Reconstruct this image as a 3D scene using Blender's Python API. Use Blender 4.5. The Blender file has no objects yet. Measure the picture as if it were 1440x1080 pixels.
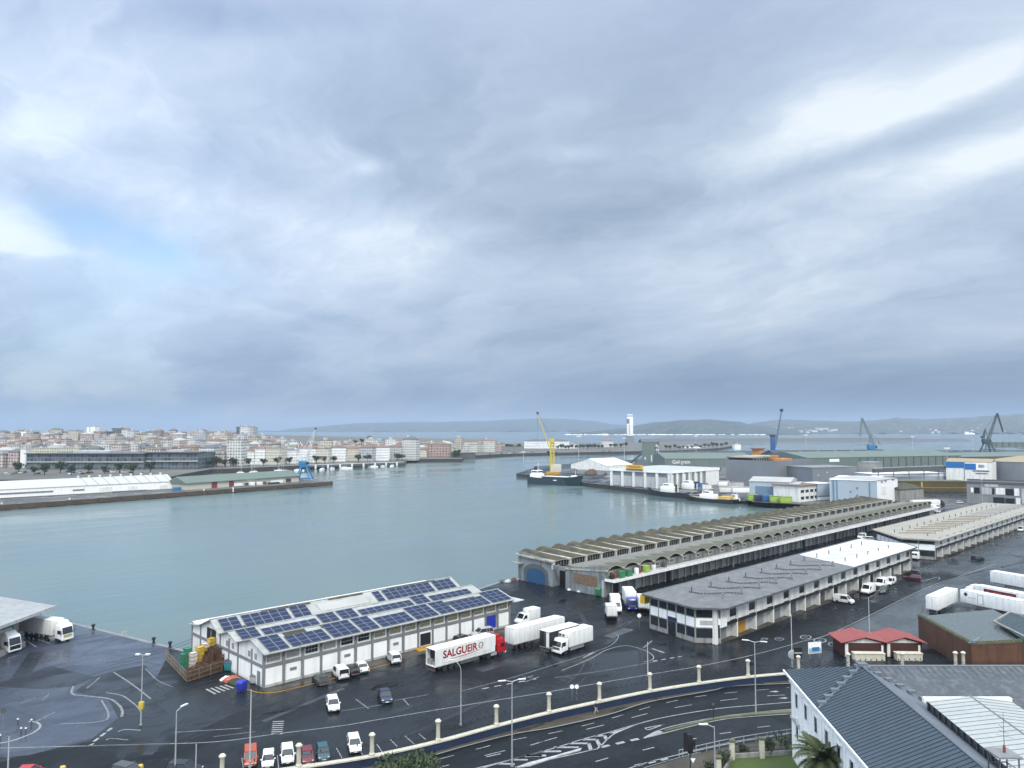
import bpy, bmesh, math, random
from mathutils import Vector, Matrix
R = math.radians
rnd = random.Random(11)
sc = bpy.context.scene
COL = sc.collection

# ------------------------------------------------------------------ camera
# world axes: +X runs along the quays and market halls, +Y towards the water; z = 0 is the quay
CAM_H, FPX, YAW = 41.0, 1067.0, R(-44.5)
TILT = math.atan(63.0 / FPX)
cd = bpy.data.cameras.new('camera')
cam = bpy.data.objects.new('camera', cd)
COL.objects.link(cam)
cam.location = (0, 0, CAM_H)
cam.rotation_euler = (R(90) + TILT, 0, YAW)
cd.sensor_width = 36
cd.lens = FPX / 1440 * 36
cd.clip_start, cd.clip_end = 0.5, 60000
sc.camera = cam
CS, SN = math.cos(YAW), math.sin(YAW)

def cf(x, y, z=0.0):
    "camera-heading frame (x right, y ahead, metres) to world"
    return Vector((x * CS - y * SN, x * SN + y * CS, z))

def at(px, py, z=0.0):
    "the point at height z seen at photo pixel px, py"
    x, y = (px - 720) / FPX, (540 - py) / FPX
    d = (x, math.cos(TILT) - y * math.sin(TILT), math.sin(TILT) + y * math.cos(TILT))
    s = (z - CAM_H) / d[2]
    return cf(d[0] * s, d[1] * s, z)

def far(px, depth, z=0.0):
    return cf((px - 720) / FPX * depth, depth, z)

# ------------------------------------------------------------------ sky, sun, exposure
sc.view_settings.view_transform = 'Standard'
sc.view_settings.look = 'None'
sc.view_settings.exposure = 0.35
sc.view_settings.gamma = 1
SUN_EL, SUN_AZ = R(46), R(14)           # azimuth measured from camera heading, behind and right
w = bpy.data.worlds.new('World')
sc.world = w
w.use_nodes = True

class NT:
    "tiny node-tree helper"
    def __init__(s, tree):
        s.t = tree
        s.n, s.l = tree.nodes, tree.links
    def new(s, kind, **kw):
        n = s.n.new(kind)
        for k, v in kw.items():
            setattr(n, k, v)
        return n
    def put(s, sock, v):
        if hasattr(v, 'is_output'):
            s.l.new(v, sock)
        elif v is not None:
            if isinstance(v, (tuple, list)) and len(v) == 3 and sock.type == 'RGBA':
                v = (*v, 1)
            sock.default_value = v
    def math(s, op, a, b=None, c=None, clamp=False):
        n = s.new('ShaderNodeMath', operation=op, use_clamp=clamp)
        for i, v in enumerate((a, b, c)):
            if v is not None:
                s.put(n.inputs[i], v)
        return n.outputs[0]
    def mix(s, f, a, b, blend='MIX'):
        n = s.new('ShaderNodeMix', data_type='RGBA', blend_type=blend)
        n.clamp_factor = True
        s.put(n.inputs[0], f); s.put(n.inputs[6], a); s.put(n.inputs[7], b)
        return n.outputs[2]
    def noise(s, vec, scale, detail=3, rough=.55, dist=0.0):
        n = s.new('ShaderNodeTexNoise')
        s.put(n.inputs['Vector'], vec)
        n.inputs['Scale'].default_value = scale
        n.inputs['Detail'].default_value = detail
        n.inputs['Roughness'].default_value = rough
        n.inputs['Distortion'].default_value = dist
        return n.outputs['Fac']
    def rng(s, v, a, b, c=0.0, d=1.0, smooth=True):
        n = s.new('ShaderNodeMapRange', interpolation_type='SMOOTHSTEP' if smooth else 'LINEAR')
        n.clamp = True
        for i, x in enumerate((v, a, b, c, d)):
            s.put(n.inputs[i], x)
        return n.outputs[0]
    def comb(s, x, y, z):
        n = s.new('ShaderNodeCombineXYZ')
        for i, v in enumerate((x, y, z)):
            s.put(n.inputs[i], v)
        return n.outputs[0]
    def sep(s, v):
        n = s.new('ShaderNodeSeparateXYZ')
        s.l.new(v, n.inputs[0])
        return n.outputs
    def mapping(s, v, loc=(0, 0, 0), rot=(0, 0, 0), sc=(1, 1, 1)):
        n = s.new('ShaderNodeMapping')
        s.l.new(v, n.inputs[0])
        n.inputs[1].default_value, n.inputs[2].default_value, n.inputs[3].default_value = loc, rot, sc
        return n.outputs[0]

def build_world():
    t = NT(w.node_tree)
    w.node_tree.nodes.clear()
    out = t.new('ShaderNodeOutputWorld')
    tc = t.new('ShaderNodeTexCoord')
    d = t.mapping(tc.outputs['Generated'], rot=(0, 0, -YAW))
    x, y, z = t.sep(d)
    zc = t.math('MAXIMUM', z, 0.0)
    den = t.math('ADD', zc, 0.26)
    p = t.comb(t.math('DIVIDE', x, den), t.math('DIVIDE', y, den), 0.0)      # where the ray meets a flat cloud deck
    pr = t.mapping(p, rot=(0, 0, R(52)))
    wob = t.noise(t.mapping(pr, sc=(.8, .8, 1)), 1.0, 6, .6)
    pw = t.comb(t.math('ADD', t.sep(pr)[0], wob), t.math('ADD', t.sep(pr)[1], t.math('MULTIPLY', wob, .9)), 0.0)
    big = t.noise(t.mapping(pw, loc=(3.1, 1.7, 0), sc=(1.0, 1.5, 1)), 1.0, 10, .56, .1)
    fine = t.noise(t.mapping(pw, loc=(7, 2, 0), sc=(2.0, 3.4, 1)), 2.4, 10, .64, .1)
    soft = t.math('ADD', .17, t.noise(t.mapping(p, loc=(1.2, 5, 0), sc=(.6, .6, 1)), 1.0, 4, .5))
    v = t.math('ADD', t.math('MULTIPLY', big, .62), t.math('ADD', t.math('MULTIPLY', fine, .20), t.math('MULTIPLY', soft, .25)))
    # azimuth / elevation features of this morning's sky
    az = t.math('DIVIDE', x, t.math('MAXIMUM', y, 0.05))
    el = t.math('DIVIDE', z, t.math('MAXIMUM', y, 0.05))
    ahead = t.rng(y, .1, .3)
    def blob(a0, e0, sa, se, rot=0.0):
        da, de = t.math('SUBTRACT', az, a0), t.math('SUBTRACT', el, e0)
        c, s_ = math.cos(rot), math.sin(rot)
        u = t.math('ADD', t.math('MULTIPLY', da, c), t.math('MULTIPLY', de, s_))
        q = t.math('SUBTRACT', t.math('MULTIPLY', de, c), t.math('MULTIPLY', da, s_))
        u, q = t.math('DIVIDE', u, sa), t.math('DIVIDE', q, se)
        r = t.math('ADD', t.math('MULTIPLY', u, u), t.math('MULTIPLY', q, q))
        return t.math('MULTIPLY', t.math('EXPONENT', t.math('MULTIPLY', r, -1.0)), ahead)
    def P(px, py):
        return (px - 720) / FPX, (603 - py) / FPX
    for (px, py, sa, se, rot, amp) in (
            (1195, 145, .13, .05, .35, .20), (1400, 85, .12, .03, .45, .18), (1400, 215, .15, .028, .32, .14), (1010, 300, .16, .022, .32, .08),
            (880, 310, .16, .05, .35, -.08), (770, 300, .14, .03, -.1, -.06), (1230, 205, .28, .02, .36, -.11), (1230, 40, .30, .07, 0, -.05),
            (20, 315, .06, .03, -.5, .22), (20, 343, .07, .008, -.1, .20), (450, 215, .12, .045, -.5, .10), (515, 228, .02, .012, 0, .12),
            (560, 345, .18, .05, 0, .08), (330, 290, .2, .03, -.2, .07), (180, 200, .10, .02, 0, -.05), (120, 60, .35, .10, 0, .05), (60, 180, .18, .05, .1, .05), (620, 500, .18, .02, .05, .05),
            (800, 208, .05, .012, 0, .08), (800, 560, .7, .02, 0, -.08), (100, 415, .12, .02, 0, -.06), (200, 90, .3, .08, 0, .03),
            (1050, 420, .35, .05, .25, .06)):
        a0, e0 = P(px, py)
        v = t.math('ADD', v, t.math('MULTIPLY', blob(a0, e0, sa, se, rot), amp))
    ramp = t.new('ShaderNodeValToRGB')
    t.l.new(v, ramp.inputs[0])
    e = ramp.color_ramp.elements
    e[0].position, e[0].color = .31, (.215, .285, .385, 1)
    e[1].position, e[1].color = .74, (.74, .80, .84, 1)
    for pos, c in ((.43, (.295, .375, .485)), (.50, (.36, .445, .555)), (.57, (.44, .53, .64)), (.65, (.55, .635, .725))):
        k = e.new(pos); k.color = (*c, 1)
    cl = ramp.outputs[0]
    lt = t.math('SUBTRACT', 1.0, t.rng(x, -.62, .12))
    cl = t.mix(t.math('MULTIPLY', lt, .8), cl, t.mix(1.0, cl, (1.02, 1.07, 1.17), 'MULTIPLY'))
    # low air near the horizon is greyer blue
    low = t.math('SUBTRACT', 1.0, t.rng(z, 0.0, .22))
    cl = t.mix(t.math('MULTIPLY', low, .62), cl, (.19, .268, .375))
    cl = t.mix(t.math('MULTIPLY', t.rng(z, .32, .52), .35), cl, (.42, .50, .69))
    # overcast is brightest overhead; unseen sky gets added brightness and warmth for the walls
    unseen_boost = t.math('MULTIPLY', t.rng(z, .50, .92, 1.0, 3.6), t.math('MULTIPLY', t.rng(y, -.5, .15, 2.0, 1.0), t.math('MULTIPLY', t.rng(x, -.60, -.88, 1.0, 2.1), t.rng(x, .62, .9, 1.0, 1.5))))
    cl = t.mix(t.rng(z, .52, .85), cl, t.mix(1.0, cl, (1.10, 1.0, .84), 'MULTIPLY'))
    cl = t.mix(t.rng(y, .1, -.4), cl, t.mix(1.0, cl, (1.08, 1.0, .88), 'MULTIPLY'))
    bg = t.new('ShaderNodeBackground')
    slate = blob(*P(1350, 548), .50, .050, 0)
    cl = t.mix(t.math('MULTIPLY', slate, .52), cl, (.095, .150, .235))
    cl = t.mix(1.0, cl, (.93, .94, .965), 'MULTIPLY')
    t.l.new(cl, bg.inputs[0]); t.l.new(unseen_boost, bg.inputs[1])
    sky = t.new('ShaderNodeTexSky', sky_type='NISHITA')
    sky.sun_disc = False
    sky.sun_elevation = SUN_EL
    sky.sun_rotation = SUN_ROT
    bs = t.new('ShaderNodeBackground')
    t.l.new(sky.outputs[0], bs.inputs[0]); bs.inputs[1].default_value = .14
    # gaps where clear sky shows
    g1 = blob(*P(165, 333), .17, .030, -.38)
    g2 = blob(*P(360, 10), .14, .03, 0)
    gn = t.rng(t.noise(t.mapping(pw, loc=(2, 9, 0), sc=(.5, 1.6, 1)), 1.1, 6), .40, .62)
    gap = t.math('ADD', t.math('MULTIPLY', g1, .95), t.math('MULTIPLY', g2, .9))
    gap = t.math('ADD', gap, t.math('MULTIPLY', t.rng(x, -.45, -.05, .26, .0), gn), clamp=True)
    gap = t.math('MULTIPLY', gap, t.math('ADD', .25, t.math('MULTIPLY', gn, .75)))
    ms = t.new('ShaderNodeMixShader')
    t.l.new(gap, ms.inputs[0]); t.l.new(bg.outputs[0], ms.inputs[1]); t.l.new(bs.outputs[0], ms.inputs[2])
    t.l.new(ms.outputs[0], out.inputs[0])

sun_dir = cf(math.sin(SUN_AZ), -math.cos(SUN_AZ), 0) * math.cos(SUN_EL) + Vector((0, 0, math.sin(SUN_EL)))   # towards the sun
SUN_ROT = math.atan2(sun_dir.x, sun_dir.y)
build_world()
sl = bpy.data.lights.new('sun', 'SUN')
sl.energy, sl.angle, sl.color = 1.5, R(16), (1, .95, .86)
so = bpy.data.objects.new('sun', sl)
COL.objects.link(so)
so.rotation_euler = sun_dir.to_track_quat('Z', 'Y').to_euler()

# ------------------------------------------------------------------ materials
MATS = {}
def new_mat(name):
    m = bpy.data.materials.new(name)
    m.use_nodes = True
    t = NT(m.node_tree)
    b = m.node_tree.nodes['Principled BSDF']
    MATS[name] = m
    return m, t, b

def mat(name, col, rough=.6, metal=0.0, var=.22, scale=.35, dirt=None, dirt_amt=.0, spec=.5, bump=0.0, bump_scale=4.0, streak=False):
    if name in MATS:
        return MATS[name]
    m, t, b = new_mat(name)
    tc = t.new('ShaderNodeTexCoord')
    o = tc.outputs['Object']
    n1 = t.noise(o, scale, 5, .6)
    n2 = t.noise(o, scale * 9, 4, .6)
    f = t.math('ADD', t.math('MULTIPLY', n1, .65), t.math('MULTIPLY', n2, .35))
    k = t.rng(f, .3, .7, 1 - var, 1 + var * .6, False)
    kk = t.comb(k, k, k)
    c = t.mix(1.0, col, kk, 'MULTIPLY')
    if dirt is not None:
        vec = t.mapping(o, sc=(1, 1, .15)) if streak else o
        d = t.noise(vec, scale * 3.1, 6, .65, .4)
        c = t.mix(t.math('MULTIPLY', t.rng(d, .46, .66), dirt_amt), c, dirt)
    t.put(b.inputs['Base Color'], c)
    b.inputs['Metallic'].default_value = metal
    t.put(b.inputs['Roughness'], t.rng(n2, .3, .7, max(.03, rough - .1), min(1, rough + .1), False))
    b.inputs['Specular IOR Level'].default_value = spec
    if bump:
        bn = t.new('ShaderNodeBump')
        bn.inputs['Strength'].default_value = bump
        bn.inputs['Distance'].default_value = .05
        t.l.new(t.noise(o, bump_scale, 4), bn.inputs['Height'])
        t.l.new(bn.outputs[0], b.inputs['Normal'])
    return m

def window_mat(name, wall, glass=(.035, .045, .055), pu=2.6, pv=3.0, fu=.45, fv=.5, frame=None, var=.2):
    "facade with a grid of windows, in metres along the wall (UV)"
    if name in MATS:
        return MATS[name]
    m, t, b = new_mat(name)
    uv = t.new('ShaderNodeUVMap')
    u, v, _ = t.sep(uv.outputs[0])
    a = t.math('FRACT', t.math('DIVIDE', u, pu))
    c = t.math('FRACT', t.math('DIVIDE', v, pv))
    ia = t.math('FLOOR', t.math('DIVIDE', u, pu)); ic = t.math('FLOOR', t.math('DIVIDE', v, pv))
    def band(x, f):
        return t.math('MULTIPLY', t.math('GREATER_THAN', x, .5 - f / 2), t.math('LESS_THAN', x, .5 + f / 2))
    win = t.math('MULTIPLY', band(a, fu), band(c, fv))
    wn = t.new('ShaderNodeTexWhiteNoise', noise_dimensions='3D')
    t.l.new(t.comb(ia, ic, 0.0), wn.inputs['Vector'])
    tc = t.new('ShaderNodeTexCoord')
    n = t.noise(tc.outputs['Object'], .25, 4)
    k = t.rng(n, .3, .7, 1 - var, 1 + var * .5, False)
    wc = t.mix(1.0, wall, t.comb(k, k, k), 'MULTIPLY')
    gc = t.mix(t.math('MULTIPLY', wn.outputs['Value'], .6), glass, tuple(x * .55 + .12 for x in wall))
    t.put(b.inputs['Base Color'], t.mix(win, wc, gc))
    t.put(b.inputs['Roughness'], t.math('SUBTRACT', .75, t.math('MULTIPLY', win, .5)))
    return m

def wet_mat(name, base, alt, r0=.12, r1=.55, scale=.03, puddle=1.0, bias=.5, spec=.15):
    "wet asphalt or concrete: damp gloss in large soft patches, puddles, tar seams, worn tracks"
    m, t, b = new_mat(name)
    tc = t.new('ShaderNodeTexCoord')
    o = tc.outputs['Object']
    big = t.noise(o, scale, 5, .55, .6)
    trk = t.noise(t.mapping(o, sc=(.05, .7, 1)), .6, 5, .6)
    fine = t.noise(o, 2.3, 4, .65)
    grit = t.noise(o, 14, 3, .7)
    f = t.math('ADD', t.math('MULTIPLY', big, .55), t.math('ADD', t.math('MULTIPLY', trk, .3), t.math('MULTIPLY', fine, .15)))
    c = t.mix(t.rng(f, bias - .14, bias + .14), base, alt)
    k = t.rng(grit, .25, .75, .72, 1.25, False)
    c = t.mix(1.0, c, t.comb(k, k, k), 'MULTIPLY')
    spots = t.rng(t.noise(o, .55, 5, .7, 1.2), .66, .74)
    c = t.mix(t.math('MULTIPLY', spots, .5), c, tuple(x * .35 for x in base))
    pud = t.math('MULTIPLY', t.rng(t.noise(t.mapping(o, rot=(0, 0, R(20)), sc=(.5, 1.0, 1)), .16, 7, .62, .6), .585, .60), puddle)
    c = t.mix(t.math('MULTIPLY', pud, .6), c, tuple(x * .45 for x in base))
    t.put(b.inputs['Base Color'], c)
    wet = t.noise(t.mapping(o, loc=(31, 7, 0), sc=(.6, 1.0, 1)), scale * 2.4, 6, .62, .8)
    r = t.rng(wet, .42, .62, r0, r1)
    r = t.math('ADD', r, t.math('MULTIPLY', fine, .10))
    r = t.math('ADD', t.math('MULTIPLY', r, t.math('SUBTRACT', 1.0, pud)), t.math('MULTIPLY', pud, .05))
    t.put(b.inputs['Roughness'], r)
    b.inputs['Specular IOR Level'].default_value = spec
    bn = t.new('ShaderNodeBump')
    bn.inputs['Strength'].default_value = .22
    bn.inputs['Distance'].default_value = .03
    t.l.new(t.math('ADD', grit, t.math('MULTIPLY', fine, 1.5)), bn.inputs['Height'])
    t.l.new(bn.outputs[0], b.inputs['Normal'])
    return m

def water_mat():
    m, t, b = new_mat('harbour_water')
    tc = t.new('ShaderNodeTexCoord')
    o = tc.outputs['Object']
    slick = t.noise(t.mapping(o, rot=(0, 0, R(20)), sc=(.004, .016, 1)), 1.0, 5, .6, .8)
    t.put(b.inputs['Base Color'], t.mix(t.rng(slick, .35, .68), (.072, .118, .119), (.108, .152, .152)))
    t.put(b.inputs['Roughness'], t.rng(slick, .38, .60, .07, .26))
    b.inputs['IOR'].default_value = 1.33
    a = t.noise(t.mapping(o, rot=(0, 0, R(35)), sc=(.35, 1.1, 1)), .9, 5, .6, .3)
    c = t.noise(t.mapping(o, rot=(0, 0, R(60)), sc=(.05, .14, 1)), 1.0, 4, .55, .4)
    h = t.math('ADD', t.math('MULTIPLY', a, .5), t.math('MULTIPLY', c, 1.6))
    bn = t.new('ShaderNodeBump')
    t.put(bn.inputs['Strength'], t.rng(slick, .36, .60, .12, .45))
    bn.inputs['Distance'].default_value = .32
    t.l.new(h, bn.inputs['Height'])
    t.l.new(bn.outputs[0], b.inputs['Normal'])
    return m

# ------------------------------------------------------------------ mesh helper
class MB:
    def __init__(s):
        s.v, s.f, s.m = [], [], []
    def poly(s, pts, m=0):
        n = len(s.v)
        s.v += [tuple(p) for p in pts]
        s.f.append(tuple(range(n, n + len(pts)))); s.m.append(m)
        return s
    def mesh(s, vs, fs, m=0):
        n = len(s.v)
        s.v += [tuple(p) for p in vs]
        for f in fs:
            s.f.append(tuple(i + n for i in f)); s.m.append(m)
        return s
    def box(s, x0, x1, y0, y1, z0, z1, m=0, top=None):
        vs = [(x0, y0, z0), (x1, y0, z0), (x1, y1, z0), (x0, y1, z0), (x0, y0, z1), (x1, y0, z1), (x1, y1, z1), (x0, y1, z1)]
        s.mesh(vs, [(0, 3, 2, 1), (0, 1, 5, 4), (1, 2, 6, 5), (2, 3, 7, 6), (3, 0, 4, 7)], m)
        s.mesh(vs[4:], [(0, 1, 2, 3)], m if top is None else top)
        return s
    def prism(s, pts, z0, z1, m=0, top=None):
        n = len(pts)
        if sum(pts[i][0] * pts[(i + 1) % n][1] - pts[(i + 1) % n][0] * pts[i][1] for i in range(n)) < 0:
            pts = pts[::-1]
        vs = [(p[0], p[1], z0) for p in pts] + [(p[0], p[1], z1) for p in pts]
        s.mesh(vs, [(i, (i + 1) % n, n + (i + 1) % n, n + i) for i in range(n)], m)
        s.mesh(vs[n:], [tuple(range(n))], m if top is None else top)
        s.mesh(vs[:n], [tuple(reversed(range(n)))], m)
        return s
    def extr(s, prof, y0, y1, m=0, cap=True):
        "profile in x,z (counter-clockwise seen from -y) pushed along y"
        n = len(prof)
        vs = [(p[0], y0, p[1]) for p in prof] + [(p[0], y1, p[1]) for p in prof]
        s.mesh(vs, [(i, (i + 1) % n, n + (i + 1) % n, n + i) for i in range(n)], m)
        if cap:
            s.mesh(vs, [tuple(reversed(range(n))), tuple(range(n, 2 * n))][::1], m)
        return s
    def bar(s, a, b, r, n=6, r2=None, m=0):
        a, b = Vector(a), Vector(b)
        d = (b - a)
        if d.length < 1e-6:
            return s
        d.normalize()
        x = d.orthogonal().normalized(); y = d.cross(x)
        r2 = r if r2 is None else r2
        vs = []
        for c, rr in ((a, r), (b, r2)):
            for i in range(n):
                t = 2 * math.pi * i / n
                vs.append(c + x * (rr * math.cos(t)) + y * (rr * math.sin(t)))
        s.mesh(vs, [(i, (i + 1) % n, n + (i + 1) % n, n + i) for i in range(n)] + [tuple(reversed(range(n))), tuple(range(n, 2 * n))], m)
        return s
    def line(s, pts, r, n=6, m=0):
        for a, b in zip(pts, pts[1:]):
            s.bar(a, b, r, n, m=m)
        return s
    def lathe(s, prof, n=12, c=(0, 0, 0), m=0, axis='z'):
        vs = []
        for r, z in prof:
            for i in range(n):
                t = 2 * math.pi * i / n
                p = (r * math.cos(t), r * math.sin(t), z)
                if axis == 'y':
                    p = (p[0], p[2], p[1])
                vs.append((p[0] + c[0], p[1] + c[1], p[2] + c[2]))
        k = len(prof)
        fs = [(j * n + i, j * n + (i + 1) % n, (j + 1) * n + (i + 1) % n, (j + 1) * n + i) for j in range(k - 1) for i in range(n)]
        fs += [tuple(reversed(range(n))), tuple(range((k - 1) * n, k * n))]
        s.mesh(vs, fs, m)
        return s
    def xf(s, start, M):
        for i in range(start, len(s.v)):
            s.v[i] = tuple(M @ Vector(s.v[i]))
        return s
    def build(s, name, mats, parent=None, loc=None, rz=0.0, bevel=0.0, smooth=False, fix=True):
        if not isinstance(mats, (list, tuple)):
            mats = [mats]
        me = bpy.data.meshes.new(name)
        me.from_pydata(s.v, [], s.f)
        for mm in mats:
            me.materials.append(MATS[mm] if isinstance(mm, str) else mm)
        me.polygons.foreach_set('material_index', s.m)
        bm = bmesh.new(); bm.from_mesh(me)
        if bevel:
            bmesh.ops.remove_doubles(bm, verts=bm.verts, dist=1e-4)
            bmesh.ops.recalc_face_normals(bm, faces=bm.faces)
            es = [e for e in bm.edges if len(e.link_faces) == 2 and e.calc_face_angle(0) > R(22)]
            bmesh.ops.bevel(bm, geom=es, offset=bevel, segments=2, affect='EDGES', profile=.6, clamp_overlap=True)
        elif fix:
            bmesh.ops.recalc_face_normals(bm, faces=bm.faces)
        big = [f for f in bm.faces if len(f.verts) > 4]
        if big:
            bmesh.ops.triangulate(bm, faces=big)
        uvl = bm.loops.layers.uv.new('UVMap')
        for f in bm.faces:
            nn = f.normal
            if abs(nn.z) > .75:
                for l in f.loops:
                    l[uvl].uv = (l.vert.co.x, l.vert.co.y)
            else:
                tx = Vector((-nn.y, nn.x, 0))
                tx = tx.normalized() if tx.length > 1e-6 else Vector((1, 0, 0))
                for l in f.loops:
                    l[uvl].uv = (l.vert.co.dot(tx), l.vert.co.z)
        if smooth or bevel:
            for f in bm.faces:
                f.smooth = True
        bm.to_mesh(me); bm.free()
        if smooth or bevel:
            me.set_sharp_from_angle(angle=R(38))
        o = bpy.data.objects.new(name, me)
        COL.objects.link(o)
        if parent is not None:
            o.parent = parent
        if loc is not None:
            o.location = loc
        o.rotation_euler.z = rz
        return o

def tag(o, label=None, cat=None, group=None, kind=None):
    for k, v in (('label', label), ('category', cat), ('group', group), ('kind', kind)):
        if v:
            o[k] = v
    return o

def thing(name, label, cat, loc=(0, 0, 0), rz=0.0, group=None):
    o = bpy.data.objects.new(name, None)
    o.empty_display_size = .2
    COL.objects.link(o)
    o.location = loc
    o.rotation_euler.z = rz
    return tag(o, label, cat, group)

def kids(o):
    return [c for c in KIDS.get(o.name, ())]
KIDS = {}
def index_kids():
    KIDS.clear()
    for o in bpy.data.objects:
        if o.parent:
            KIDS.setdefault(o.parent.name, []).append(o)

def dup(o, loc, rz=0.0, label=None, cat=None, group=None, swap=None, parent=None):
    "a copy of a thing with copies of its parts and sub-parts; swap maps material name -> material name"
    c = o.copy()
    COL.objects.link(c)
    if swap and c.type == 'MESH' and any(s.material and s.material.name in swap for s in c.material_slots):
        key = (c.data.name, tuple(sorted(swap.items())))
        if key not in SWAPPED:
            me = c.data.copy()
            for i, mm in enumerate(me.materials):
                if mm.name in swap:
                    me.materials[i] = MATS[swap[mm.name]]
            SWAPPED[key] = me
        c.data = SWAPPED[key]
    if parent is not None:
        c.parent = parent
    else:
        c.location = loc
        c.rotation_euler.z = rz
        tag(c, label, cat, group)
    for ch in kids(o):
        dup(ch, None, swap=swap, parent=c)
    return c
SWAPPED = {}

def flat(name, pts, z, m):
    o = MB().poly([(p[0], p[1], z) for p in pts]).build(name, m)
    if o.data.polygons[0].normal.z < 0:
        o.data.flip_normals()
    return tag(o, kind='structure')

def stripe(mb, pts, width, z, dash=None, gap=0.0):
    "painted line along pts (world xy), optional dashes"
    P = [Vector((p[0], p[1])) for p in pts]
    segs = []
    if dash:
        on, left = True, dash
        cur = [P[0]]
        for a, b in zip(P, P[1:]):
            L = (b - a).length; s0 = 0.0
            while L - s0 > left:
                s0 += left
                q = a + (b - a) * (s0 / L)
                cur.append(q)
                if on:
                    segs.append(cur)
                cur = [q]
                on = not on
                left = dash if on else gap
            left -= L - s0
            cur.append(b)
        if on and len(cur) > 1:
            segs.append(cur)
    else:
        segs = [P]
    for sg in segs:
        n = len(sg)
        L, Rr = [], []
        for i in range(n):
            d = (sg[min(i + 1, n - 1)] - sg[max(i - 1, 0)])
            if d.length < 1e-6:
                d = Vector((1, 0))
            d.normalize()
            nn = Vector((-d.y, d.x)) * (width / 2)
            L.append(sg[i] + nn); Rr.append(sg[i] - nn)
        for i in range(n - 1):
            mb.poly([(*Rr[i], z), (*Rr[i + 1], z), (*L[i + 1], z), (*L[i], z)])

def curve_pts(pts, n=8):
    "Catmull-Rom through pts"
    P = [Vector((p[0], p[1])) for p in pts]
    out = []
    for i in range(len(P) - 1):
        p0, p1, p2, p3 = P[max(i - 1, 0)], P[i], P[i + 1], P[min(i + 2, len(P) - 1)]
        for k in range(n):
            t = k / n
            out.append(.5 * ((2 * p1) + (p2 - p0) * t + (2 * p0 - 5 * p1 + 4 * p2 - p3) * t * t + (3 * p1 - p0 - 3 * p2 + p3) * t ** 3))
    out.append(P[-1])
    return out

def px_line(*pp, z=0.0, n=6):
    return curve_pts([at(a, b, z) for a, b in pp], n)

def text(name, s, size, m, parent, loc, rot, bold=.0, extr=.004):
    cu = bpy.data.curves.new(name, 'FONT')
    cu.body, cu.size, cu.offset, cu.extrude = s, size, bold, extr
    cu.align_x, cu.align_y = 'CENTER', 'CENTER'
    cu.resolution_u = 3
    o = bpy.data.objects.new(name, cu)
    cu.materials.append(MATS[m])
    COL.objects.link(o)
    bpy.context.view_layer.update()
    me = bpy.data.meshes.new_from_object(o.evaluated_get(bpy.context.evaluated_depsgraph_get()))
    bpy.data.objects.remove(o)
    o = bpy.data.objects.new(name, me)
    COL.objects.link(o)
    o.parent = parent
    o.location = loc
    o.rotation_euler = rot
    return o
# ------------------------------------------------------------------ material library
wet_mat('wet_asphalt', (.006, .0075, .0095), (.015, .019, .0235), .16, .60, .028)
wet_mat('avenue_asphalt', (.008, .0105, .013), (.013, .0165, .020), .32, .65, .05, puddle=.4)
wet_mat('worn_apron', (.030, .038, .058), (.058, .072, .100), .16, .46, .045, spec=.22)
wet_mat('grey_yard', (.033, .041, .048), (.058, .069, .078), .18, .52, .04, spec=.20)
wet_mat('patch_asphalt', (.014, .017, .023), (.026, .030, .038), .20, .50, .08)
wet_mat('sidewalk_paving', (.050, .044, .036), (.085, .075, .060), .35, .65, .2)
wet_mat('far_ground', (0.0525, 0.0546, 0.0546), (.14, .14, .135), .4, .8, .02)
mat('quay_wall', (.052, .044, .037), .8, var=.5, scale=.25, dirt=(.020, .018, .016), dirt_amt=.8)
mat('road_paint', (.29, .30, .30), .5, var=.35, scale=.9, dirt=(.10, .105, .11), dirt_amt=.85)
mat('worn_paint', (.20, .21, .22), .5, var=.4, scale=.9, dirt=(.05, .055, .06), dirt_amt=.9)
mat('white_paint', (.80, .80, .79), .45, var=.10, scale=.2, dirt=(.40, .39, .36), dirt_amt=.35, streak=True)
mat('clean_white', (.83, .83, .82), .38, var=.05, scale=.3, dirt=(.52, .52, .50), dirt_amt=.25, streak=True)
mat('off_white', (.72, .715, .685), .6, var=.10, scale=.25, dirt=(.36, .35, .31), dirt_amt=.4, streak=True)
mat('light_grey', (.42, .43, .43), .6, var=.18, scale=.25, dirt=(.20, .20, .19), dirt_amt=.5, streak=True)
mat('mid_grey', (0.192, 0.2, 0.208), .6, var=.2, scale=.25, dirt=(.12, .12, .12), dirt_amt=.4, streak=True)
mat('dark_grey', (.085, .088, .092), .5, var=.25, scale=.4)
mat('black_rubber', (.018, .018, .019), .75, var=.2, scale=2)
mat('near_black', (.010, .010, .011), .6, var=.2)
mat('dark_glass', (.018, .024, .030), .08, var=.3, scale=.8, spec=.7)
mat('steel_post', (.45, .47, .48), .4, .4, var=.1)
mat('dark_iron', (.028, .030, .032), .5, .3, var=.2)
mat('roof_white', (0.324, 0.333, 0.3285), .5, var=.2, scale=.3, dirt=(.19, .20, .155), dirt_amt=.65)
mat('roof_moss', (0.04, 0.0352, 0.024), .85, var=.35, scale=.14, dirt=(.105, .10, .04), dirt_amt=.7, bump=.3, bump_scale=3)
mat('vault_grey', (.095, .097, .072), .8, var=.3, scale=.2, dirt=(.09, .10, .06), dirt_amt=.6)
mat('vault_rib', (.38, .36, .30), .8, var=.35, scale=.3, dirt=(.11, .11, .05), dirt_amt=.7)
mat('hall_concrete', (0.27, 0.2655, 0.2475), .8, var=.2, scale=.3, dirt=(.11, .11, .095), dirt_amt=.65, streak=True)
mat('hall_dark', (0.17, 0.1658, 0.1462), .8, var=.25, scale=.3, dirt=(.08, .08, .065), dirt_amt=.7, streak=True)
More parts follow.
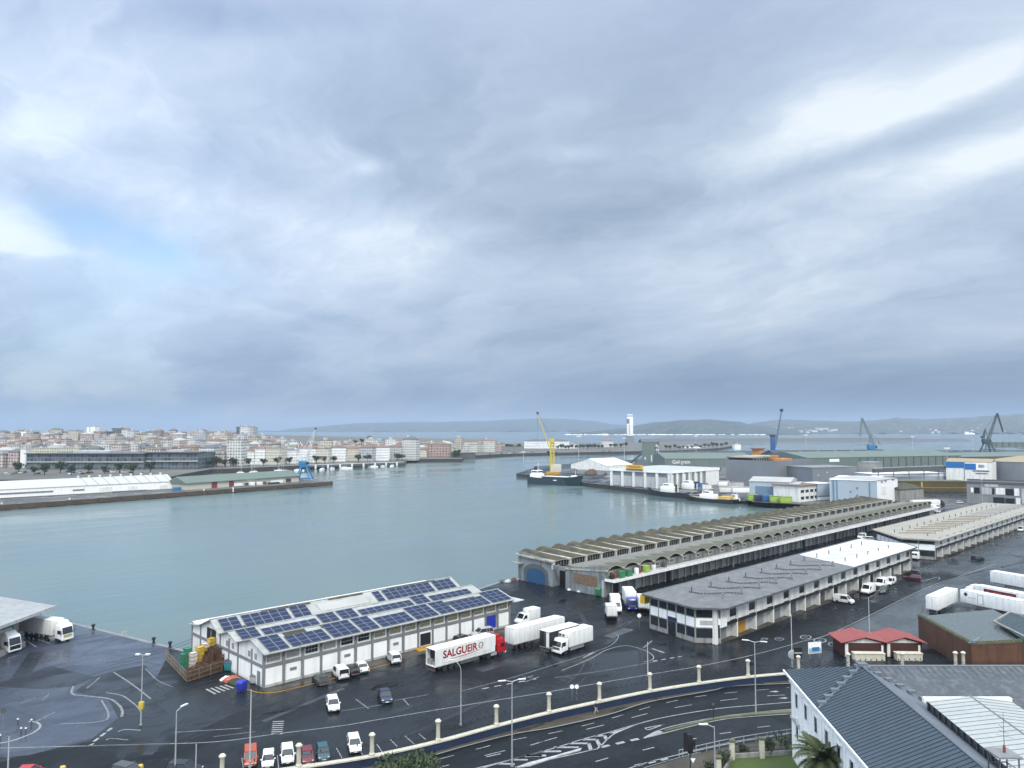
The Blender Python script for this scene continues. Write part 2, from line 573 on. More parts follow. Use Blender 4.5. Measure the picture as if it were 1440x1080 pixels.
mat('hall_wall_blue', (.20, .22, .235), .8, var=.3, scale=.35, dirt=(.075, .08, .08), dirt_amt=.75, streak=True)
mat('glaze_ochre', (.23, .215, .13), .5, var=.35, scale=1.0)
mat('shutter_grey', (.25, .25, .24), .6, var=.3, scale=.6)
mat('door_blue', (.014, .065, .15), .5, var=.2)
mat('royal_blue', (.022, .035, .34), .45, var=.2)
mat('mural_brown', (0.13, 0.078, 0.04875), .8, var=.5, scale=1.4, dirt=(.30, .24, .16), dirt_amt=.8)
mat('canopy_grey', (.30, .31, .32), .6, var=.2, scale=.25, dirt=(.18, .185, .19), dirt_amt=.5, spec=.3)
mat('flat_roof_grey', (.132, .137, .143), .6, var=.3, scale=.25, dirt=(.22, .225, .23), dirt_amt=.5, spec=.25)
mat('roof_membrane', (0.666, 0.693, 0.729), .32, var=.10, scale=.10, dirt=(.40, .46, .54), dirt_amt=.4)
mat('roof_beige', (.29, .275, .235), .65, var=.15, scale=.1, dirt=(.22, .21, .185), dirt_amt=.45)
mat('zinc_roof', (.040, .058, .076), .38, .0, var=.18, scale=.3, dirt=(.060, .082, .102), dirt_amt=.3, spec=.5)
mat('zinc_seam', (.020, .032, .044), .4, .0, var=.2, spec=.25)
mat('zinc_light', (.12, .14, .165), .5, .0, var=.2)
mat('zinc_mid', (0.0527, 0.0629, 0.0765), .5, .0, var=.3, scale=.4, dirt=(.13, .145, .165), dirt_amt=.5)
mat('sheet_white', (0.352, 0.374, 0.374), .5, var=.12, scale=.5, dirt=(.29, .31, .31), dirt_amt=.5)
mat('facade_white', (.84, .84, .83), .7, var=.08, scale=.3, dirt=(.45, .45, .43), dirt_amt=.4, streak=True)
mat('cream_stone', (.54, .515, .43), .75, var=.18, scale=.8, dirt=(.33, .30, .20), dirt_amt=.5)
mat('wall_blue', (.012, .026, .066), .55, var=.4, scale=.3, dirt=(.02, .03, .05), dirt_amt=.6)
mat('ochre', (.40, .21, .02), .6, var=.2)
mat('solar_cell', (.008, .018, .060), .26, var=.3, scale=.5, spec=.22)
mat('solar_frame', (.27, .30, .34), .35, .4, var=.1)
mat('corten', (0.1035, 0.045, 0.0234), .8, var=.4, scale=.4, dirt=(.045, .025, .016), dirt_amt=.7, streak=True)
mat('mossy_stone', (.11, .115, .07), .85, var=.35, scale=.6, dirt=(.05, .06, .025), dirt_amt=.6)
mat('red_roof', (.25, .056, .05), .6, var=.2, scale=.5, dirt=(.15, .04, .035), dirt_amt=.4)
mat('maroon_wood', (.060, .018, .014), .6, var=.3, scale=.6)
mat('wood_fence', (0.198, 0.153, 0.108), .75, var=.3, scale=1.2, dirt=(.12, .09, .06), dirt_amt=.5)
mat('crate_brown', (.085, .042, .025), .7, var=.4, scale=1.5)
mat('bin_green', (.04, .17, .08), .5, var=.15)
mat('bin_teal', (.03, .20, .20), .5, var=.15)
mat('bin_yellow', (.52, .39, .06), .5, var=.15)
mat('tub_white', (.66, .66, .62), .5, var=.15)
mat('lime', (.27, .40, .06), .5, var=.15, scale=.6)
mat('navy', (.018, .028, .065), .45, var=.2)
mat('container_blue', (.02, .09, .26), .5, var=.2)
mat('net_red', (.42, .11, .08), .8, var=.3, scale=2)
mat('lawn', (.055, .085, .018), .9, var=.3, scale=2.0, bump=.6, bump_scale=20)
mat('glass_green', (.050, .068, .066), .25, var=.5, scale=1.3, dirt=(.20, .22, .22), dirt_amt=.6)  # lighter flecks paint the sparkle of the wet roof into the colour
mat('shed_green', (0.1062, 0.1428, 0.1207), .6, var=.12, scale=.06, dirt=(.12, .155, .135), dirt_amt=.5)
mat('shed_green_wall', (0.1275, 0.1615, 0.1445), .6, var=.14, scale=.1, dirt=(.14, .18, .16), dirt_amt=.4, streak=True)
mat('pale_blue', (.34, .40, .455), .5, var=.10, scale=.12, dirt=(.33, .40, .47), dirt_amt=.4, streak=True)
mat('slate_blue', (.13, .20, .29), .5, var=.15, scale=.2)
mat('block_grey', (0.172, 0.188, 0.208), .7, var=.16, scale=.09, dirt=(.15, .16, .18), dirt_amt=.4, streak=True)
mat('rust_orange', (.46, .19, .03), .6, var=.25, scale=.4)
mat('brown_bank', (.085, .062, .018), .85, var=.35, scale=.1)
mat('banner_blue', (.01, .13, .38), .5, var=.08)
mat('sign_yellow', (.62, .38, .02), .5, var=.1)
mat('crane_blue', (.02, .17, .36), .45, var=.2)
mat('crane_yellow', (.55, .43, .05), .5, var=.2)
mat('crane_slate', (.20, .24, .27), .5, var=.15)
mat('crane_white', (.58, .60, .62), .5, var=.12)
mat('crane_dark', (.045, .062, .060), .5, var=.25)
mat('hull_green', (.016, .034, .042), .4, var=.2, scale=.2)
mat('hull_navy', (.016, .024, .050), .35, var=.2, scale=.2)
mat('hull_black', (.014, .014, .015), .4, var=.2)
mat('deck_sand', (.30, .24, .15), .7, var=.25, scale=.6)
mat('deck_yellow', (.50, .35, .05), .6, var=.2)
mat('tile_brown', (.17, .12, .095), .85, var=.3, scale=.12)
mat('tile_red', (.215, .13, .098), .85, var=.3, scale=.12)
mat('roof_slate', (.10, .105, .115), .7, var=.25, scale=.12)
mat('roof_pale', (.36, .36, .35), .7, var=.2, scale=.1)
mat('red_door', (.22, .04, .035), .6, var=.2)
mat('pier_brown', (.085, .060, .042), .85, var=.4, scale=.12, dirt=(.04, .035, .03), dirt_amt=.7)
mat('foliage_dark', (.030, .048, .020), .8, var=.5, scale=.6)
mat('foliage_mid', (.048, .072, .024), .8, var=.5, scale=.6)
mat('foliage_grey', (.055, .062, .040), .8, var=.4, scale=.6)
mat('bark', (.075, .058, .042), .9, var=.3, scale=2)
mat('frond', (.050, .066, .020), .6, var=.4, scale=.5)
mat('hill_forest', (.034, .048, .036), .95, var=.5, scale=.004, dirt=(.10, .10, .07), dirt_amt=.5)
mat('hill_fields', (.050, .060, .042), .95, var=.5, scale=.003, dirt=(.14, .12, .09), dirt_amt=.5)
mat('city_ground', (.12, .115, .105), .9, var=.4, scale=.01, dirt=(.05, .065, .04), dirt_amt=.5)
mat('foam', (.85, .87, .88), .9, var=.1)
mat('lamp_glass', (.75, .76, .74), .3, var=.05)
water_mat()

# ------------------------------------------------------------------ water, land, hills
o = MB().poly([cf(-22000, -800, -3), cf(22000, -800, -3), cf(22000, 24000, -3), cf(-22000, 24000, -3)]).build('water', 'harbour_water')
tag(o, kind='structure')

main = [(-140, -160), (-10, 420), (57.2, 143.8), (121, 143.8), (147.2, 150.6), (394, 150.6), (408, 189), (423, 290), (446, 372), (470, 420), (497, 500),
        tuple(at(758, 656)[:2]), tuple(at(800, 652)[:2]), tuple(at(868, 649)[:2]), tuple(at(905, 644)[:2]), tuple(at(925, 634.5)[:2]), tuple(at(1120, 633)[:2]),
        tuple(at(1480, 633)[:2]), (1900, -900), (900, -900), (60, -160)]
o = MB().prism(main, -9, 0, 1, 0).build('ground', ['wet_asphalt', 'quay_wall'])
tag(o, kind='structure')
kerb_edge = MB()
stripe(kerb_edge, main[1:11], .9, .006)
tag(kerb_edge.build('quay_edge_stone', 'mid_grey'), kind='structure')

flat('quay_apron', [at(-260, 915), at(100, 873), at(132, 884), at(240, 912.5), at(222, 950), at(204, 965), at(150, 978), at(166, 1010), at(128, 1040), at(40, 1062), at(-300, 1090)], .004, 'worn_apron')
flat('asphalt_patch', [at(-60, 985), at(0, 960), at(72, 936.7), at(132, 952), at(118, 960), at(103, 965), at(60, 969), at(0, 966)], .008, 'patch_asphalt')
flat('asphalt_patch', [at(132, 952), at(161, 943.5), at(204, 934.7), at(224, 969), at(212, 982), at(236, 1002), at(212, 1010), at(176, 1006), at(165, 990), at(150, 982), at(124, 978), at(106, 972)], .010, 'patch_asphalt')
flat('yard_surface', [at(1180, 889), at(1300, 828.5), at(1350, 811), at(1440, 792), at(1560, 770), at(1560, 850), at(1440, 900), at(1290, 915), at(1190, 918)], .004, 'grey_yard')
flat('yard_surface', [at(1290, 802), at(1372, 770), at(1440, 744), at(1560, 715), at(1560, 765), at(1440, 790), at(1350, 809)], .006, 'grey_yard')
flat('port_road_surface', [at(1290, 733), at(1330, 715), at(1440, 711), at(1560, 700), at(1560, 690), at(1440, 704), at(1300, 700), at(1275, 712)], .006, 'far_ground')
flat('pier_surface', [at(770, 664), at(860, 667), at(945, 692), at(1010, 690), at(1060, 706), at(1180, 712), at(1262, 700), at(1200, 660), at(900, 655), at(830, 655)], .006, 'far_ground')

def coast(px):
    pts = [(-400, 664), (0, 662), (240, 660.5), (330, 658.5), (440, 653.5), (571, 648.5), (573, 645.5), (650, 644.8), (652, 641), (720, 637.6), (860, 635), (960, 633), (1010, 630), (1030, 627)]
    for (a, b), (c, d) in zip(pts, pts[1:]):
        if px <= c:
            y = b + (d - b) * (px - a) / (c - a)
            return 39.6 * FPX / (y - 603)
    return 39.6 * FPX / 24

def shore(px):
    "water's edge: nearer than the building line behind the left pier"
    if px < 225:
        return 39.6 * FPX / 71
    if px < 300:
        f = (px - 225) / 75
        return 39.6 * FPX / 71 * (1 - f) + coast(300) * f
    return coast(px)

def city_z(px, d):
    "height of the city's ground, by bearing and distance"
    c = coast(px)
    t = max(0, min(1, (d - c - 60) / 900))
    amp = 26 if px < 320 else max(9, 26 - (px - 320) * .05)
    if px > 700:
        amp = 4
    return 1.4 + amp * (t * t * (3 - 2 * t))

def land_strip():
    mb = MB()
    cols = [-420, -200, -100] + [i * 20 for i in range(0, 28)] + [571, 573, 590, 620, 650, 652] + [670 + 20 * i for i in range(19)]
    rows = [0, 0.01, 40, 120, 250, 420, 640, 900, 1250, 1450]
    vs, fs = [], []
    for px in cols:
        c = shore(px)
        for j, r in enumerate(rows):
            d = c + r * (1 if px < 700 else .55)
            vs.append(far(px, d, -4 if j == 0 else (-3.5 if j == len(rows) - 1 else city_z(px, d))))
    n = len(rows)
    for i in range(len(cols) - 1):
        for j in range(n - 1):
            a = i * n + j
            mb.mesh([vs[a], vs[a + n], vs[a + n + 1], vs[a + 1]], [(0, 1, 2, 3)], 1 if j == 0 else 0)
    tag(mb.build('city_terrain', ['city_ground', 'quay_wall']), kind='structure')
land_strip()

def hill(name, pts, depth, m, deep=1500, seed=1):
    rr = random.Random(seed)
    mb = MB()
    cols = []
    for (a, b), (c, d) in zip(pts, pts[1:]):
        k = max(2, int((c - a) / 9))
        for i in range(k):
            f = i / k; f = f * f * (3 - 2 * f)
            cols.append((a + (c - a) * i / k, b + (d - b) * f))
    cols.append(pts[-1])
    fr = [(0, -3.5, 0), (.02, .05, 0), (.18, .32, .10), (.4, .60, .12), (.7, .86, .10), (1, 1, .03), (1.6, .6, .05), (2.4, -.1, 0)]
    vs = []
    for px, py in cols:
        hz = max(3.0, CAM_H + (603 - py) * (depth + deep) / FPX)
        for k, (f, g, j) in enumerate(fr):
            d = depth + deep * f + (rr.uniform(-.04, .04) * deep if 0 < k < 7 else 0)
            z = -3.5 if k == 0 else hz * g + rr.uniform(-1, 1) * hz * j
            vs.append(far(px, d, z))
    n = len(fr)
    fs = [(i * n + j, (i + 1) * n + j, (i + 1) * n + j + 1, i * n + j + 1) for i in range(len(cols) - 1) for j in range(n - 1)]
    mb.mesh(vs, fs)
    tag(mb.build(name, m, smooth=False), kind='structure')
hill('distant_hill', [(340, 611), (380, 607), (420, 602), (450, 599.5), (480, 597), (520, 594.5), (600, 593.5), (680, 592), (720, 590), (760, 588.5), (800, 589), (830, 592), (870, 597), (920, 600), (990, 603)], 10500, 'hill_forest', 2500, 3)
hill('wooded_hill', [(803, 612), (820, 608), (850, 605), (880, 602), (900, 597), (920, 594), (960, 591), (1000, 590), (1030, 592), (1060, 597), (1110, 604), (1140, 611)], 5600, 'hill_forest', 900, 5)
hill('far_shore_hill', [(1010, 606), (1040, 599), (1070, 593), (1100, 590), (1150, 591.5), (1200, 593), (1230, 591), (1260, 587.5), (1300, 589.5), (1340, 588), (1400, 584), (1440, 582), (1520, 580), (1700, 584)], 6400, 'hill_fields', 2200, 8)
# surf breaking along the foot of the wooded hill
mb = MB(); rr = random.Random(4)
for a in range(794, 1075, 3):
    if rr.random() < .82 or a < 812:
        h = rr.uniform(.2, 1.2) * (1.8 if a < 805 or rr.random() < .1 else 1)
        d = 5560 + rr.uniform(-50, 25)
        w0, w1 = far(a, d, -3), far(a + rr.uniform(3, 7), d, -3)
        dd = cf(0, 30, 0)
        mb.mesh([w0, w1, w1 + dd * .5 + Vector((0, 0, h * 3)), w0 + dd * .5 + Vector((0, 0, h * 4)), w0 + dd, w1 + dd], [(0, 1, 2, 3), (3, 2, 5, 4)])
for a in (1355, 1358, 1362, 1450):
    mb.mesh([far(a, 6300, -3), far(a + 8, 6300, -3), far(a + 6, 6330, 6), far(a + 2, 6330, 9)], [(0, 1, 2, 3)])
tag(mb.build('surf_foam', 'foam', fix=False), kind='stuff')

# ------------------------------------------------------------------ avenue and road paint
wallpx = [(90, 1135), (200, 1112), (312, 1094), (420, 1078), (523, 1062), (616, 1041.5), (698, 1019.5), (772, 1001), (843, 985.5), (914, 971), (983, 960), (1052, 951), (1123, 945), (1193, 941.5), (1269, 940), (1349, 939), (1440, 938)]
WALL_Z = 1.3
wall_pts = [at(a, b, WALL_Z) for a, b in wallpx]
wall_curve = curve_pts(wall_pts, 6)
kerb_px = [(450, 1118), (560, 1080), (635, 1056), (720, 1034), (778, 1024), (856, 1006), (914, 988), (1000, 972.5), (1029, 966), (1112, 962), (1200, 958), (1300, 956)]
kerb = px_line(*kerb_px)
av = [at(a, b) for a, b in kerb_px] + [at(1500, 985), at(1500, 1100)] + [cf(60, 20), cf(-60, 20)]
flat('avenue', av, .004, 'avenue_asphalt')
mb = MB()
wall_low = [p for p in wall_curve if 0 < 1]
sw = list(wall_curve[8:-6]) + list(reversed(kerb))
mb.prism([(p[0], p[1]) for p in sw], 0.0, .13)
tag(mb.build('sidewalk', 'sidewalk_paving'), kind='structure')
mb = MB()
stripe(mb, kerb, .24, .145)
tag(mb.build('sidewalk_kerb', 'mid_grey'), kind='structure')

bright, worn = MB(), MB()
Z1 = .014
def pl(mb, wd, *pp, dash=None, gap=0, n=6):
    stripe(mb, px_line(*pp, n=n), wd, Z1, dash, gap)
# port road
pl(bright, .16, (0, 1052), (240, 1046), (316, 1042), (382, 1033), (480, 1020.7), (520, 1014), (649, 992.5), (760, 975), (794, 969), (907, 949.6), (986, 936.4), (1060, 920.8), (1125, 903), (1180, 886), (1300, 828), (1350, 810.4), (1400, 793))
pl(worn, .16, (649, 972), (720, 953), (778, 935), (835, 917), (858, 908), (868, 899), (869, 893), (862, 890))
pl(bright, .16, (790, 943), (829, 927), (853, 914), (880, 908), (905, 914), (918, 922), (917, 928), (905, 931))
pl(worn, .14, (780, 953), (850, 943), (925, 930))
pl(bright, .35, (678, 968.8), (754, 954.6), dash=1.2, gap=1.0)
pl(bright, .4, (918, 930), (958, 923), dash=1.0, gap=.9)
pl(bright, .4, (917, 912), (934, 918)); pl(worn, .3, (905, 911), (917, 901)); pl(bright, .3, (820, 925), (838, 916))
pl(worn, .2, (729, 956), (750, 950)); pl(worn, .2, (738, 959), (758, 952))
for a, b, c, d in ((500, 983, 519, 997), (567, 983, 575, 992), (735, 952, 752, 954)):
    pl(worn, .18, (a, b), (c, d))
pl(worn, .16, (245, 1030), (340, 1024)); pl(worn, .14, (555, 985), (602, 977)); pl(worn, .12, (300, 1036), (360, 1029)); pl(worn, .14, (480, 1000), (545, 990))
for a, b, c, d in ((529.6, 1046, 538, 1058.6), (549, 1040, 558.7, 1050), (569.4, 1035, 583, 1047), (589, 1032, 598.6, 1040), (473, 1052, 481, 1066), (390, 1062, 392, 1082), (340, 1066, 343, 1084), (500, 1050, 511, 1062), (416, 1058, 420, 1072)):
    pl(bright, .12, (a, b), (c, d))
for i in range(7):                                                   # zebra
    y = 1014.5 + i * 2.9
    pl(bright, .28, (383.5 - i * .35, y + .4), (399.5 - i * .4, y))
for i in range(5):                                                   # hatch by the crates
    pl(bright, .35, (290 + i * 6.5, 969 - i * 1.5), (303 + i * 6.5, 976 - i * 2))
pl(bright, .30, (124.5, 1049), (239, 1046)); pl(bright, .30, (124.5, 1049), (132, 1045.5))
pl(bright, .40, (132, 1043), (158.5, 1022.6), dash=1.2, gap=.5)
pl(bright, .20, (166, 1029), (176, 1026), (198, 1027)); pl(worn, .2, (150, 1041), (155, 1038.5), (180, 1040.5))
pl(bright, .30, (-30, 1047), (0, 1045), (19.4, 1041), (46.7, 1030.4), (56.4, 1021.7), (52, 1016), (40, 1014.5))
pl(worn, .36, (103, 965), (102, 976), (124.4, 979), (153.6, 982.8), (167, 991.5), (172, 1000), (171, 1008))
pl(worn, .22, (149, 974), (171, 978), (184.7, 986.7), (194.5, 995.4), (198, 1001))
pl(worn, .26, (159.4, 945), (186.7, 963), (212, 982.8)); pl(worn, .18, (122, 968), (140, 953)); pl(worn, .15, (204, 940), (222, 957), (243, 966))
pl(worn, .2, (50, 1015), (78, 1001)); pl(worn, .25, (85, 1018), (150, 1012), (143, 985)); pl(worn, .14, (60, 985), (69, 976)); pl(worn, .12, (28, 990), (50, 981))
pl(worn, .3, (28, 895), (51, 910)); pl(worn, .3, (36, 893), (70, 905)); pl(worn, .12, (90, 910), (140, 897)); pl(worn, .1, (95, 880), (165, 895))
for px, py, rx in ((1075, 898.5, 4.5), (1096, 898.5, 6), (1133, 896, 7.5), (1153, 900.6, 8.5), (1173, 906, 8)):
    ring = [at(px + rx * math.cos(t * math.pi / 10), py + rx * .36 * math.sin(t * math.pi / 10)) for t in range(21)]
    stripe(bright if rx > 6 else worn, ring, .22, Z1)
    pl(worn, .3, (px - 3, py), (px + 3, py - .4))
pl(bright, .2, (1302, 816), (1320, 811.5), (1320, 815)); pl(worn, .2, (1290, 804), (1262, 792))
# parking bay strokes along the solar-roofed warehouse
for i in range(4):
    a = Vector((92 + i * 2.8, 114.2, 0)); stripe(worn, [a, a + Vector((-1.2, -4.2, 0))], .12, Z1)
# avenue
pl(bright, .14, (560, 1083), (650, 1059), (720, 1041), (790, 1028), (860, 1010), (930, 990), (1000, 977), (1110, 967), dash=2.2, gap=3.2)
pl(bright, .16, (600, 1084), (690, 1060.5), (757, 1044.3), (810, 1029.5), (865, 1015.6), (927, 999.4), (982, 989.8), (1030, 983.4), (1082, 978.4), (1140, 976), dash=3.0, gap=5.0)
pl(bright, .2, (660, 1083), (720, 1068), (784, 1050.7), (819, 1039.6), (856, 1029.9), (895, 1018.6), (934, 1008.9), (1001, 997.6), (1060, 991.8), (1130, 986))
pl(bright, .2, (724, 1079), (829, 1055.5), (841, 1052), (856, 1038), (866, 1031), (895, 1018.8))
pl(bright, .55, (845.4, 1050.7), (898, 1039), dash=1.3, gap=1.0)
pl(bright, .2, (904, 1038.5), (934, 1024.5), (1001, 1009.8), (1060, 1002), (1130, 996))
pl(bright, .2, (904, 1038.5), (920, 1034.6), (1003.6, 1014), (1060, 1007.4), (1130, 1003))
pl(bright, .2, (907, 1024), (913, 1026), (934, 1018.5)); pl(bright, .2, (907, 1024), (934, 1018.8))
bright.poly([(*at(905, 1038.3)[:2], Z1 + .002), (*at(934, 1030)[:2], Z1 + .002), (*at(927, 1027.5)[:2], Z1 + .002), (*at(920, 1030)[:2], Z1 + .002)])
bright.poly([(*at(856, 1031)[:2], Z1 + .002), (*at(866, 1031.5)[:2], Z1 + .002), (*at(895, 1019)[:2], Z1 + .002), (*at(872, 1026.5)[:2], Z1 + .002)])
for x0, y0, x1, y1, x2, y2 in ((738, 1063.5, 768, 1062.5, 0, 0), (760, 1057, 789, 1056.5, 0, 0), (779, 1051, 814, 1051, 0, 0), (801, 1045.5, 828, 1045.5, 831, 1055), (818, 1040, 839, 1040, 844, 1050), (836, 1035, 850, 1034.5, 853, 1040)):
    pl(bright, .5, (x0, y0), (x1, y1), n=1)
    if x2:
        pl(bright, .5, (x1, y1), (x2, y2), n=1)
for a, b, c, d in ((903.8, 1055, 920, 1051), (837.6, 1071, 855, 1066), (1012, 1032, 1028, 1029.7), (1065, 1023, 1083, 1021), (968, 1040, 979.6, 1038.4), (684, 1064.5, 704, 1060), (746, 1048, 766, 1042)):
    pl(bright, .2, (a, b), (c, d))
for x0, y0, x1, y1 in ((700, 1074, 724, 1074.5), (722, 1068.5, 742, 1068.5), (740, 1063, 762, 1062.5)):
    pl(bright, .4, (x0, y0), (x1, y1))
pl(bright, .16, (679, 1080), (760, 1057)); pl(bright, .5, (893, 1077), (944, 1065.5), dash=1.1, gap=.8); pl(bright, .18, (880, 1082), (920, 1069.5), (978, 1056), (1029, 1045), (1079, 1036.5), (1116, 1030.5))
pl(worn, .15, (905, 1080), (960, 1064), (985, 1058))
for px, py in ((1089, 972.4), (1102, 981.6)):
    bright.poly([(*at(px - 8, py + .4)[:2], Z1), (*at(px + 2, py + 1.2)[:2], Z1), (*at(px + 7, py)[:2], Z1), (*at(px + 1, py - 1)[:2], Z1)])
tag(bright.build('road_marking', 'road_paint'), kind='structure')
tag(worn.build('faded_road_marking', 'worn_paint'), kind='structure')
# medians
def island(name, pts, m, h=.14):
    o = MB().prism([(p[0], p[1]) for p in pts], 0, h).build(name, m)
    tag(o, kind='structure')
island('median_kerb', [at(727, 1080), at(742, 1074), at(780, 1064), at(815, 1054), at(818, 1053), at(816, 1056), at(790, 1063), at(745, 1078)], 'light_grey')
island('planted_median', [at(934, 1028.5), at(1003, 1010.7), at(1060, 1003.2), at(1150, 996.5), at(1150, 1001.5), at(1060, 1006.2), at(1003, 1012.8), at(937, 1029)], 'mossy_stone', .2)
flat('lawn', [at(1016, 1079), at(1024, 1069), at(1045, 1064.5), at(1078, 1062.5), at(1120, 1062), at(1125, 1110), at(1010, 1110)], .03, 'lawn')
flat('garden_pavement', [at(905, 1082), at(979, 1060), at(1029, 1049), at(1079, 1040), at(1120, 1034), at(1122, 1061), at(1078, 1061.5), at(1044, 1063.5), at(1020, 1068), at(1008, 1100), at(900, 1100)], .010, 'sidewalk_paving')

# mended trenches, tar seams and tyre tracks in the port's asphalt
rr = random.Random(12)
for k, (px, py, ln, wd, rz, m) in enumerate(((560, 1000, 14, 1.1, .05, 'patch_asphalt'), (700, 935, 9, 2.2, .0, 'patch_asphalt'), (430, 990, 16, .9, .25, 'grey_yard'), (300, 1010, 10, 3.0, .4, 'patch_asphalt'), (870, 890, 8, 2.4, .1, 'grey_yard'), (820, 870, 12, 1.0, .8, 'patch_asphalt'),
        (960, 925, 10, 1.6, -.1, 'patch_asphalt'), (1120, 868, 18, 1.2, .02, 'patch_asphalt'), (1240, 840, 15, 2.0, .05, 'patch_asphalt'), (1340, 790, 12, 3.0, .3, 'patch_asphalt'), (40, 935, 16, 2.5, 1.2, 'patch_asphalt'), (230, 1035, 12, 1.4, .9, 'patch_asphalt'), (690, 905, 9, 1.1, 1.4, 'patch_asphalt'), (640, 1005, 20, .8, .12, 'patch_asphalt'))):
    c = at(px, py); d = Vector((math.cos(rz), math.sin(rz), 0)); n_ = Vector((-d.y, d.x, 0))
    flat('asphalt_repair', [c + d * ln / 2 + n_ * wd / 2, c - d * ln / 2 + n_ * wd / 2 * rr.uniform(.9, 1.1), c - d * ln / 2 - n_ * wd / 2, c + d * ln / 2 - n_ * wd / 2], .0115 + k * .00008, m)
mb = MB()
for k in range(34):
    p = at(rr.uniform(0, 1100), rr.uniform(900, 1040)) if k < 26 else at(rr.uniform(1180, 1400), rr.uniform(780, 880))
    a = rr.choice([0, 0, math.pi / 2, .8]) + rr.uniform(-.2, .2)
    pts = [p]
    for _ in range(rr.randint(4, 10)):
        a += rr.uniform(-.35, .35); pts.append(pts[-1] + Vector((math.cos(a), math.sin(a), 0)) * rr.uniform(1.2, 3))
    stripe(mb, pts, rr.uniform(.05, .12), .0132)
tag(mb.build('tar_seam', 'near_black'), kind='structure')
mb = MB()
for k in range(9):
    p = at(rr.uniform(150, 1000), rr.uniform(930, 1000)); a = rr.choice([.05, .3, 1.2])
    for off in (0, 1.7):
        pts = [p + Vector((-math.sin(a) * off + math.cos(a + .02 * i) * i * 1.5, math.cos(a) * off + math.sin(a + .02 * i) * i * 1.5, 0)) for i in range(14)]
        stripe(mb, pts, .26, .0128)
tag(mb.build('tyre_track', 'patch_asphalt'), kind='structure')
# ------------------------------------------------------------------ boundary wall, pillars, railings
def build_boundary_wall():
    root = thing('boundary_wall', 'long curving boundary wall with cream coping and blue face beside the avenue', 'wall', wall_pts[4])
    inv = Vector(wall_pts[4]); inv.z = 0
    root.location = inv
    face, cop = MB(), MB()
    P = [Vector((p[0], p[1], 0)) - inv for p in wall_curve]
    n = len(P)
    def off(i, d):
        t = (P[min(i + 1, n - 1)] - P[max(i - 1, 0)]).normalized()
        return P[i] + Vector((-t.y, t.x, 0)) * d
    for i in range(n - 1):
        for mb, d0, d1, z0, z1 in ((face, -.22, .22, 0, 1.12), (cop, -.36, .36, 1.12, WALL_Z)):
            a, b, c, d = off(i, d0), off(i + 1, d0), off(i + 1, d1), off(i, d1)
            up = Vector((0, 0, 1))
            vs = [q + up * z0 for q in (a, b, c, d)] + [q + up * z1 for q in (a, b, c, d)]
            mb.mesh(vs, [(0, 1, 5, 4), (2, 3, 7, 6), (4, 5, 6, 7), (3, 2, 1, 0)])
    face.build('wall_face', 'wall_blue', root)
    cop.build('coping', 'cream_stone', root)
build_boundary_wall()

def pillar_proto():
    t = thing('gate_pillar', '', 'pillar')
    MB().lathe([(.36, 0), (.36, .25), (.27, .32), (.25, 2.1), (.27, 2.15)], 10).build('shaft', 'cream_stone', t, smooth=True)
    MB().lathe([(.27, 2.15), (.33, 2.26), (.41, 2.40), (.41, 2.48), (.31, 2.54), (.27, 2.64), (.1, 2.7)], 10).build('capital', 'cream_stone', t, smooth=True)
    return t
pil = pillar_proto()
index_kids()
pill_px = [(312, 1094), (420, 1078), (523, 1062), (616, 1041.5), (698, 1019.5), (772, 1001), (843, 985.5), (914, 971), (983, 960), (1052, 951), (1123, 945), (1193, 941), (1269, 940), (1344, 939), (1355, 939)]
pill_lab = ['at the bottom of the picture left of the orange red van', 'between the white car and the dark red car', 'just right of the parked white car', 'above the empty parking bays, right of the parked white car',
            'left of the tall white twin lamp at the bottom', 'right of the tall white twin lamp at the bottom', 'right behind the walking person',
            'in front of the curved lines at the road junction', 'below the junction, next to the slim grey post', 'left of the tall twin lamp on the planted median', 'at the corner of the white building carrying a black panel',
            'in front of the left red roofed kiosk', 'in front of the gap between the two kiosks', 'left one of the pair by the rusty brown walls', 'right one of the pair by the rusty brown walls']
pill_pos = [at(a, b, WALL_Z) for a, b in pill_px]
for i, (p, l) in enumerate(zip(pill_pos, pill_lab)):
    lab = 'round cream stone pillar ' + l
    if i == 0:
        pil.location = p
        tag(pil, lab, None, 'cream pillars on the boundary wall')
    else:
        dup(pil, p, 0, lab, 'pillar', 'cream pillars on the boundary wall')

def railings():
    for k in range(13):
        a, b = pill_pos[k], pill_pos[k + 1]
        i0 = min(range(len(wall_curve)), key=lambda i: (wall_curve[i] - Vector(a[:2])).length)
        i1 = min(range(len(wall_curve)), key=lambda i: (wall_curve[i] - Vector(b[:2])).length)
        pts = [wall_curve[i] for i in range(i0, i1 + 1)]
        if len(pts) < 2:
            continue
        o = Vector((*a[:2], WALL_Z))
        t = thing('iron_railing', f'iron railing starting at the pillar {pill_lab[k]}', 'railing', o, 0, 'iron railings between the wall pillars')
        t['label'] = ' '.join(t['label'].split()[:16])
        rails, bars = MB(), MB()
        L = []
        for p, q in zip(pts, pts[1:]):
            m = max(1, int((q - p).length / .3))
            L += [p + (q - p) * (j / m) for j in range(m)]
        L.append(pts[-1])
        V = [Vector((p[0] - o.x, p[1] - o.y, 0)) for p in L]
        rails.line([v + Vector((0, 0, 1.25)) for v in V[::4] + [V[-1]]], .03, 4)
        low = MB().line([v + Vector((0, 0, .25)) for v in V[::4] + [V[-1]]], .022, 4)
        for j, v in enumerate(V):
            bars.bar(v + Vector((0, 0, .02)), v + Vector((0, 0, 1.38)), .011, 3)
            if j % 3 == 1:
                bars.lathe([(.03, 1.34), (.10, 1.44), (.09, 1.52), (.02, 1.66)], 5, (v.x, v.y, 0))
        rails.build('top_rail', 'dark_iron', t); low.build('bottom_rail', 'dark_iron', t); bars.build('bars', 'dark_iron', t)
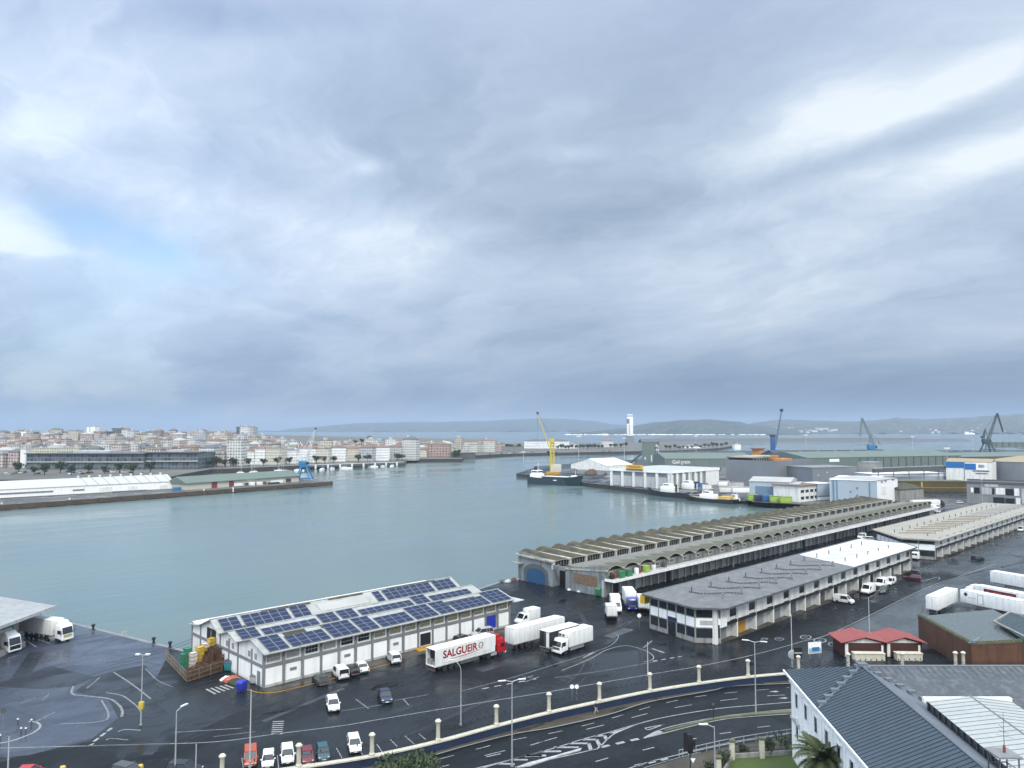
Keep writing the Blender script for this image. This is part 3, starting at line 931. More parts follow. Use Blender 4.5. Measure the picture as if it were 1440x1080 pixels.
railings()

# ------------------------------------------------------------------ solar-roofed warehouse
def solar_warehouse():
    L = 54.4
    O = Vector((58, 115, 0))
    t = thing('solar_warehouse', 'long white warehouse with three gabled roofs carrying rows of solar panels', 'warehouse', O)
    gab = [(-.9, 9.3, 4.1, 6.95), (9.3, 16.3, 12.5, 6.6), (16.3, 24.6, 19.8, 7.35)]
    EZ = 5.5
    wall = MB()
    wall.box(0, L, .3, 28.6, 0, EZ - .12)
    for y0, y1, yp, zp in gab:
        for x in (0.0, L - .25):
            wall.extr([], 0, 0) if False else wall.mesh([(x, y0, EZ - .12), (x, y1, EZ - .12), (x, yp, zp - .14), (x + .25, y0, EZ - .12), (x + .25, y1, EZ - .12), (x + .25, yp, zp - .14)],
                                                       [(0, 2, 1), (3, 4, 5), (0, 1, 4, 3), (1, 2, 5, 4), (2, 0, 3, 5)])
    wall.build('wall', 'off_white', t)
    OV = .55
    ny = -.9
    for i, (y0, y1, yp, zp) in enumerate(gab):
        ya = ny if i == 0 else y0
        za = EZ - (zp - EZ) / (yp - y0) * (y0 - ya) if i == 0 else EZ
        mb = MB()
        th = .14
        mb.mesh([(-OV, ya, za), (L + OV, ya, za), (L + OV, yp, zp), (-OV, yp, zp), (-OV, y1, EZ), (L + OV, y1, EZ)] + [(-OV, ya, za - th), (L + OV, ya, za - th), (L + OV, yp, zp - th), (-OV, yp, zp - th), (-OV, y1, EZ - th), (L + OV, y1, EZ - th)],
                [(0, 1, 2, 3), (3, 2, 5, 4), (7, 6, 9, 8), (8, 9, 10, 11), (0, 6, 7, 1), (4, 5, 11, 10), (0, 3, 9, 6), (3, 4, 10, 9), (1, 7, 8, 2), (2, 8, 11, 5)])
        # walkways, ridge cap and ribs of the sheeting
        mb.box(-OV, L + OV, yp - .16, yp + .16, zp - .02, zp + .06)
        for k in range(20):
            x = 1.2 + k * 2.8
            for (p, zz, q, zq) in ((ya, za, yp, zp), (y1, EZ, yp, zp)):
                mb.bar((x, p, zz + .01), (x, q, zq + .01), .035, 3)
        mb.build('gable_roof', 'roof_white', t)
    mb = MB()
    mb.mesh([(-OV, 24.6, EZ + .02), (L + OV, 24.6, EZ + .02), (L + OV, 29.3, 4.9), (-OV, 29.3, 4.9), (-OV, 24.6, EZ - .14), (L + OV, 24.6, EZ - .14), (L + OV, 29.3, 4.75), (-OV, 29.3, 4.75)],
            [(0, 1, 2, 3), (7, 6, 5, 4), (0, 4, 5, 1), (2, 6, 7, 3), (1, 5, 6, 2), (3, 7, 4, 0)])
    mb.build('rear_roof', 'roof_white', t)
    mb = MB()
    mb.box(L + .2, L + 3.4, ny, 4.5, EZ - .62, EZ - .50).build('end_canopy', 'light_grey', t)
    # rooflights and mossy strips
    for (x0, x1, f0, f1, gi, m) in ((20, 31, .15, .7, 2, 'roof_pale'), (9, 19, .82, .96, 2, 'roof_moss'), (23, 31, .84, .97, 2, 'roof_moss'), (37, 50, .86, .97, 2, 'roof_moss'), (4, 12, .02, .2, 2, 'roof_moss'), (39, 47, .55, .8, 0, 'roof_moss'), (42, 49, .05, .2, 1, 'roof_moss'), (5, 9, .72, .98, 0, 'roof_moss'), (12, 17, .78, .98, 0, 'roof_moss')):
        y0, y1, yp, zp = gab[gi]
        ya = y0 if gi else y0
        p = lambda f: (ya + (yp - ya) * f, EZ + (zp - EZ) * f + .03)
        (a, za), (b, zb) = p(f0), p(f1)
        MB().mesh([(x0, a, za), (x1, a, za), (x1, b, zb), (x0, b, zb), (x0, a, za + .05), (x1, a, za + .05), (x1, b, zb + .05), (x0, b, zb + .05)], [(4, 5, 6, 7), (0, 1, 5, 4), (1, 2, 6, 5), (2, 3, 7, 6), (3, 0, 4, 7)]).build('roof_patch', m, t)
    # facade bays
    nb = 16
    bw = L / nb
    doors = ['clean_white'] * nb
    doors[9] = 'near_black'; doors[14] = 'royal_blue'
    for i in range(nb + 1):
        x = i * bw
        MB().box(x - .2, x + .2, .02, .3, 0, EZ - .2).build('pilaster', 'mid_grey', t)
        br = MB()
        arc = [(.02 - .85 * (1 - math.cos(a)), 4.1 + 1.1 * math.sin(a)) for a in [k * math.pi / 12 for k in range(7)]]
        prof = [(y, z) for y, z in arc] + [(-.83, 5.3), (.02, 5.45)]
        br.mesh([(x - .09, y, z) for y, z in prof] + [(x + .09, y, z) for y, z in prof],
                [tuple(range(len(prof))), tuple(reversed(range(len(prof), 2 * len(prof))))] + [(j, j + len(prof), (j + 1) % len(prof) + len(prof), (j + 1) % len(prof)) for j in range(len(prof))])
        br.build('eave_bracket', 'mid_grey', t)
    for i in range(nb):
        x0, x1 = i * bw + .2, (i + 1) * bw - .2
        MB().box(x0, x1, .10, .3, 3.0, 3.55).build('grey_band', 'mid_grey', t)
        MB().box(x0, x1, .06, .3, 0, .42).build('plinth', 'light_grey', t)
        narrow = .25 if i in (1, 4, 7, 9, 14) else .04
        d = MB()
        d.box(x0 + narrow, x1 - narrow, .14, .3, .42 if i not in (9, 14) else .02, 2.94 if i not in (9,) else 2.6)
        d.build('door', doors[i], t)
        if i in (1, 4, 7):
            MB().box(x0 + .9, x0 + 1.5, .09, .14, 1.7, 2.2).box(x1 - 1.5, x1 - .9, .09, .14, 1.7, 2.2).build('door_window', 'mid_grey', t)
        if i == 9:
            MB().box(x0 + .04, x0 + .24, .1, .3, .42, 2.94).box(x1 - .24, x1 - .04, .1, .3, .42, 2.94).box(x0 + .25, x1 - .25, .1, .3, 2.62, 2.94).build('door_frame', 'clean_white', t)
        # upper glazed strip: small panes
        wmb = MB()
        for c in range(4):
            for r in range(2):
                xx = x0 + .35 + c * (bw - 1.1) / 4
                wmb.box(xx, xx + (bw - 1.1) / 4 - .08, .2, .28, 3.85 + r * .62, 4.38 + r * .62)
        wmb.build('window', 'dark_glass' if i in (2, 4, 5) else ('shutter_grey' if i < 6 else 'glaze_ochre'), t)
    # gable end: posts, band, doors
    fr = MB()
    for y in (.3, 4.3, 9.3, 12.8, 16.3, 20.0, 24.6, 28.4):
        fr.box(-.14, .0, y - .17, y + .17, 0, EZ - .2)
    fr.box(-.12, 0, .3, 28.5, 3.0, 3.5)
    fr.build('gable_frame', 'mid_grey', t)
    for y0, y1 in ((.6, 4.0), (4.7, 9.0), (9.7, 12.5), (13.1, 16.0), (16.6, 19.7), (20.3, 24.3)):
        MB().box(-.06, 0, y0, y1, .35, 2.95).build('gable_panel', 'clean_white', t)
    MB().box(-.10, -.02, 18.2, 21.8, 3.4, 5.6).build('gable_opening', 'near_black', t)
    MB().box(-.10, -.02, 1.2, 2.3, .02, 2.3).build('side_door', 'mid_grey', t)
    for (y0, y1, yp, zp) in gab:
        MB().box(-.09, 0, yp - 1.5, yp - .8, 3.9, 4.8).box(-.09, 0, yp + .8, yp + 1.5, 3.9, 4.8).build('gable_window', 'shutter_grey', t)
    index_kids()
    # solar arrays: one thing per array, one part per panel
    PW, PH = 1.78, 1.28
    PHS = (1.14, .98, 1.08)
    arrays = []
    for gi, x, gap, spec in ((0, .5, .5, ((2, 4), (4, 3), (3, 4), (2, 4), (4, 3), (3, 4), (2, 4), (5, 3), (3, 4))), (1, .6, .6, ((2, 3), (6, 2), (2, 3), (2, 3), (7, 2), (2, 3), (6, 2))), (2, .6, .6, ((2, 3), (5, 3), (2, 3)))):
        for nc, nr in spec:
            arrays.append((gi, x, nc, nr)); x += nc * PW + gap
    for x, nc, nr in ((33.0, 1, 3), (35.4, 7, 3), (48.6, 3, 3)):
        arrays.append((2, x, nc, nr))
    words = ['near', 'middle', 'far']
    cnt = [0, 0, 0]; tot = [sum(1 for a in arrays if a[0] == k) for k in range(3)]
    ordn = ['leftmost', 'second from left', 'third from left', 'fourth from left', 'fifth from left', 'sixth from left', 'seventh from left', 'eighth from left', 'ninth from left']
    pm = None
    for gi, x, nc, nr in arrays:
        y0, y1, yp, zp = gab[gi]
        ya = ny if gi == 0 else y0
        za = EZ - (zp - EZ) / (yp - y0) * (y0 - ya)
        sl_ = math.atan2(zp - za, yp - ya)
        s0 = (.3, .12, .12)[gi]
        k = cnt[gi]; cnt[gi] += 1
        pos = 'rightmost' if k == tot[gi] - 1 else ordn[k]
        r = thing('solar_array', f'{pos} solar array on the {words[gi]} roof slope, {nc} panels wide and {nr} deep', 'solar array', O + Vector((x, ya + s0 * math.cos(sl_), za + s0 * math.sin(sl_) + .10)), 0, 'solar arrays on the warehouse roof')
        r.rotation_euler.x = sl_
        for c in range(nc):
            for q in range(nr):
                if pm is None:
                    mb = MB()
                    mb.box(.02, PW - .02, .02, PH - .02, 0, .045, 1)
                    mb.box(.07, PW - .07, .06, PH - .06, .04, .052, 0)
                    pm = mb.build('panel', ['solar_cell', 'solar_frame'], r)
                    o = pm
                else:
                    o = pm.copy(); COL.objects.link(o); o.parent = r
                o.location = (c * PW, q * PHS[gi] * 1.02, 0); o.scale.y = PHS[gi] / PH
solar_warehouse()
flat('warehouse_kerb', [(57.2, 114.8), (57.6, 112.4), (112, 111.8), (113, 114.8)], .012, 'sidewalk_paving')
yl = MB(); stripe(yl, curve_pts([(55.5, 121), (55.9, 116), (57.4, 112.6), (62, 111.6), (80, 111.4)], 6), .22, .03)
tag(yl.build('yellow_kerb_line', 'ochre'), kind='structure')

# ------------------------------------------------------------------ vaulted fish hall
def vault_strip(mb, nb, bw, y0, z0, y1, z1, rise, rise1, seg=8, m=0, rib=1, th=.16, gw=.5):
    for i in range(nb):
        xa, xb = i * bw, (i + 1) * bw
        P0, P1 = [], []
        for k in range(seg + 1):
            f = k / seg
            x = xa + .22 + (bw - .44) * f
            h = 4 * f * (1 - f)
            P0.append((x, y0, z0 + rise * h)); P1.append((x, y1, z1 + rise1 * h))
        for k in range(seg):
            mb.mesh([P0[k], P0[k + 1], P1[k + 1], P1[k]], [(0, 1, 2, 3)], m)
        # shell thickness showing at both ends
        for P in (P0, P1):
            for k in range(seg):
                a, b = P[k], P[k + 1]
                mb.mesh([a, b, (b[0], b[1], b[2] - th), (a[0], a[1], a[2] - th)], [(0, 1, 2, 3)], rib)
        # gutter between shells
    for i in range(nb + 1):
        x = i * bw
        mb.mesh([(x - gw, y0 - .12, z0 + .16), (x + gw, y0 - .12, z0 + .16), (x + gw, y1 + .12, z1 + .16), (x - gw, y1 + .12, z1 + .16), (x - gw, y0 - .12, z0 - .25), (x + gw, y0 - .12, z0 - .25), (x + gw, y1 + .12, z1 - .25), (x - gw, y1 + .12, z1 - .25)],
                [(0, 1, 2, 3), (4, 7, 6, 5), (0, 4, 5, 1), (2, 6, 7, 3), (1, 5, 6, 2), (3, 7, 4, 0)], rib)

def fish_hall():
    NB, BW = 37, 6.57
    L = NB * BW
    t = thing('fish_market_hall', 'very long concrete fish hall roofed with rows of mossy vaults beside the water', 'hall', (148, 118, 0))
    # near block
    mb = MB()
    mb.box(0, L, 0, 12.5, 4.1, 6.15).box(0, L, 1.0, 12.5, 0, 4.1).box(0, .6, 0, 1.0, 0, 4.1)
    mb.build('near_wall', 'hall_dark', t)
    mb = MB()
    vault_strip(mb, NB, BW, -.5, 6.35, 12.7, 5.3, 1.0, .2, gw=.35)
    mb.build('near_vaults', ['vault_grey', 'vault_rib'], t)
    tym = MB()
    for i in range(NB):
        pts = [(i * BW + .25 + (BW - .5) * k / 8, .35, 6.12 + 1.0 * 4 * (k / 8) * (1 - k / 8)) for k in range(9)]
        tym.poly(pts + [(i * BW + BW - .25, .35, 6.0), (i * BW + .25, .35, 6.0)])
    tym.build('vault_openings', 'near_black', t, fix=False)
    # first-floor canopy
    MB().box(-.3, L, -3.0, -.02, 4.0, 4.28, 0, 1).box(-.3, L, -3.06, -3.0, 3.86, 4.5, 2).box(-.36, -.3, -3.06, 0, 3.86, 4.5, 2).build('canopy', ['hall_concrete', 'light_grey', 'white_paint'], t)
    # end wall tilts up to the street side
    MB().mesh([(-.2, 0, 0), (-.2, 12.5, 0), (-.2, 12.5, 5.6), (-.2, 0, 7.4), (0, 0, 0), (0, 12.5, 0), (0, 12.5, 5.6), (0, 0, 7.4)],
              [(0, 3, 2, 1), (4, 5, 6, 7), (0, 4, 7, 3), (3, 7, 6, 2), (2, 6, 5, 1)]).build('near_end_wall', 'hall_wall_blue', t)
    MB().box(-.25, -.2, 2.4, 10.2, 2.0, 4.6).build('mural_panel', 'mural_brown', t)
    pier = door = None
    for i in range(NB * 2 + 1):
        x = i * BW / 2
        if pier is None:
            pier = o = MB().box(-.24, .24, .45, 1.0, 0, 4.0).build('bay_pier', 'light_grey', t)
        else:
            o = pier.copy(); COL.objects.link(o); o.parent = t
        o.location.x = x
    rr = random.Random(5)
    pro = {}
    for i in range(NB * 2):
        x = i * BW / 2 + BW / 4
        m = rr.choice(['shutter_grey', 'hall_concrete', 'mid_grey', 'light_grey', 'light_grey', 'near_black', 'shutter_grey', 'hall_concrete'])
        if m not in pro:
            pro[m] = o = MB().box(-1.2, 1.2, .86, 1.0, .05, 3.0).build('shutter', m, t)
        else:
            o = pro[m].copy(); COL.objects.link(o); o.parent = t
        o.location.x = x
    win = None
    for i in range(NB * 2):
        x = i * BW / 2 + (1.3 if i % 2 else 2.1)
        if win is None:
            mb = MB().box(-.75, .75, -.06, 0, 4.35 + .55, 5.85, 1)
            mb.box(-.66, -.05, -.09, -.03, 4.98, 5.78, 0).box(.05, .66, -.09, -.03, 4.98, 5.78, 0)
            win = o = mb.build('upper_window', ['dark_glass', 'off_white'], t)
        elif i % 2 == 0:
            o = win.copy(); COL.objects.link(o); o.parent = t
        else:
            continue
        o.location.x = x
    dr = None
    for i in range(NB):
        if dr is None:
            dr = o = MB().box(-.4, .4, -.05, 0, 4.28, 5.9).build('terrace_door', 'dark_grey', t)
        else:
            o = dr.copy(); COL.objects.link(o); o.parent = t
        o.location.x = i * BW + 4.9
    # passage
    MB().box(2.5, L, 12.5, 17.5, 4.05, 4.4).build('passage_roof', 'flat_roof_grey', t)
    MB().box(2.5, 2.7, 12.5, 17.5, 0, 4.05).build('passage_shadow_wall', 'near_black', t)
    # tall block by the water
    mb = MB()
    mb.box(0, L, 17.6, 30, 0, 4.6).box(0, L, 29.6, 30, 4.6, 6.5)
    mb.build('quay_side_wall', 'hall_concrete', t)
    MB().mesh([(-.2, 17.4, 0), (-.2, 30, 0), (-.2, 30, 7.9), (-.2, 17.4, 6.5), (0, 17.4, 0), (0, 30, 0), (0, 30, 7.9), (0, 17.4, 6.5)],
              [(0, 3, 2, 1), (4, 5, 6, 7), (0, 4, 7, 3), (3, 7, 6, 2), (2, 6, 5, 1)]).build('quay_end_wall', 'hall_wall_blue', t)
    arch = [(20.0, .02)] + [(23.4 + 3.4 * math.cos(a), 2.3 + 1.6 * math.sin(a)) for a in [math.pi - k * math.pi / 10 for k in range(11)]] + [(26.8, .02)]
    big = [(18.9, .01)] + [(23.4 + 4.5 * math.cos(a), 2.6 + 2.5 * math.sin(a)) for a in [math.pi - k * math.pi / 10 for k in range(11)]] + [(27.9, .01)]
    MB().poly([(-.26, y, z) for y, z in arch]).build('arched_blue_door', 'door_blue', t, fix=False)
    MB().poly([(-.23, y, z) for y, z in big]).build('door_arch', 'dark_grey', t, fix=False)
    pas = [(12.9, .02)] + [(15.0 + 2.3 * math.cos(a), 3.0 + 1.9 * math.sin(a)) for a in [math.pi - k * math.pi / 8 for k in range(9)]] + [(17.2, .02)]
    MB().box(-.25, 2.5, 12.5, 12.8, 0, 5.4).box(-.25, 2.5, 17.2, 17.4, 0, 5.4).box(-.25, .1, 12.5, 17.4, 4.6, 5.6).build('passage_arch', 'hall_wall_blue', t)
    MB().box(-1.6, 0, 28.0, 31.5, 4.6, 4.8).build('side_canopy', 'hall_concrete', t)
    mb = MB()
    vault_strip(mb, NB, BW, 17.1, 6.45, 30.6, 6.9, .2, 1.05, gw=.72)
    mb.build('tall_vaults', ['roof_moss', 'vault_rib'], t)
    gl = MB()
    gl.box(0, L, 17.6, 17.7, 4.6, 6.3)
    for i in range(NB * 6):
        x = i * BW / 6
        if i % 6:
            gl.box(x - .05, x + .05, 17.5, 17.6, 4.6, 6.2, 1)
    gl.build('clerestory_glazing', ['near_black', 'vault_rib'], t)
    cp = None
    for i in range(NB + 1):
        if cp is None:
            cp = o = MB().box(-.32, .32, 17.0, 17.6, 4.4, 6.6).build('clerestory_pier', 'light_grey', t)
        else:
            o = cp.copy(); COL.objects.link(o); o.parent = t
        o.location.x = i * BW
fish_hall()

# ------------------------------------------------------------------ flat-roofed market blocks
def market_block(label, O, L, D, foot, roofpoly, roofm, nb, seed, H=7.0, membrane=None, ductm='dark_grey', odd_doors=False):
    t = thing('market_building', label, 'market building', O)
    rr = random.Random(seed)
    bw = L / nb
    mb = MB()
    inner = [(p[0], max(p[1], 3.2)) if p[0] > 8 else p for p in foot]
    mb.prism(foot, 0, .14, 1)
    core = [(foot[0][0] + 3.2, 3.2)] + [(L, 3.2)] + foot[2:-1] + [(foot[-1][0] + 3, foot[-1][1] + 1.2)]
    mb.prism([(x if i else x, y) for i, (x, y) in enumerate(core)], .14, H - .3)
    mb.build('inner_wall', ['hall_concrete', 'sidewalk_paving'], t)
    rf = MB()
    rf.prism(roofpoly, H - .32, H, 0)
    for a, b in zip(roofpoly, roofpoly[1:] + roofpoly[:1]):           # low upstand round the roof
        rf.bar((*a, H), (*b, H), .13, 4)
    rf.build('roof', roofm, t)
    if membrane:
        MB().prism(membrane, H, H + .05).build('roof_membrane', 'roof_membrane', t)
    # long side: one bay after another
    protos = {}
    def part(name, m, mk, x, **kw):
        k = (name, m)
        if k not in protos:
            protos[k] = o = mk().build(name, m, t)
        else:
            o = protos[k].copy(); COL.objects.link(o); o.parent = t
        o.location.x = x
    for i in range(nb):
        x = i * bw
        part('bay_wall', 'off_white', lambda: MB().box(0, bw * .62, .3, 3.2, 3.6, H - .3).box(bw * .62, bw, .6, 3.2, 3.6, H - .3), x)
        part('upper_window', 'dark_glass', lambda: MB().box(bw * .63, bw * .97, .42, .6, 4.3, 6.4), x)
        part('bay_pier', 'off_white', lambda: MB().mesh([(-.25, .3, 0), (.25, .3, 0), (.3, 3.2, 0), (-.25, 3.2, 0), (-.25, .3, H - .3), (.25, .3, H - .3), (.3, 3.2, H - .3), (-.25, 3.2, H - .3)], [(0, 1, 5, 4), (1, 2, 6, 5), (2, 3, 7, 6), (3, 0, 4, 7)]), x)
        part('canopy', 'near_black', lambda: MB().box(.3, bw - .25, .12, 3.2, 3.0, 3.6), x)
        dm = rr.choice(['shutter_grey', 'mid_grey', 'dark_grey', 'dark_grey', 'shutter_grey', 'near_black'])
        if odd_doors and i == 1:  # this bay has a yellow door
            dm = 'ochre'
        if odd_doors and i in (9, 10):
            dm = 'near_black'
        part('bay_door', dm, lambda: MB().box(bw * .14, bw * .66, 1.3, 3.2, .14, 2.95), x)
        part('office_panel', 'light_grey', lambda: MB().box(bw * .70, bw - .3, 1.5, 3.2, .14, 2.95), x)
    part('bay_pier', 'off_white', lambda: None, L)
    # roof plant: ducts in dog-legs, vents
    for i in range(1, nb):
        x = i * bw
        def duct():
            mb = MB()
            pts = [(0, D * .72), (.2, D * .56), (1.9, D * .46), (5.6, D * .30), (6.1, D * .14)]
            for a, b in zip(pts, pts[1:]):
                n = max(1, int(math.dist(a, b) / .62))
                for k in range(n):
                    f0, f1 = k / n, (k + .72) / n
                    mb.bar((a[0] + (b[0] - a[0]) * f0, a[1] + (b[1] - a[1]) * f0, H + .2), (a[0] + (b[0] - a[0]) * f1, a[1] + (b[1] - a[1]) * f1, H + .2), .15, 5)
            return mb
        def low():
            return MB().bar((0, D * .64, H + .06), (D * .40, D * .26, H + .06), .22, 4)
        white = membrane and x > membrane[0][0] - 3
        if ductm == 'vault_rib':
            part('roof_rib', 'mural_brown' if x < L * .55 else 'mid_grey', low, x)
        elif not white:
            part('roof_duct', ductm, duct, x)
        else:
            part('roof_seam', 'flat_roof_grey', lambda: MB().bar((0, D * .75, H + .08), (2, D * .45, H + .08), .06, 4).bar((2, D * .45, H + .08), (6, D * .40, H + .08), .06, 4), x)
        part('roof_vent', 'mid_grey', lambda: MB().lathe([(.16, H), (.16, H + .75), (.28, H + .78), (.28, H + .95), (.05, H + 1.05)], 7, (0, D * .22, 0)), x)
        part('tall_vent', 'dark_grey', lambda: MB().lathe([(.14, H), (.14, H + .9), (.24, H + .92), (.05, H + 1.1)], 7, (1, D * .72, 0)), x)
    return t

foot1 = [(0.8, 0), (106.5, 0), (110, 3.6), (110, 15.6), (0.2, 15.8), (-2.3, 3.7)]
roof1 = [(0.2, -1.5), (107, -1.5), (112, 3.2), (112, 17), (-.6, 17.3), (-3.6, 3.4)]
mk1 = market_block('long white market building with grey flat roof turning bright white at its far half', (131, 77.2, 0), 106, 15.6, foot1, roof1, 'flat_roof_grey', 14, 3, membrane=[(62, -1.2), (106.6, -1.2), (111.4, 3.4), (111.4, 16.4), (70, 16.4), (66, 8)], odd_doors=True)
def front_face(t, a, b, H, cols, base='hall_concrete', mid='clean_white', door=None):
    "two-storey end facade between plan points a and b (a left, b right as seen)"
    a, b = Vector((*a, 0)), Vector((*b, 0))
    d = (b - a); W = d.length; d.normalize()
    n = Vector((d.y, -d.x, 0))
    ang = math.atan2(d.y, d.x)
    def pb(name, m, x0, x1, z0, z1, out0, out1):
        o = MB().box(x0, x1, -out1, -out0, z0, z1).build(name, m, t)
        o.location = a; o.rotation_euler.z = ang
        return o
    pb('end_wall', base, 0, W, .0, H - .32, -.35, 0)
    pb('white_band', mid, .02, W - .02, 3.05, 4.75, 0, .06)
    k = W / cols
    for i in range(cols):
        pb('upper_window', 'dark_glass', i * k + .25, (i + 1) * k - .25, 4.95, 6.35, 0, .05)
        pb('lower_window', 'dark_glass', i * k + .2, (i + 1) * k - .2, 1.1 if i != door else .15, 2.85, 0, .05)
        pb('mullion', base, i * k - .1, i * k + .1, .14, H - .35, .0, .10)
    return ang, a
ang, a0 = front_face(mk1, (0.2, 15.8), (-2.3, 3.7), 7.0, 5, door=2)
s = MB().box(5.2, 7.6, -.16, -.07, 3.0, 3.75).build('name_board', 'navy', mk1); s.location = a0; s.rotation_euler.z = ang
ang, a0 = front_face(mk1, (-2.3, 3.7), (0.8, 0), 7.0, 1)
s = MB().box(.9, 3.9, -.10, -.065, 3.5, 4.35).build('faded_lettering_panel', 'light_grey', mk1); s.location = a0; s.rotation_euler.z = ang
front_face(mk1, (106.5, 0), (110, 3.6), 7.0, 1)
MB().box(.9, 3.0, -.06, .3, 3.0, 4.6).build('corner_panel', 'clean_white', mk1)
MB().prism([(0.3, 17.2), (2.8, 17.2), (2.8, 18.4), (.3, 18.4)], 4.8, 6.6).build('side_panel', 'sign_yellow', mk1)

foot3 = [(-1, 0), (142, 0), (146, 4), (146, 21), (12, 22), (-3, 9)]
roof3 = [(-1.4, -1.4), (143, -1.4), (148, 4), (148, 22.5), (11.5, 23.4), (-4.6, 9.2)]
mk3 = market_block('long beige-roofed market building at the right, end bay facing the open yard', (263, 78.2, 0), 142, 21, foot3, roof3, 'roof_beige', 19, 9, H=6.3, ductm='vault_rib', membrane=None)
front_face(mk3, (12, 22), (-3, 9), 6.3, 6)
front_face(mk3, (-3, 9), (-1, 0), 6.3, 2, door=0)

# ------------------------------------------------------------------ white building with zinc roof, bottom right
def white_building():
    t = thing('white_building', 'white classical building with blue grey standing seam zinc roof and glazed lantern', 'building', cf(0, 0, 0), YAW)
    def fx(y):
        return 35.0 + (y - 97.3) * .087
    EZ, RZ = 10.6, 13.5
    y0, y1 = 40.0, 97.3
    RY = 90.0
    wall = MB()
    pts = [(fx(y0), y0), (fx(y1), y1), (96, 95.5), (96, 40)]
    wall.prism(pts, 0, EZ - .5)
    wall.build('wall', 'facade_white', t)
    # cornice: stepped moulding along the facade and the far side
    for z0, z1, o in ((9.3, 9.55, .18), (EZ - .55, EZ - .25, .38), (EZ - .25, EZ, .72)):
        mb = MB()
        mb.prism([(fx(y0) - o, y0), (fx(y1) - o, y1 + o), (96, 95.5 + o), (96, 95.3), (fx(y1) + .3, y1 - .3), (fx(y0) + .3, y0)], z0, z1)
        mb.build('cornice', 'facade_white', t)
    MB().prism([(fx(y0) - .14, y0), (fx(y1) - .14, y1 + .14), (fx(y1) + .2, y1 + .14), (fx(y0) + .2, y0)], 4.9, 5.2).build('string_course', 'light_grey', t)
    # facade windows and pilasters
    win = pila = hood = None
    def put(p, mk, name, m, y, z=0):
        if p is None:
            p = o = mk().build(name, m, t)
        else:
            o = p.copy(); COL.objects.link(o); o.parent = t
        o.location = (fx(y), y, z)
        o.rotation_euler.z = -.087
        return p
    fr = None; sill = None
    for i in range(14):
        y = 94.6 - i * 3.75
        for z, h in ((7.0, 1.75), (3.2, 0.0)):
            win = put(win, lambda: MB().box(-.05, .1, -.55, .55, 0, 1.75), 'window', 'dark_glass', y, 7.0 if z == 7.0 else 5.55 - 2.2)
            fr = put(fr, lambda: MB().box(-.13, -.0, -.72, -.55, -.1, 1.9).box(-.13, 0, .55, .72, -.1, 1.9).box(-.13, 0, -.55, .55, 1.75, 1.92), 'window_surround', 'facade_white', y, 7.0 if z == 7.0 else 5.55 - 2.2)
        hood = put(hood, lambda: MB().mesh([(-.35, -.95, 0), (-.35, .95, 0), (-.35, 0, .42), (0, -.95, 0), (0, .95, 0), (0, 0, .42)], [(0, 1, 2), (0, 3, 4, 1), (1, 4, 5, 2), (2, 5, 3, 0)]), 'window_hood', 'light_grey', y, 5.4)
        pila = put(pila, lambda: MB().box(-.16, .0, -.30, .30, .3, 9.3), 'pilaster', 'facade_white', y - 1.87)
    # roofs
    def rx(y):
        return fx(y) + 6.3
    A = (fx(y0) - .6, y0, EZ + .03); B = (fx(y1) - .6, y1 + .6, EZ + .03)
    apex = (rx(RY), RY, RZ)
    S = (rx(y0), y0, RZ)
    E = (96, RY, RZ)
    NE = (96, 96.2, EZ + .03)
    def slope(pts, m='zinc_roof', name='roof_slope', seams=None, step=.66):
        mb = MB().poly(pts)
        P = [Vector(p) for p in pts]
        nrm = (P[1] - P[0]).cross(P[-1] - P[0]).normalized()
        if nrm.z < 0:
            nrm = -nrm
        if seams:
            # seam lines from the eave edge P0-P1 upward, clipped by the polygon
            up = nrm.cross(Vector((P[1] - P[0])).normalized())
            if up.z < 0:
                up = -up
            e = (P[1] - P[0]); Ln = e.length; e.normalize()
            n = len(P)
            k = .3
            while k < Ln:
                o = P[0] + e * k
                best = 0
                for i in range(1, n):
                    a, b = P[i], P[(i + 1) % n]
                    a2 = Vector(((a - P[0]).dot(e), (a - P[0]).dot(up))); b2 = Vector(((b - P[0]).dot(e), (b - P[0]).dot(up)))
                    if abs(b2.x - a2.x) < 1e-6 or not (min(a2.x, b2.x) <= k <= max(a2.x, b2.x)):
                        continue
                    f = (k - a2.x) / (b2.x - a2.x)
                    best = max(best, a2.y + (b2.y - a2.y) * f)
                if best > .3:
                    mb.bar(o + nrm * .015, o + up * best + nrm * .015, .026, 4, m=1)
                k += step
        o = mb.build(name, [m, 'zinc_seam'], t, fix=False)
        if o.data.polygons[0].normal.z < 0:
            o.data.flip_normals()
    slope([A, B, apex, S], seams=True)                                       # street slope
    slope([NE, B, apex, E][::1], seams=True)                                 # far slope
    # inner slope of the street wing and valley
    V = (rx(RY) + 5.0, RY - 5.6, 11.2)
    V0 = (rx(y0) + 4.0, y0, 11.6)
    slope([V0, (rx(RY) + 4.0, RY - 4.6, 11.6), apex, S], 'zinc_light', 'inner_slope')
    slope([(96, RY - 9, 9.6), (rx(RY) + 4.0, RY - 9, 9.6), (rx(RY) + 4.0, RY - 4.6, 11.6), apex, E], 'zinc_mid', 'courtyard_slope')
    mb = MB()
    k = 0
    while k < 52:                                                            # seams down the courtyard slope
        x = apex[0] + .3 + k
        mb.bar((x, RY, RZ + .01), (x + 1.4, RY - 9, 9.64), .032, 4)
        k += .75
    mb.build('courtyard_seams', 'zinc_seam', t)
    # ridge caps
    MB().bar(apex, S, .14, 5).bar(apex, E, .12, 5).build('ridge_cap', 'zinc_light', t)
    # fire wall with steps across the street slope
    q0 = Vector((fx(84) - .55, 84.3, EZ + .05)); q1 = Vector(apex)
    mb = MB(); mb.bar(q0 + Vector((0, 0, .05)), q1 + Vector((0, 0, .05)), .16, 4)
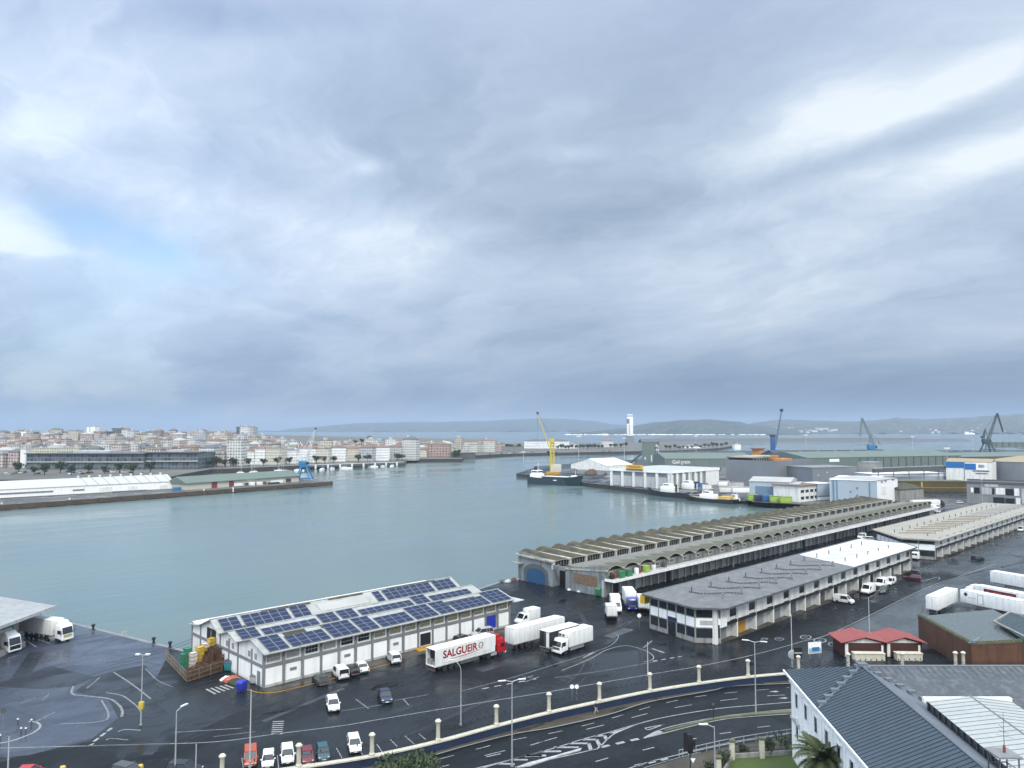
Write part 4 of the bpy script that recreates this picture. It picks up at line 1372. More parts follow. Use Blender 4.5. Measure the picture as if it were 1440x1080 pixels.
    for k in range(7):
        p = q0.lerp(q1, (k + .6) / 7)
        mb.box(p.x - .45, p.x + .45, p.y - .1, p.y + .55, p.z, p.z + .32)
    mb.build('roof_steps', 'zinc_light', t)
    mb = MB()
    for k in range(6):
        p = Vector(apex).lerp(Vector((rx(RY) + 4, RY - 7, 11.8)), (k + .5) / 6)
        mb.box(p.x - .4, p.x + .4, p.y - .3, p.y + .3, p.z, p.z + .25)
    mb.box(apex[0] - .55, apex[0] + .55, RY - .5, RY + .5, RZ, RZ + .35)
    mb.build('apex_steps', 'zinc_light', t)
    # second wing's slope coming in at far right
    MB().poly([(60.2, 77.5, 11.2), (64.5, 90.2, 13.6), (80, 90.2, 14.5), (80, 70, 11.0)]).build('right_wing_slope', 'zinc_roof', t)
    # lantern roof
    lx = lambda y: 42.5 + (y - 79.5) * .11
    ly0, ly1 = 42.0, 79.6
    roof = MB()
    for (xa, za, xb, zb) in ((0, 13.15, 4.5, 13.62), (8.6, 13.15, 4.5, 13.62)):
        roof.poly([(lx(ly0) + xa, ly0, za), (lx(ly1) + xa, ly1, za), (lx(ly1) + xb, ly1, zb), (lx(ly0) + xb, ly0, zb)])
    o = roof.build('lantern_roof', 'sheet_white', t, fix=False)
    rb = MB()
    y = ly1 - .5
    while y > ly0:
        rb.bar((lx(y), y, 13.17), (lx(y) + 4.5, y, 13.64), .035, 4).bar((lx(y) + 4.5, y, 13.64), (lx(y) + 8.6, y, 13.17), .035, 4)
        y -= .92
    rb.bar((lx(ly1) + 4.5, ly1, 13.66), (lx(ly0) + 4.5, ly0, 13.66), .06, 4)
    rb.build('lantern_ribs', 'mid_grey', t)
    MB().poly([(lx(63) + .1, 62.4, 13.20), (lx(63) + .1, 63.6, 13.20), (lx(63) + 4.4, 63.6, 13.66), (lx(63) + 4.4, 62.4, 13.66)]).build('lantern_patch', 'mid_grey', t)
    MB().box(lx(ly1) - .2, lx(ly1) + 8.8, ly1, ly1 + .5, 12.9, 13.4).build('lantern_upstand', 'clean_white', t)
    mm = MB().prism([(lx(ly0) + .1, ly0), (lx(ly1) + .1, ly1), (lx(ly1) + 8.5, ly1), (lx(ly0) + 8.5, ly0)], 9.5, 13.05)
    y = ly1 - .2
    while y > ly0:
        mm.box(lx(y) - .02, lx(y) + .1, y - .05, y + .05, 11.6, 13.1, 1); y -= 1.25
    mm.build('lantern_glazing', ['dark_glass', 'dark_grey'], t)
    MB().poly([(fx(y0) + 6, y0, 9.4), (96, y0, 9.4), (96, RY - 9, 9.4), (fx(RY) + 8, RY - 9, 9.4)]).build('gutter_floor', 'zinc_light', t)
white_building()

def roof_mast():
    t = thing('mast_platform', 'steel platform with thin aerial mast and red lamp on the zinc roofed building', 'mast', cf(39.4, 62.5, 12.6), YAW)
    mb = MB()
    for x in (-.75, .75):
        for y in (-.75, .75):
            mb.bar((x, y, -1.2), (x, y, 2.35), .06, 6)
    for z in (.3, 1.4):
        for a, b in (((-.75, -.75), (.75, -.75)), ((.75, -.75), (.75, .75)), ((.75, .75), (-.75, .75)), ((-.75, .75), (-.75, -.75))):
            mb.bar((*a, z), (*b, z), .035, 4)
            mb.bar((*a, z - .7), (*b, z), .03, 4)
    mb.build('frame', 'dark_grey', t)
    MB().box(-.95, .95, -.95, .95, 2.35, 2.48).build('deck', 'mid_grey', t)
    m = MB(); m.bar((.1, 0, 2.48), (.1, 0, 5.6), .035, 5, .015)
    m.bar((-.5, 0, 3.9), (.9, 0, 3.6), .015, 3).bar((.1, -.6, 4.2), (.1, .6, 4.0), .015, 3).bar((-.3, 0, 4.7), (.1, 0, 4.3), .02, 4)
    m.build('aerial', 'dark_grey', t)
    MB().lathe([(.06, 2.48), (.11, 2.6), (.11, 2.95), (.05, 3.1)], 8, (.1, 0, 0)).build('lamp', 'red_door', t)
    MB().box(1.6, 2.9, -.6, .5, -.3, 1.1).build('equipment_box', 'light_grey', t)
    MB().bar((.5, -1.2, 1.2), (2.2, -1.4, .4), .05, 5).bar((2.2, -1.4, .4), (2.4, .2, .3), .05, 5).build('cable_tray', 'mid_grey', t)
roof_mast()

# ------------------------------------------------------------------ open shed at far left
def left_shed():
    c = at(76, 852, 6)
    t = thing('freight_shed', 'flat roofed freight shed at the left edge by the water, teal door under canopy', 'shed', (c.x, c.y, 0))
    e1 = (at(0, 880, 6) - c); e1.z = 0; e1.normalize()
    e2 = Vector((-.33, .944, 0))
    P = lambda a, b, z=0: e1 * a + e2 * b + Vector((0, 0, z))
    rf = MB()
    pts = [P(-.3, -.2), P(60, -.2), P(60, 26), P(-.3, 26)]
    rf.prism([(p.x, p.y) for p in pts], 5.75, 6.0).build('roof', 'canopy_grey', t)
    ed = MB(); ed.prism([(p.x, p.y) for p in (P(-.5, -.4), P(60, -.4), P(60, -.2), P(-.5, -.2))], 5.5, 6.1).build('roof_edge', 'light_grey', t)
    w_ = MB(); w_.prism([(p.x, p.y) for p in (P(7, 3.5), P(60, 3.5), P(60, 22), P(7, 22))], 0, 5.75).build('wall', 'hall_concrete', t)
    for i in range(8):
        d = MB(); d.prism([(p.x, p.y) for p in (P(8.5 + i * 5, 3.3), P(12 + i * 5, 3.3), P(12 + i * 5, 3.5), P(8.5 + i * 5, 3.5))], .9, 4.1).build('loading_door', ['bin_teal', 'dark_grey', 'shutter_grey', 'bin_teal'][i % 4], t)
    MB().prism([(p.x, p.y) for p in (P(7.2, 1.0), P(60, 1.0), P(60, 3.3), P(7.2, 3.3))], 0, 1.0).build('loading_dock', 'hall_concrete', t)
left_shed()

# ------------------------------------------------------------------ red-roofed kiosks, rusty pens
def kiosk(px, py, ang, w_, l_, label):
    t = thing('red_kiosk', label, 'kiosk', at(px, py), ang, 'red roofed kiosks behind the wall')
    MB().box(0, w_, 0, l_, 0, 2.75).build('wall', 'maroon_wood', t)
    rf = MB()
    ov = .7
    rf.mesh([(-ov, -ov, 2.7), (w_ / 2, -ov, 3.75), (w_ + ov, -ov, 2.7), (-ov, l_ + ov, 2.7), (w_ / 2, l_ + ov, 3.75), (w_ + ov, l_ + ov, 2.7), (-ov, -ov, 2.58), (w_ / 2, -ov, 3.62), (w_ + ov, -ov, 2.58), (-ov, l_ + ov, 2.58), (w_ / 2, l_ + ov, 3.62), (w_ + ov, l_ + ov, 2.58)],
            [(0, 1, 4, 3), (1, 2, 5, 4), (6, 9, 10, 7), (7, 10, 11, 8), (0, 6, 7, 1), (1, 7, 8, 2), (3, 4, 10, 9), (4, 5, 11, 10), (0, 3, 9, 6), (2, 8, 11, 5)])
    rf.build('roof', 'red_roof', t)
    MB().mesh([(.5, -.06, 2.55), (w_ - .5, -.06, 2.55), (w_ / 2, -.06, 3.3)], [(0, 1, 2)]).build('gable_panel', 'off_white', t)
    MB().box(.2, .75, -.08, 0, .1, 2.4).box(w_ - .7, w_ - .35, -.08, 0, .9, 2.2).build('shutter', 'off_white', t)
    MB().box(1.0, w_ - 1.0, -2.2, -.9, 0, 1.2).box(.9, w_ - .9, -2.3, -.8, 1.2, 1.32).build('counter', 'cream_stone', t)
    return t
kiosk(1187, 924, R(-47), 7.3, 5.2, 'red roofed dark wooden kiosk, left one of the pair, cream counter in front')
kiosk(1246, 924, R(-47), 6.4, 5.2, 'red roofed dark wooden kiosk, right one of the pair, beside the rusty wall')

def rusty_pen():
    t = thing('rusty_pavilion', 'sunken rust brown pavilion with mossy rim and glassy wet roof at right', 'pavilion', at(1292, 925))
    o = t.location
    Z = 4.6
    def L(px, py, z):
        v = at(px, py, z) - o
        return Vector((v.x, v.y, z))
    a, b, c = L(1291, 866, Z), L(1366, 907, Z), L(1440, 903, Z)
    d, e, f = L(1312, 862, Z), L(1377, 899.5, Z), L(1440, 897, Z)
    wl = MB()
    for p, q in ((a, b), (b, c), (c, c + (c - b) * .8)):
        wl.mesh([p * 1, q * 1, Vector((q.x, q.y, 0)), Vector((p.x, p.y, 0))], [(0, 1, 2, 3)])
    g = a + Vector((10, 10, 0))
    wl.build('wall', 'corten', t)
    rim = MB()
    for p, q, w_ in ((a, b, .75), (b, c + (c - b) * .8, .55)):
        dr = (q - p).normalized(); nn = Vector((-dr.y, dr.x, 0))
        vs = [p - nn * .1, q - nn * .1, q + nn * w_, p + nn * w_]
        rim.prism([(v.x, v.y) for v in vs], Z, Z + .35)
        n = int((q - p).length / .75)
        for k in range(n):
            m_ = p + dr * (k + .5) * .75 + nn * (w_ * .35)
            rim.box(m_.x - .22, m_.x + .22, m_.y - .22, m_.y + .22, Z + .35, Z + .5)
    rim.build('mossy_rim', 'mossy_stone', t)
    MB().poly([tuple(v + Vector((0, 0, -.12))) for v in (a, b, c + (c - b) * .8, L(1530, 885, Z), L(1440, 878, Z), L(1396, 856, Z))]).build('wet_roof', 'glass_green', t)
    MB().poly([tuple(L(*q, Z + .5)) for q in ((1402, 876), (1440, 900), (1500, 890), (1420, 862))]).build('dark_skylight', 'hull_green', t)
    k = MB()
    for p, q in (((1398, 874), (1442, 896)), ((1398, 874), (1420, 861)), ((1420, 861), (1480, 880))):
        k.bar(L(*p, Z + .55), L(*q, Z + .55), .22, 4)
    k.build('skylight_frame', 'hall_concrete', t)
    MB().prism([(v.x, v.y) for v in (b + Vector((-.7, .3, 0)), b + Vector((.2, -.5, 0)), e + Vector((.9, -.3, 0)), e)], Z + .36, Z + .5).build('corner_flashing', 'zinc_light', t)
    pst = MB()
    for q in ((1414, 900),):
        p_ = L(*q, Z); pst.bar((p_.x, p_.y, 0), (p_.x, p_.y, Z), .12, 6)
    pst.build('downpipe', 'light_grey', t)
rusty_pen()
# ------------------------------------------------------------------ vehicles
for nm, c in (('paint_white', (.78, .79, .79)), ('paint_black', (.014, .016, .020)), ('paint_silver', (.40, .42, .43)), ('paint_orange', (.36, .06, .022)), ('paint_maroon', (.14, .012, .02)),
              ('paint_teal', (.016, .070, .090)), ('paint_navy', (.014, .022, .05)), ('paint_red', (.42, .012, .018)), ('paint_olive', (.045, .06, .05)), ('letter_red', (.26, .006, .012)), ('paint_grey', (.055, .060, .066)), ('paint_blue', (.016, .030, .22))):
    mat(nm, c, .22, var=.05, scale=.6, spec=.6)
mat('tail_red', (.35, .02, .02), .3); mat('lamp_clear', (.62, .65, .68), .15, spec=.7)
mat('trailer_white', (.72, .73, .72), .42, var=.06, scale=.5, dirt=(.50, .49, .45), dirt_amt=.5, streak=True)

def wheels(t, pos, r=.32, w=.22):
    p = None
    for x, y in pos:
        if p is None:
            p = o = MB().lathe([(r * .62, -w / 2), (r * .93, -w / 2), (r, -w * .3), (r, w * .3), (r * .93, w / 2), (r * .62, w / 2)], 14, axis='y').build('wheel', 'black_rubber', t, smooth=True)
            q = MB().lathe([(r * .60, -w * .46), (r * .2, -w * .40), (r * .2, w * .40), (r * .60, w * .46)], 10, axis='y').build('rim', 'steel_post', o)
        else:
            o = p.copy(); COL.objects.link(o); o.parent = t
            q2 = q.copy(); COL.objects.link(q2); q2.parent = o
        o.location = (x, y, r)

def lights(t, xf, xr, y, zf, zr, s=.14):
    for sg in (-1, 1):
        MB().box(xf - .10, xf + .015, sg * y - s, sg * y + s, zf - .07, zf + .08).build('headlight', 'lamp_clear', t, bevel=.02)
        MB().box(xr - .015, xr + .08, sg * y - s * .7, sg * y + s * .7, zr - .15, zr + .15).build('tail_light', 'tail_red', t, bevel=.02)

def car_proto(kind, name):
    L, W, H, hood, xw, boot = {'hatch': (4.1, 1.76, 1.48, .80, 1.05, .02), 'suv': (4.45, 1.86, 1.70, .95, 1.15, .02), 'saloon': (4.5, 1.80, 1.45, .78, 1.05, .75), 'smallvan': (4.4, 1.84, 1.86, .95, 1.35, .0)}[kind]
    t = thing(name, '', 'car')
    f, r, belt = L / 2, -L / 2, .62 * H if kind != 'smallvan' else 1.05
    prof = [(r + .08, .24), (f - .1, .24), (f, .40), (f - .02, .62), (f - .25, hood * .96), (xw, belt), (r + boot, belt + .03), (r + .02 if boot < .2 else r + .05, belt - (.05 if boot < .2 else .08)), (r, .45)]
    mb = MB().extr(prof, -W / 2, W / 2)
    for v in range(len(mb.v)):                                        # sides tuck in towards bumpers and sills
        x, y, z = mb.v[v]
        k = 1 - .10 * max(0, (abs(x) - L * .36) / (L * .14)) - (.03 if z < .3 else 0)
        mb.v[v] = (x, y * k, z)
    mb.build('body', 'paint_white', t, bevel=.07)
    xr0, xf0 = r + boot + .08, xw + .05
    xr1, xf1 = r + boot + (.34 if kind == 'hatch' else .28 if kind == 'suv' else .55 if kind == 'saloon' else .10), xw - (.72 if kind != 'smallvan' else .62)
    wb, wt = W / 2 - .05, W / 2 - (.20 if kind != 'smallvan' else .13)
    z0, z1 = belt - .02, H - .05
    B = [(xr0, -wb, z0), (xf0, -wb, z0), (xf0, wb, z0), (xr0, wb, z0)]
    T = [(xr1, -wt, z1), (xf1, -wt, z1), (xf1, wt, z1), (xr1, wt, z1)]
    MB().mesh(B + T, [(0, 1, 5, 4), (1, 2, 6, 5), (2, 3, 7, 6), (3, 0, 4, 7), (4, 5, 6, 7)]).build('windows', 'dark_glass', t)
    rf = MB().box(xr1 - .05, xf1 + .04, -wt - .01, wt + .01, z1 - .015, H)
    for i in range(4):
        rf.bar(B[i], T[i], .045, 5)
    for x in ((xf1 + xr1) / 2 + .1,) + (((xr1 + .75),) if kind != 'hatch' else ()):
        for s in (-1, 1):
            rf.bar((x, s * wb, z0), (x, s * wt, z1), .04, 4)
    if kind == 'smallvan':
        for s in (-1, 1):
            rf.mesh([(xr0, s * (wb + .012), z0), ((xf1 + xr1) / 2, s * (wb + .012), z0), ((xf1 + xr1) / 2, s * (wt + .012), z1), (xr1, s * (wt + .012), z1)], [(0, 1, 2, 3)])
    rf.build('roof', 'paint_white', t, fix=False)
    MB().box(f - .04, f + .03, -W * .40, W * .40, .28, .50).build('front_bumper', 'dark_grey', t, bevel=.03)
    MB().box(r - .03, r + .04, -W * .40, W * .40, .28, .52).build('rear_bumper', 'dark_grey', t, bevel=.03)
    MB().box(f - .01, f + .035, -.26, .26, .36, .47).build('number_plate', 'clean_white', t)
    for s in (-1, 1):
        MB().box(xw - .25, xw - .08, s * (W / 2 + .07) - .09, s * (W / 2 + .07) + .09, belt, belt + .16).build('mirror', 'paint_white', t, bevel=.03)
    sm = MB()
    for s in (-1, 1):
        for x in (xw - .12, (xf1 + xr1) / 2 + .1, r + boot + .95):
            sm.box(x - .012, x + .012, s * (W / 2 + .001) - .006, s * (W / 2 + .001) + .006, .36, belt - .03)
        sm.box(-L * .22, L * .22, s * (W / 2 + .004) - .012, s * (W / 2 + .004) + .012, .30, .38)
    sm.build('door_seams', 'near_black', t)
    lights(t, f - .06, r + .02, W * .36, .66, belt - .12)
    wheels(t, [(L * .31, W / 2 - .12), (L * .31, -W / 2 + .12), (-L * .30, W / 2 - .12), (-L * .30, -W / 2 + .12)], .33 if kind != 'suv' else .36)
    return t

def van_proto(name, L=5.3, W=2.0, H=2.35, cargo=None):
    "panel van; with cargo=(height) a box body behind the cab"
    t = thing(name, '', 'van')
    f, r = L / 2, -L / 2
    hood = 1.15
    if cargo:
        prof = [(r + 2.9, .35), (f - .1, .3), (f, .5), (f - .05, .85), (f - .75, hood + .05), (f - 1.55, H), (r + 2.9, H)]
    else:
        prof = [(r + .05, .32), (f - .1, .3), (f, .5), (f - .05, .85), (f - .75, hood + .05), (f - 1.6, H - .02), (f - 2.2, H), (r + .12, H), (r, 1.3)]
    mb = MB().extr(prof, -W / 2, W / 2)
    for v in range(len(mb.v)):
        x, y, z = mb.v[v]
        mb.v[v] = (x, y * (1 - .07 * max(0, (z - 1.0) / 1.3)) * (1 - .08 * max(0, (x - f + .7) / .7)), z)
    mb.build('body', 'paint_white', t, bevel=.07)
    a, b = Vector((f - .75, 0, hood + .05)), Vector((f - (1.6 if not cargo else 1.55), 0, H))
    d = (b - a); n = Vector((-d.z, 0, d.x)).normalized()
    if n.x < 0:
        n = -n
    p, q = a + d * .10 + n * .012, a + d * .86 + n * .012
    MB().mesh([(p.x, -W * .42, p.z), (p.x, W * .42, p.z), (q.x, W * .38, q.z), (q.x, -W * .38, q.z)], [(0, 1, 2, 3)]).build('windscreen', 'dark_glass', t)
    for s in (-1, 1):
        MB().mesh([(f - 1.0, s * (W / 2 * .985 + .01), hood + .12), (f - 2.15, s * (W / 2 * .985 + .01), hood + .12), (f - 2.15, s * (W / 2 * .945 + .012), H - .35), (f - 1.45, s * (W / 2 * .945 + .012), H - .35)], [(0, 1, 2, 3)]).build('side_window', 'dark_glass', t)
        MB().box(f - 1.15, f - .95, s * (W / 2 + .08) - .08, s * (W / 2 + .08) + .08, 1.2, 1.5).build('mirror', 'dark_grey', t, bevel=.03)
    if cargo:
        MB().box(r, r + 3.15, -W / 2 - .06, W / 2 + .06, .75, cargo).build('cargo_box', 'trailer_white', t, bevel=.05)
        MB().box(r + 3.1, r + 3.55, -.6, .6, H + .05, H + .45).build('cooling_unit', 'off_white', t, bevel=.05)
        MB().box(r - .02, r, -.03, .03, .8, cargo - .08).box(r - .02, r, -W / 2, W / 2, .78, .9).build('rear_door_trim', 'dark_grey', t)
        MB().box(r + .1, f - 1.5, -.8, .8, .45, .75).build('chassis', 'near_black', t)
    else:
        MB().box(r - .015, r + .03, -W * .40, -.05, 1.5, 2.05).box(r - .015, r + .03, .05, W * .40, 1.5, 2.05).build('rear_window', 'dark_glass', t)
    MB().box(f - .06, f + .04, -W * .42, W * .42, .30, .58).build('front_bumper', 'dark_grey', t, bevel=.04)
    MB().box(r - .05, r + .03, -W * .42, W * .42, .34, .55).build('rear_bumper', 'dark_grey', t, bevel=.04)
    lights(t, f - .05, r, W * .38, .82, 1.15)
    wheels(t, [(L * .32, W / 2 - .14), (L * .32, -W / 2 + .14), (-L * .28, W / 2 - .14), (-L * .28, -W / 2 + .14)], .35)
    return t

def cab(t, x0, W=2.45, H=3.0, L=2.1, paint='paint_white', low=None, deflector=True):
    "forward-control lorry cab whose front is at x0"
    prof = [(x0 - L, .75), (x0 - .05, .55), (x0, .7), (x0, 1.45), (x0 - .28, H - .45), (x0 - .62, H), (x0 - L, H)]
    c = MB().extr(prof, -W / 2, W / 2).build('cab', paint, t, bevel=.09)
    a, b = Vector((x0, 0, 1.5)), Vector((x0 - .28, 0, H - .45))
    MB().mesh([(a.x + .012, -W * .44, a.z + .05), (a.x + .012, W * .44, a.z + .05), (b.x + .03, W * .42, b.z - .02), (b.x + .03, -W * .42, b.z - .02)], [(0, 1, 2, 3)]).build('windscreen', 'dark_glass', c)
    MB().box(x0 - .02, x0 + .025, -W * .34, W * .34, .95, 1.38).build('grille', 'dark_grey', c)
    MB().box(x0 - .25, x0 + .06, -W / 2, W / 2, .42, .80).build('front_bumper', low or paint, c, bevel=.06)
    for s in (-1, 1):
        MB().box(x0 - 1.3, x0 - .42, s * (W / 2 + .005) - .012, s * (W / 2 + .005) + .012, 1.6, 2.3).build('side_window', 'dark_glass', c)
        MB().box(x0 - .18, x0 - .02, s * (W / 2 + .18) - .10, s * (W / 2 + .18) + .10, 1.55, 2.35).build('mirror', 'dark_grey', c, bevel=.04)
        MB().box(x0 - .05, x0 + .07, s * W * .36 - .2, s * W * .36 + .2, .60, .78).build('headlight', 'lamp_clear', c, bevel=.03)
    if deflector:
        d = [(x0 - L + .15, H - .02), (x0 - .75, H - .02), (x0 - L + .55, H + .62), (x0 - L + .15, H + .66)]
        MB().extr(d, -W * .42, W * .42).build('roof_deflector', paint, c, bevel=.06)
    return c

def box_body(t, x0, x1, W=2.55, z0=1.15, z1=4.0, m='trailer_white', open_rear=False, rails='light_grey'):
    if open_rear:
        mb = MB()
        mb.box(x0, x1, -W / 2, -W / 2 + .08, z0, z1).box(x0, x1, W / 2 - .08, W / 2, z0, z1).box(x0, x1, -W / 2 + .08, W / 2 - .08, z1 - .08, z1).box(x0, x1, -W / 2 + .08, W / 2 - .08, z0, z0 + .12).box(x1 - .1, x1, -W / 2 + .08, W / 2 - .08, z0 + .12, z1 - .08)
        b = mb.build('cargo_box', m, t)
        MB().box(x0 + .9, x0 + 1.0, -W / 2 + .1, W / 2 - .1, z0 + .2, z1 - .1).build('cargo_load', 'near_black', b)
        MB().box(x0 + .2, x0 + .8, .1, W / 2 - .15, z0 + .12, z0 + 1.0).box(x0 + .3, x0 + .85, -.9, 0, z0 + .12, z0 + .7).build('pallets', 'shutter_grey', b)
    else:
        b = MB().box(x0, x1, -W / 2, W / 2, z0, z1).build('cargo_box', m, t, bevel=.05)
        for s in (-1, 1):
            MB().box(x0 - .03, x0, s * W * .25 - W * .22, s * W * .25 + W * .22, z0 + .08, z1 - .1).build('rear_door', m, b, bevel=.015)
        MB().box(x0 - .02, x0 + .01, -W / 2, W / 2, z0 - .12, z0 + .05).box(x0 - .02, x0 + .01, -.02, .02, z0, z1 - .05).box(x0 - .02, x0 + .01, -W / 2, W / 2, z1 - .07, z1).build('door_frame', 'mid_grey', b)
    MB().box(x0 + .02, x1 - .02, -W / 2 - .012, -W / 2, z0 - .02, z0 + .14).box(x0 + .02, x1 - .02, W / 2, W / 2 + .012, z0 - .02, z0 + .14).build('side_rail', rails, b)
    sm = MB()
    n = max(3, int((x1 - x0) / 1.25))
    for s in (-1, 1):
        for k in range(1, n):
            x = x0 + (x1 - x0) * k / n
            sm.box(x - .012, x + .012, s * (W / 2 + .003) - .004, s * (W / 2 + .003) + .004, z0 + .15, z1 - .08)
        sm.box(x0, x1, s * (W / 2 + .004) - .006, s * (W / 2 + .004) + .006, z1 - .09, z1 - .05)
    if not open_rear and m != 'near_black':
        sm.build('panel_seams', 'light_grey', b)
    for s in (-1, 1):
        MB().box(x0 - .05, x0 - .0, s * W * .4 - .15, s * W * .4 + .15, .82, .98).build('tail_light', 'tail_red', t)
    return b

def trailer_under(t, x0, x1, axles=3, legs=True):
    MB().box(x0 + .2, x1 - .4, -.55, .55, .85, 1.12).build('chassis', 'near_black', t)
    MB().box(x0 + .05, x0 + .2, -1.1, 1.1, .45, .62).build('under_run_bar', 'dark_grey', t)
    for s in (-1.185, 1.185):
        MB().box(x0 + 5.5, x1 - 3.8, s - .035, s + .035, .55, 1.05).build('side_guard', 'dark_grey', t)
    if legs:
        for s in (-.82, .82):
            MB().box(x1 - 3.6, x1 - 3.45, s - .08, s + .08, .05, .9).build('landing_leg', 'dark_grey', t)
    return [(x0 + 2.2 + k * 1.31, s * 1.05) for k in range(axles) for s in (-1, 1)]

def semi(name, label, loc, rz, cabp='paint_white', low=None, m='trailer_white', open_rear=False, L=13.6, fridge=True, group=None):
    "articulated lorry: local x = 0 at the trailer's rear, nose at +x"
    t = thing(name, label, 'lorry', loc, rz, group)
    box_body(t, 0, L, m=m, open_rear=open_rear)
    wl = trailer_under(t, 0, L)
    x0 = L + 2.75
    cab(t, x0, paint=cabp, low=low, H=3.25)
    MB().box(L - 3.0, x0 - .6, -.5, .5, .62, .9).build('tractor_frame', 'near_black', t)
    MB().box(L - .9, L + .5, -1.22, -.8, .45, .95).box(L - .9, L + .5, .8, 1.22, .45, .95).build('side_tank', 'steel_post', t, bevel=.04)
    if fridge:
        MB().box(L, L + .42, -1.0, 1.0, 2.1, 3.9).build('cooling_unit', 'off_white', t, bevel=.05)
    wheels(t, wl + [(x0 - 1.35, -1.05), (x0 - 1.35, 1.05), (L - 1.4, -1.0), (L - 1.4, 1.0)], .50, .34)
    return t

def lone_trailer(label, loc, rz, L=13.6, m='trailer_white', group=None, name='trailer', fridge=False):
    t = thing(name, label, 'trailer', loc, rz, group)
    b = box_body(t, 0, L, m=m)
    wheels(t, trailer_under(t, 0, L), .50, .34)
    if fridge:
        MB().box(L, L + .42, -1.0, 1.0, 2.1, 3.9).build('cooling_unit', 'off_white', t, bevel=.05)
    return t, b

def rigid(name, label, loc, rz, L=8.6, cabp='paint_white', low=None, z1=3.8, fridge=True, m='trailer_white', W=2.45):
    "rigid lorry: local x = 0 at the rear, nose at L"
    t = thing(name, label, 'lorry', loc, rz)
    box_body(t, 0, L - 2.2, W=W, z1=z1, m=m)
    cab(t, L, W=W - .1, H=2.85, L=1.95, paint=cabp, low=low, deflector=False)
    if fridge:
        MB().box(L - 2.2, L - 1.55, -.85, .85, 2.95, z1 - .1).build('cooling_unit', 'off_white', t, bevel=.06)
        MB().box(L - 1.6, L - 1.53, -.7, -.1, 3.05, 3.5).box(L - 1.6, L - 1.53, .1, .7, 3.05, 3.5).build('cooling_grille', 'dark_grey', t)
    MB().box(.2, L - .5, -.5, .5, .6, 1.05).build('chassis', 'near_black', t)
    for s in (-1, 1):
        MB().box(2.6, L - 2.6, s * (W / 2 - .17) - .12, s * (W / 2 - .17) + .12, .5, 1.0).build('side_locker', 'mid_grey', t)
    wheels(t, [(L - 1.3, -1.0), (L - 1.3, 1.0), (1.9, -1.0), (1.9, 1.0)], .48, .34)
    return t

def hd(a, b):
    p, q = at(*a), at(*b)
    return math.atan2(q.y - p.y, q.x - p.x)

# --- the big red-cabbed reefer with lettering
p = at(612, 949)
s = semi('articulated_lorry', 'white trailer lettered SALGUEIRO in red behind a red cab, rear doors open', (p.x, p.y + 1.27, 0), R(-.5), 'paint_red', 'paint_white', open_rear=True)
text('trailer_lettering', 'SALGUEIR', 1.74, 'letter_red', s, (5.5, -1.285, 2.86), (R(90), 0, 0), .05)
ring = MB()
for k in range(24):
    a, b = 2 * math.pi * k / 24, 2 * math.pi * (k + 1) / 24
    if k in (5, 17):
        continue
    ring.mesh([(10.2 + .58 * math.cos(a), -1.284, 2.92 + .58 * math.sin(a)), (10.2 + .58 * math.cos(b), -1.284, 2.92 + .58 * math.sin(b)), (10.2 + .40 * math.cos(b), -1.284, 2.92 + .40 * math.sin(b)), (10.2 + .40 * math.cos(a), -1.284, 2.92 + .40 * math.sin(a))], [(0, 1, 2, 3)], 0 if k < 12 else 1)
ring.box(9.8, 10.6, -1.284, -1.28, 2.83, 2.90)
ring.build('ring_emblem', ['dark_grey', 'paint_red'], s, fix=False)
sw = MB()
for k in range(12):
    f0, f1 = k / 12, (k + 1) / 12
    z = lambda f: 1.98 - .22 * math.sin(f * math.pi) + f * .30
    th = lambda f: .02 + .12 * math.sin(f * math.pi)
    sw.mesh([(2.4 + 8.6 * f0, -1.284, z(f0)), (2.4 + 8.6 * f1, -1.284, z(f1)), (2.4 + 8.6 * f1, -1.284, z(f1) + th(f1)), (2.4 + 8.6 * f0, -1.284, z(f0) + th(f0))], [(0, 1, 2, 3)])
sw.build('red_swoosh', 'paint_red', s, fix=False)
MB().box(1.6, 12.6, -1.284, -1.28, 1.50, 1.58).box(5.4, 12.4, -1.284, -1.28, 1.72, 1.80).build('small_print_line', 'light_grey', s)

p = at(723, 916)
t_, b_ = lone_trailer('plain white semitrailer with closed rear doors, parked between the red cab and black trailer', (p.x, p.y + 1.27, 0), R(-1.5), 13.6, fridge=True)
p = at(773, 921)
t_, b_ = lone_trailer('short black trailer with a white roof and one white rear door panel', (p.x, p.y + 1.27, 0), R(-1), 8.2, m='near_black', name='black_trailer')
MB().box(.0, 8.2, -1.26, 1.26, 4.0, 4.05).build('roof', 'trailer_white', t_)
MB().box(-.06, -.03, -1.2, -.45, 1.25, 3.9).build('white_door_panel', 'trailer_white', t_)
p = at(834, 909)
rigid('box_lorry', 'white box lorry facing left with cooling unit over the cab, parked beside black trailer', (p.x, p.y + 1.2, 0), R(180), 9.0)

index_kids()
dv = van_proto('delivery_van', 5.9, 2.05, 2.3, cargo=2.95)
dv.location = at(741, 876); dv.rotation_euler.z = R(178)
tag(dv, 'small white box van facing left at the far end of the solar warehouse', 'van')

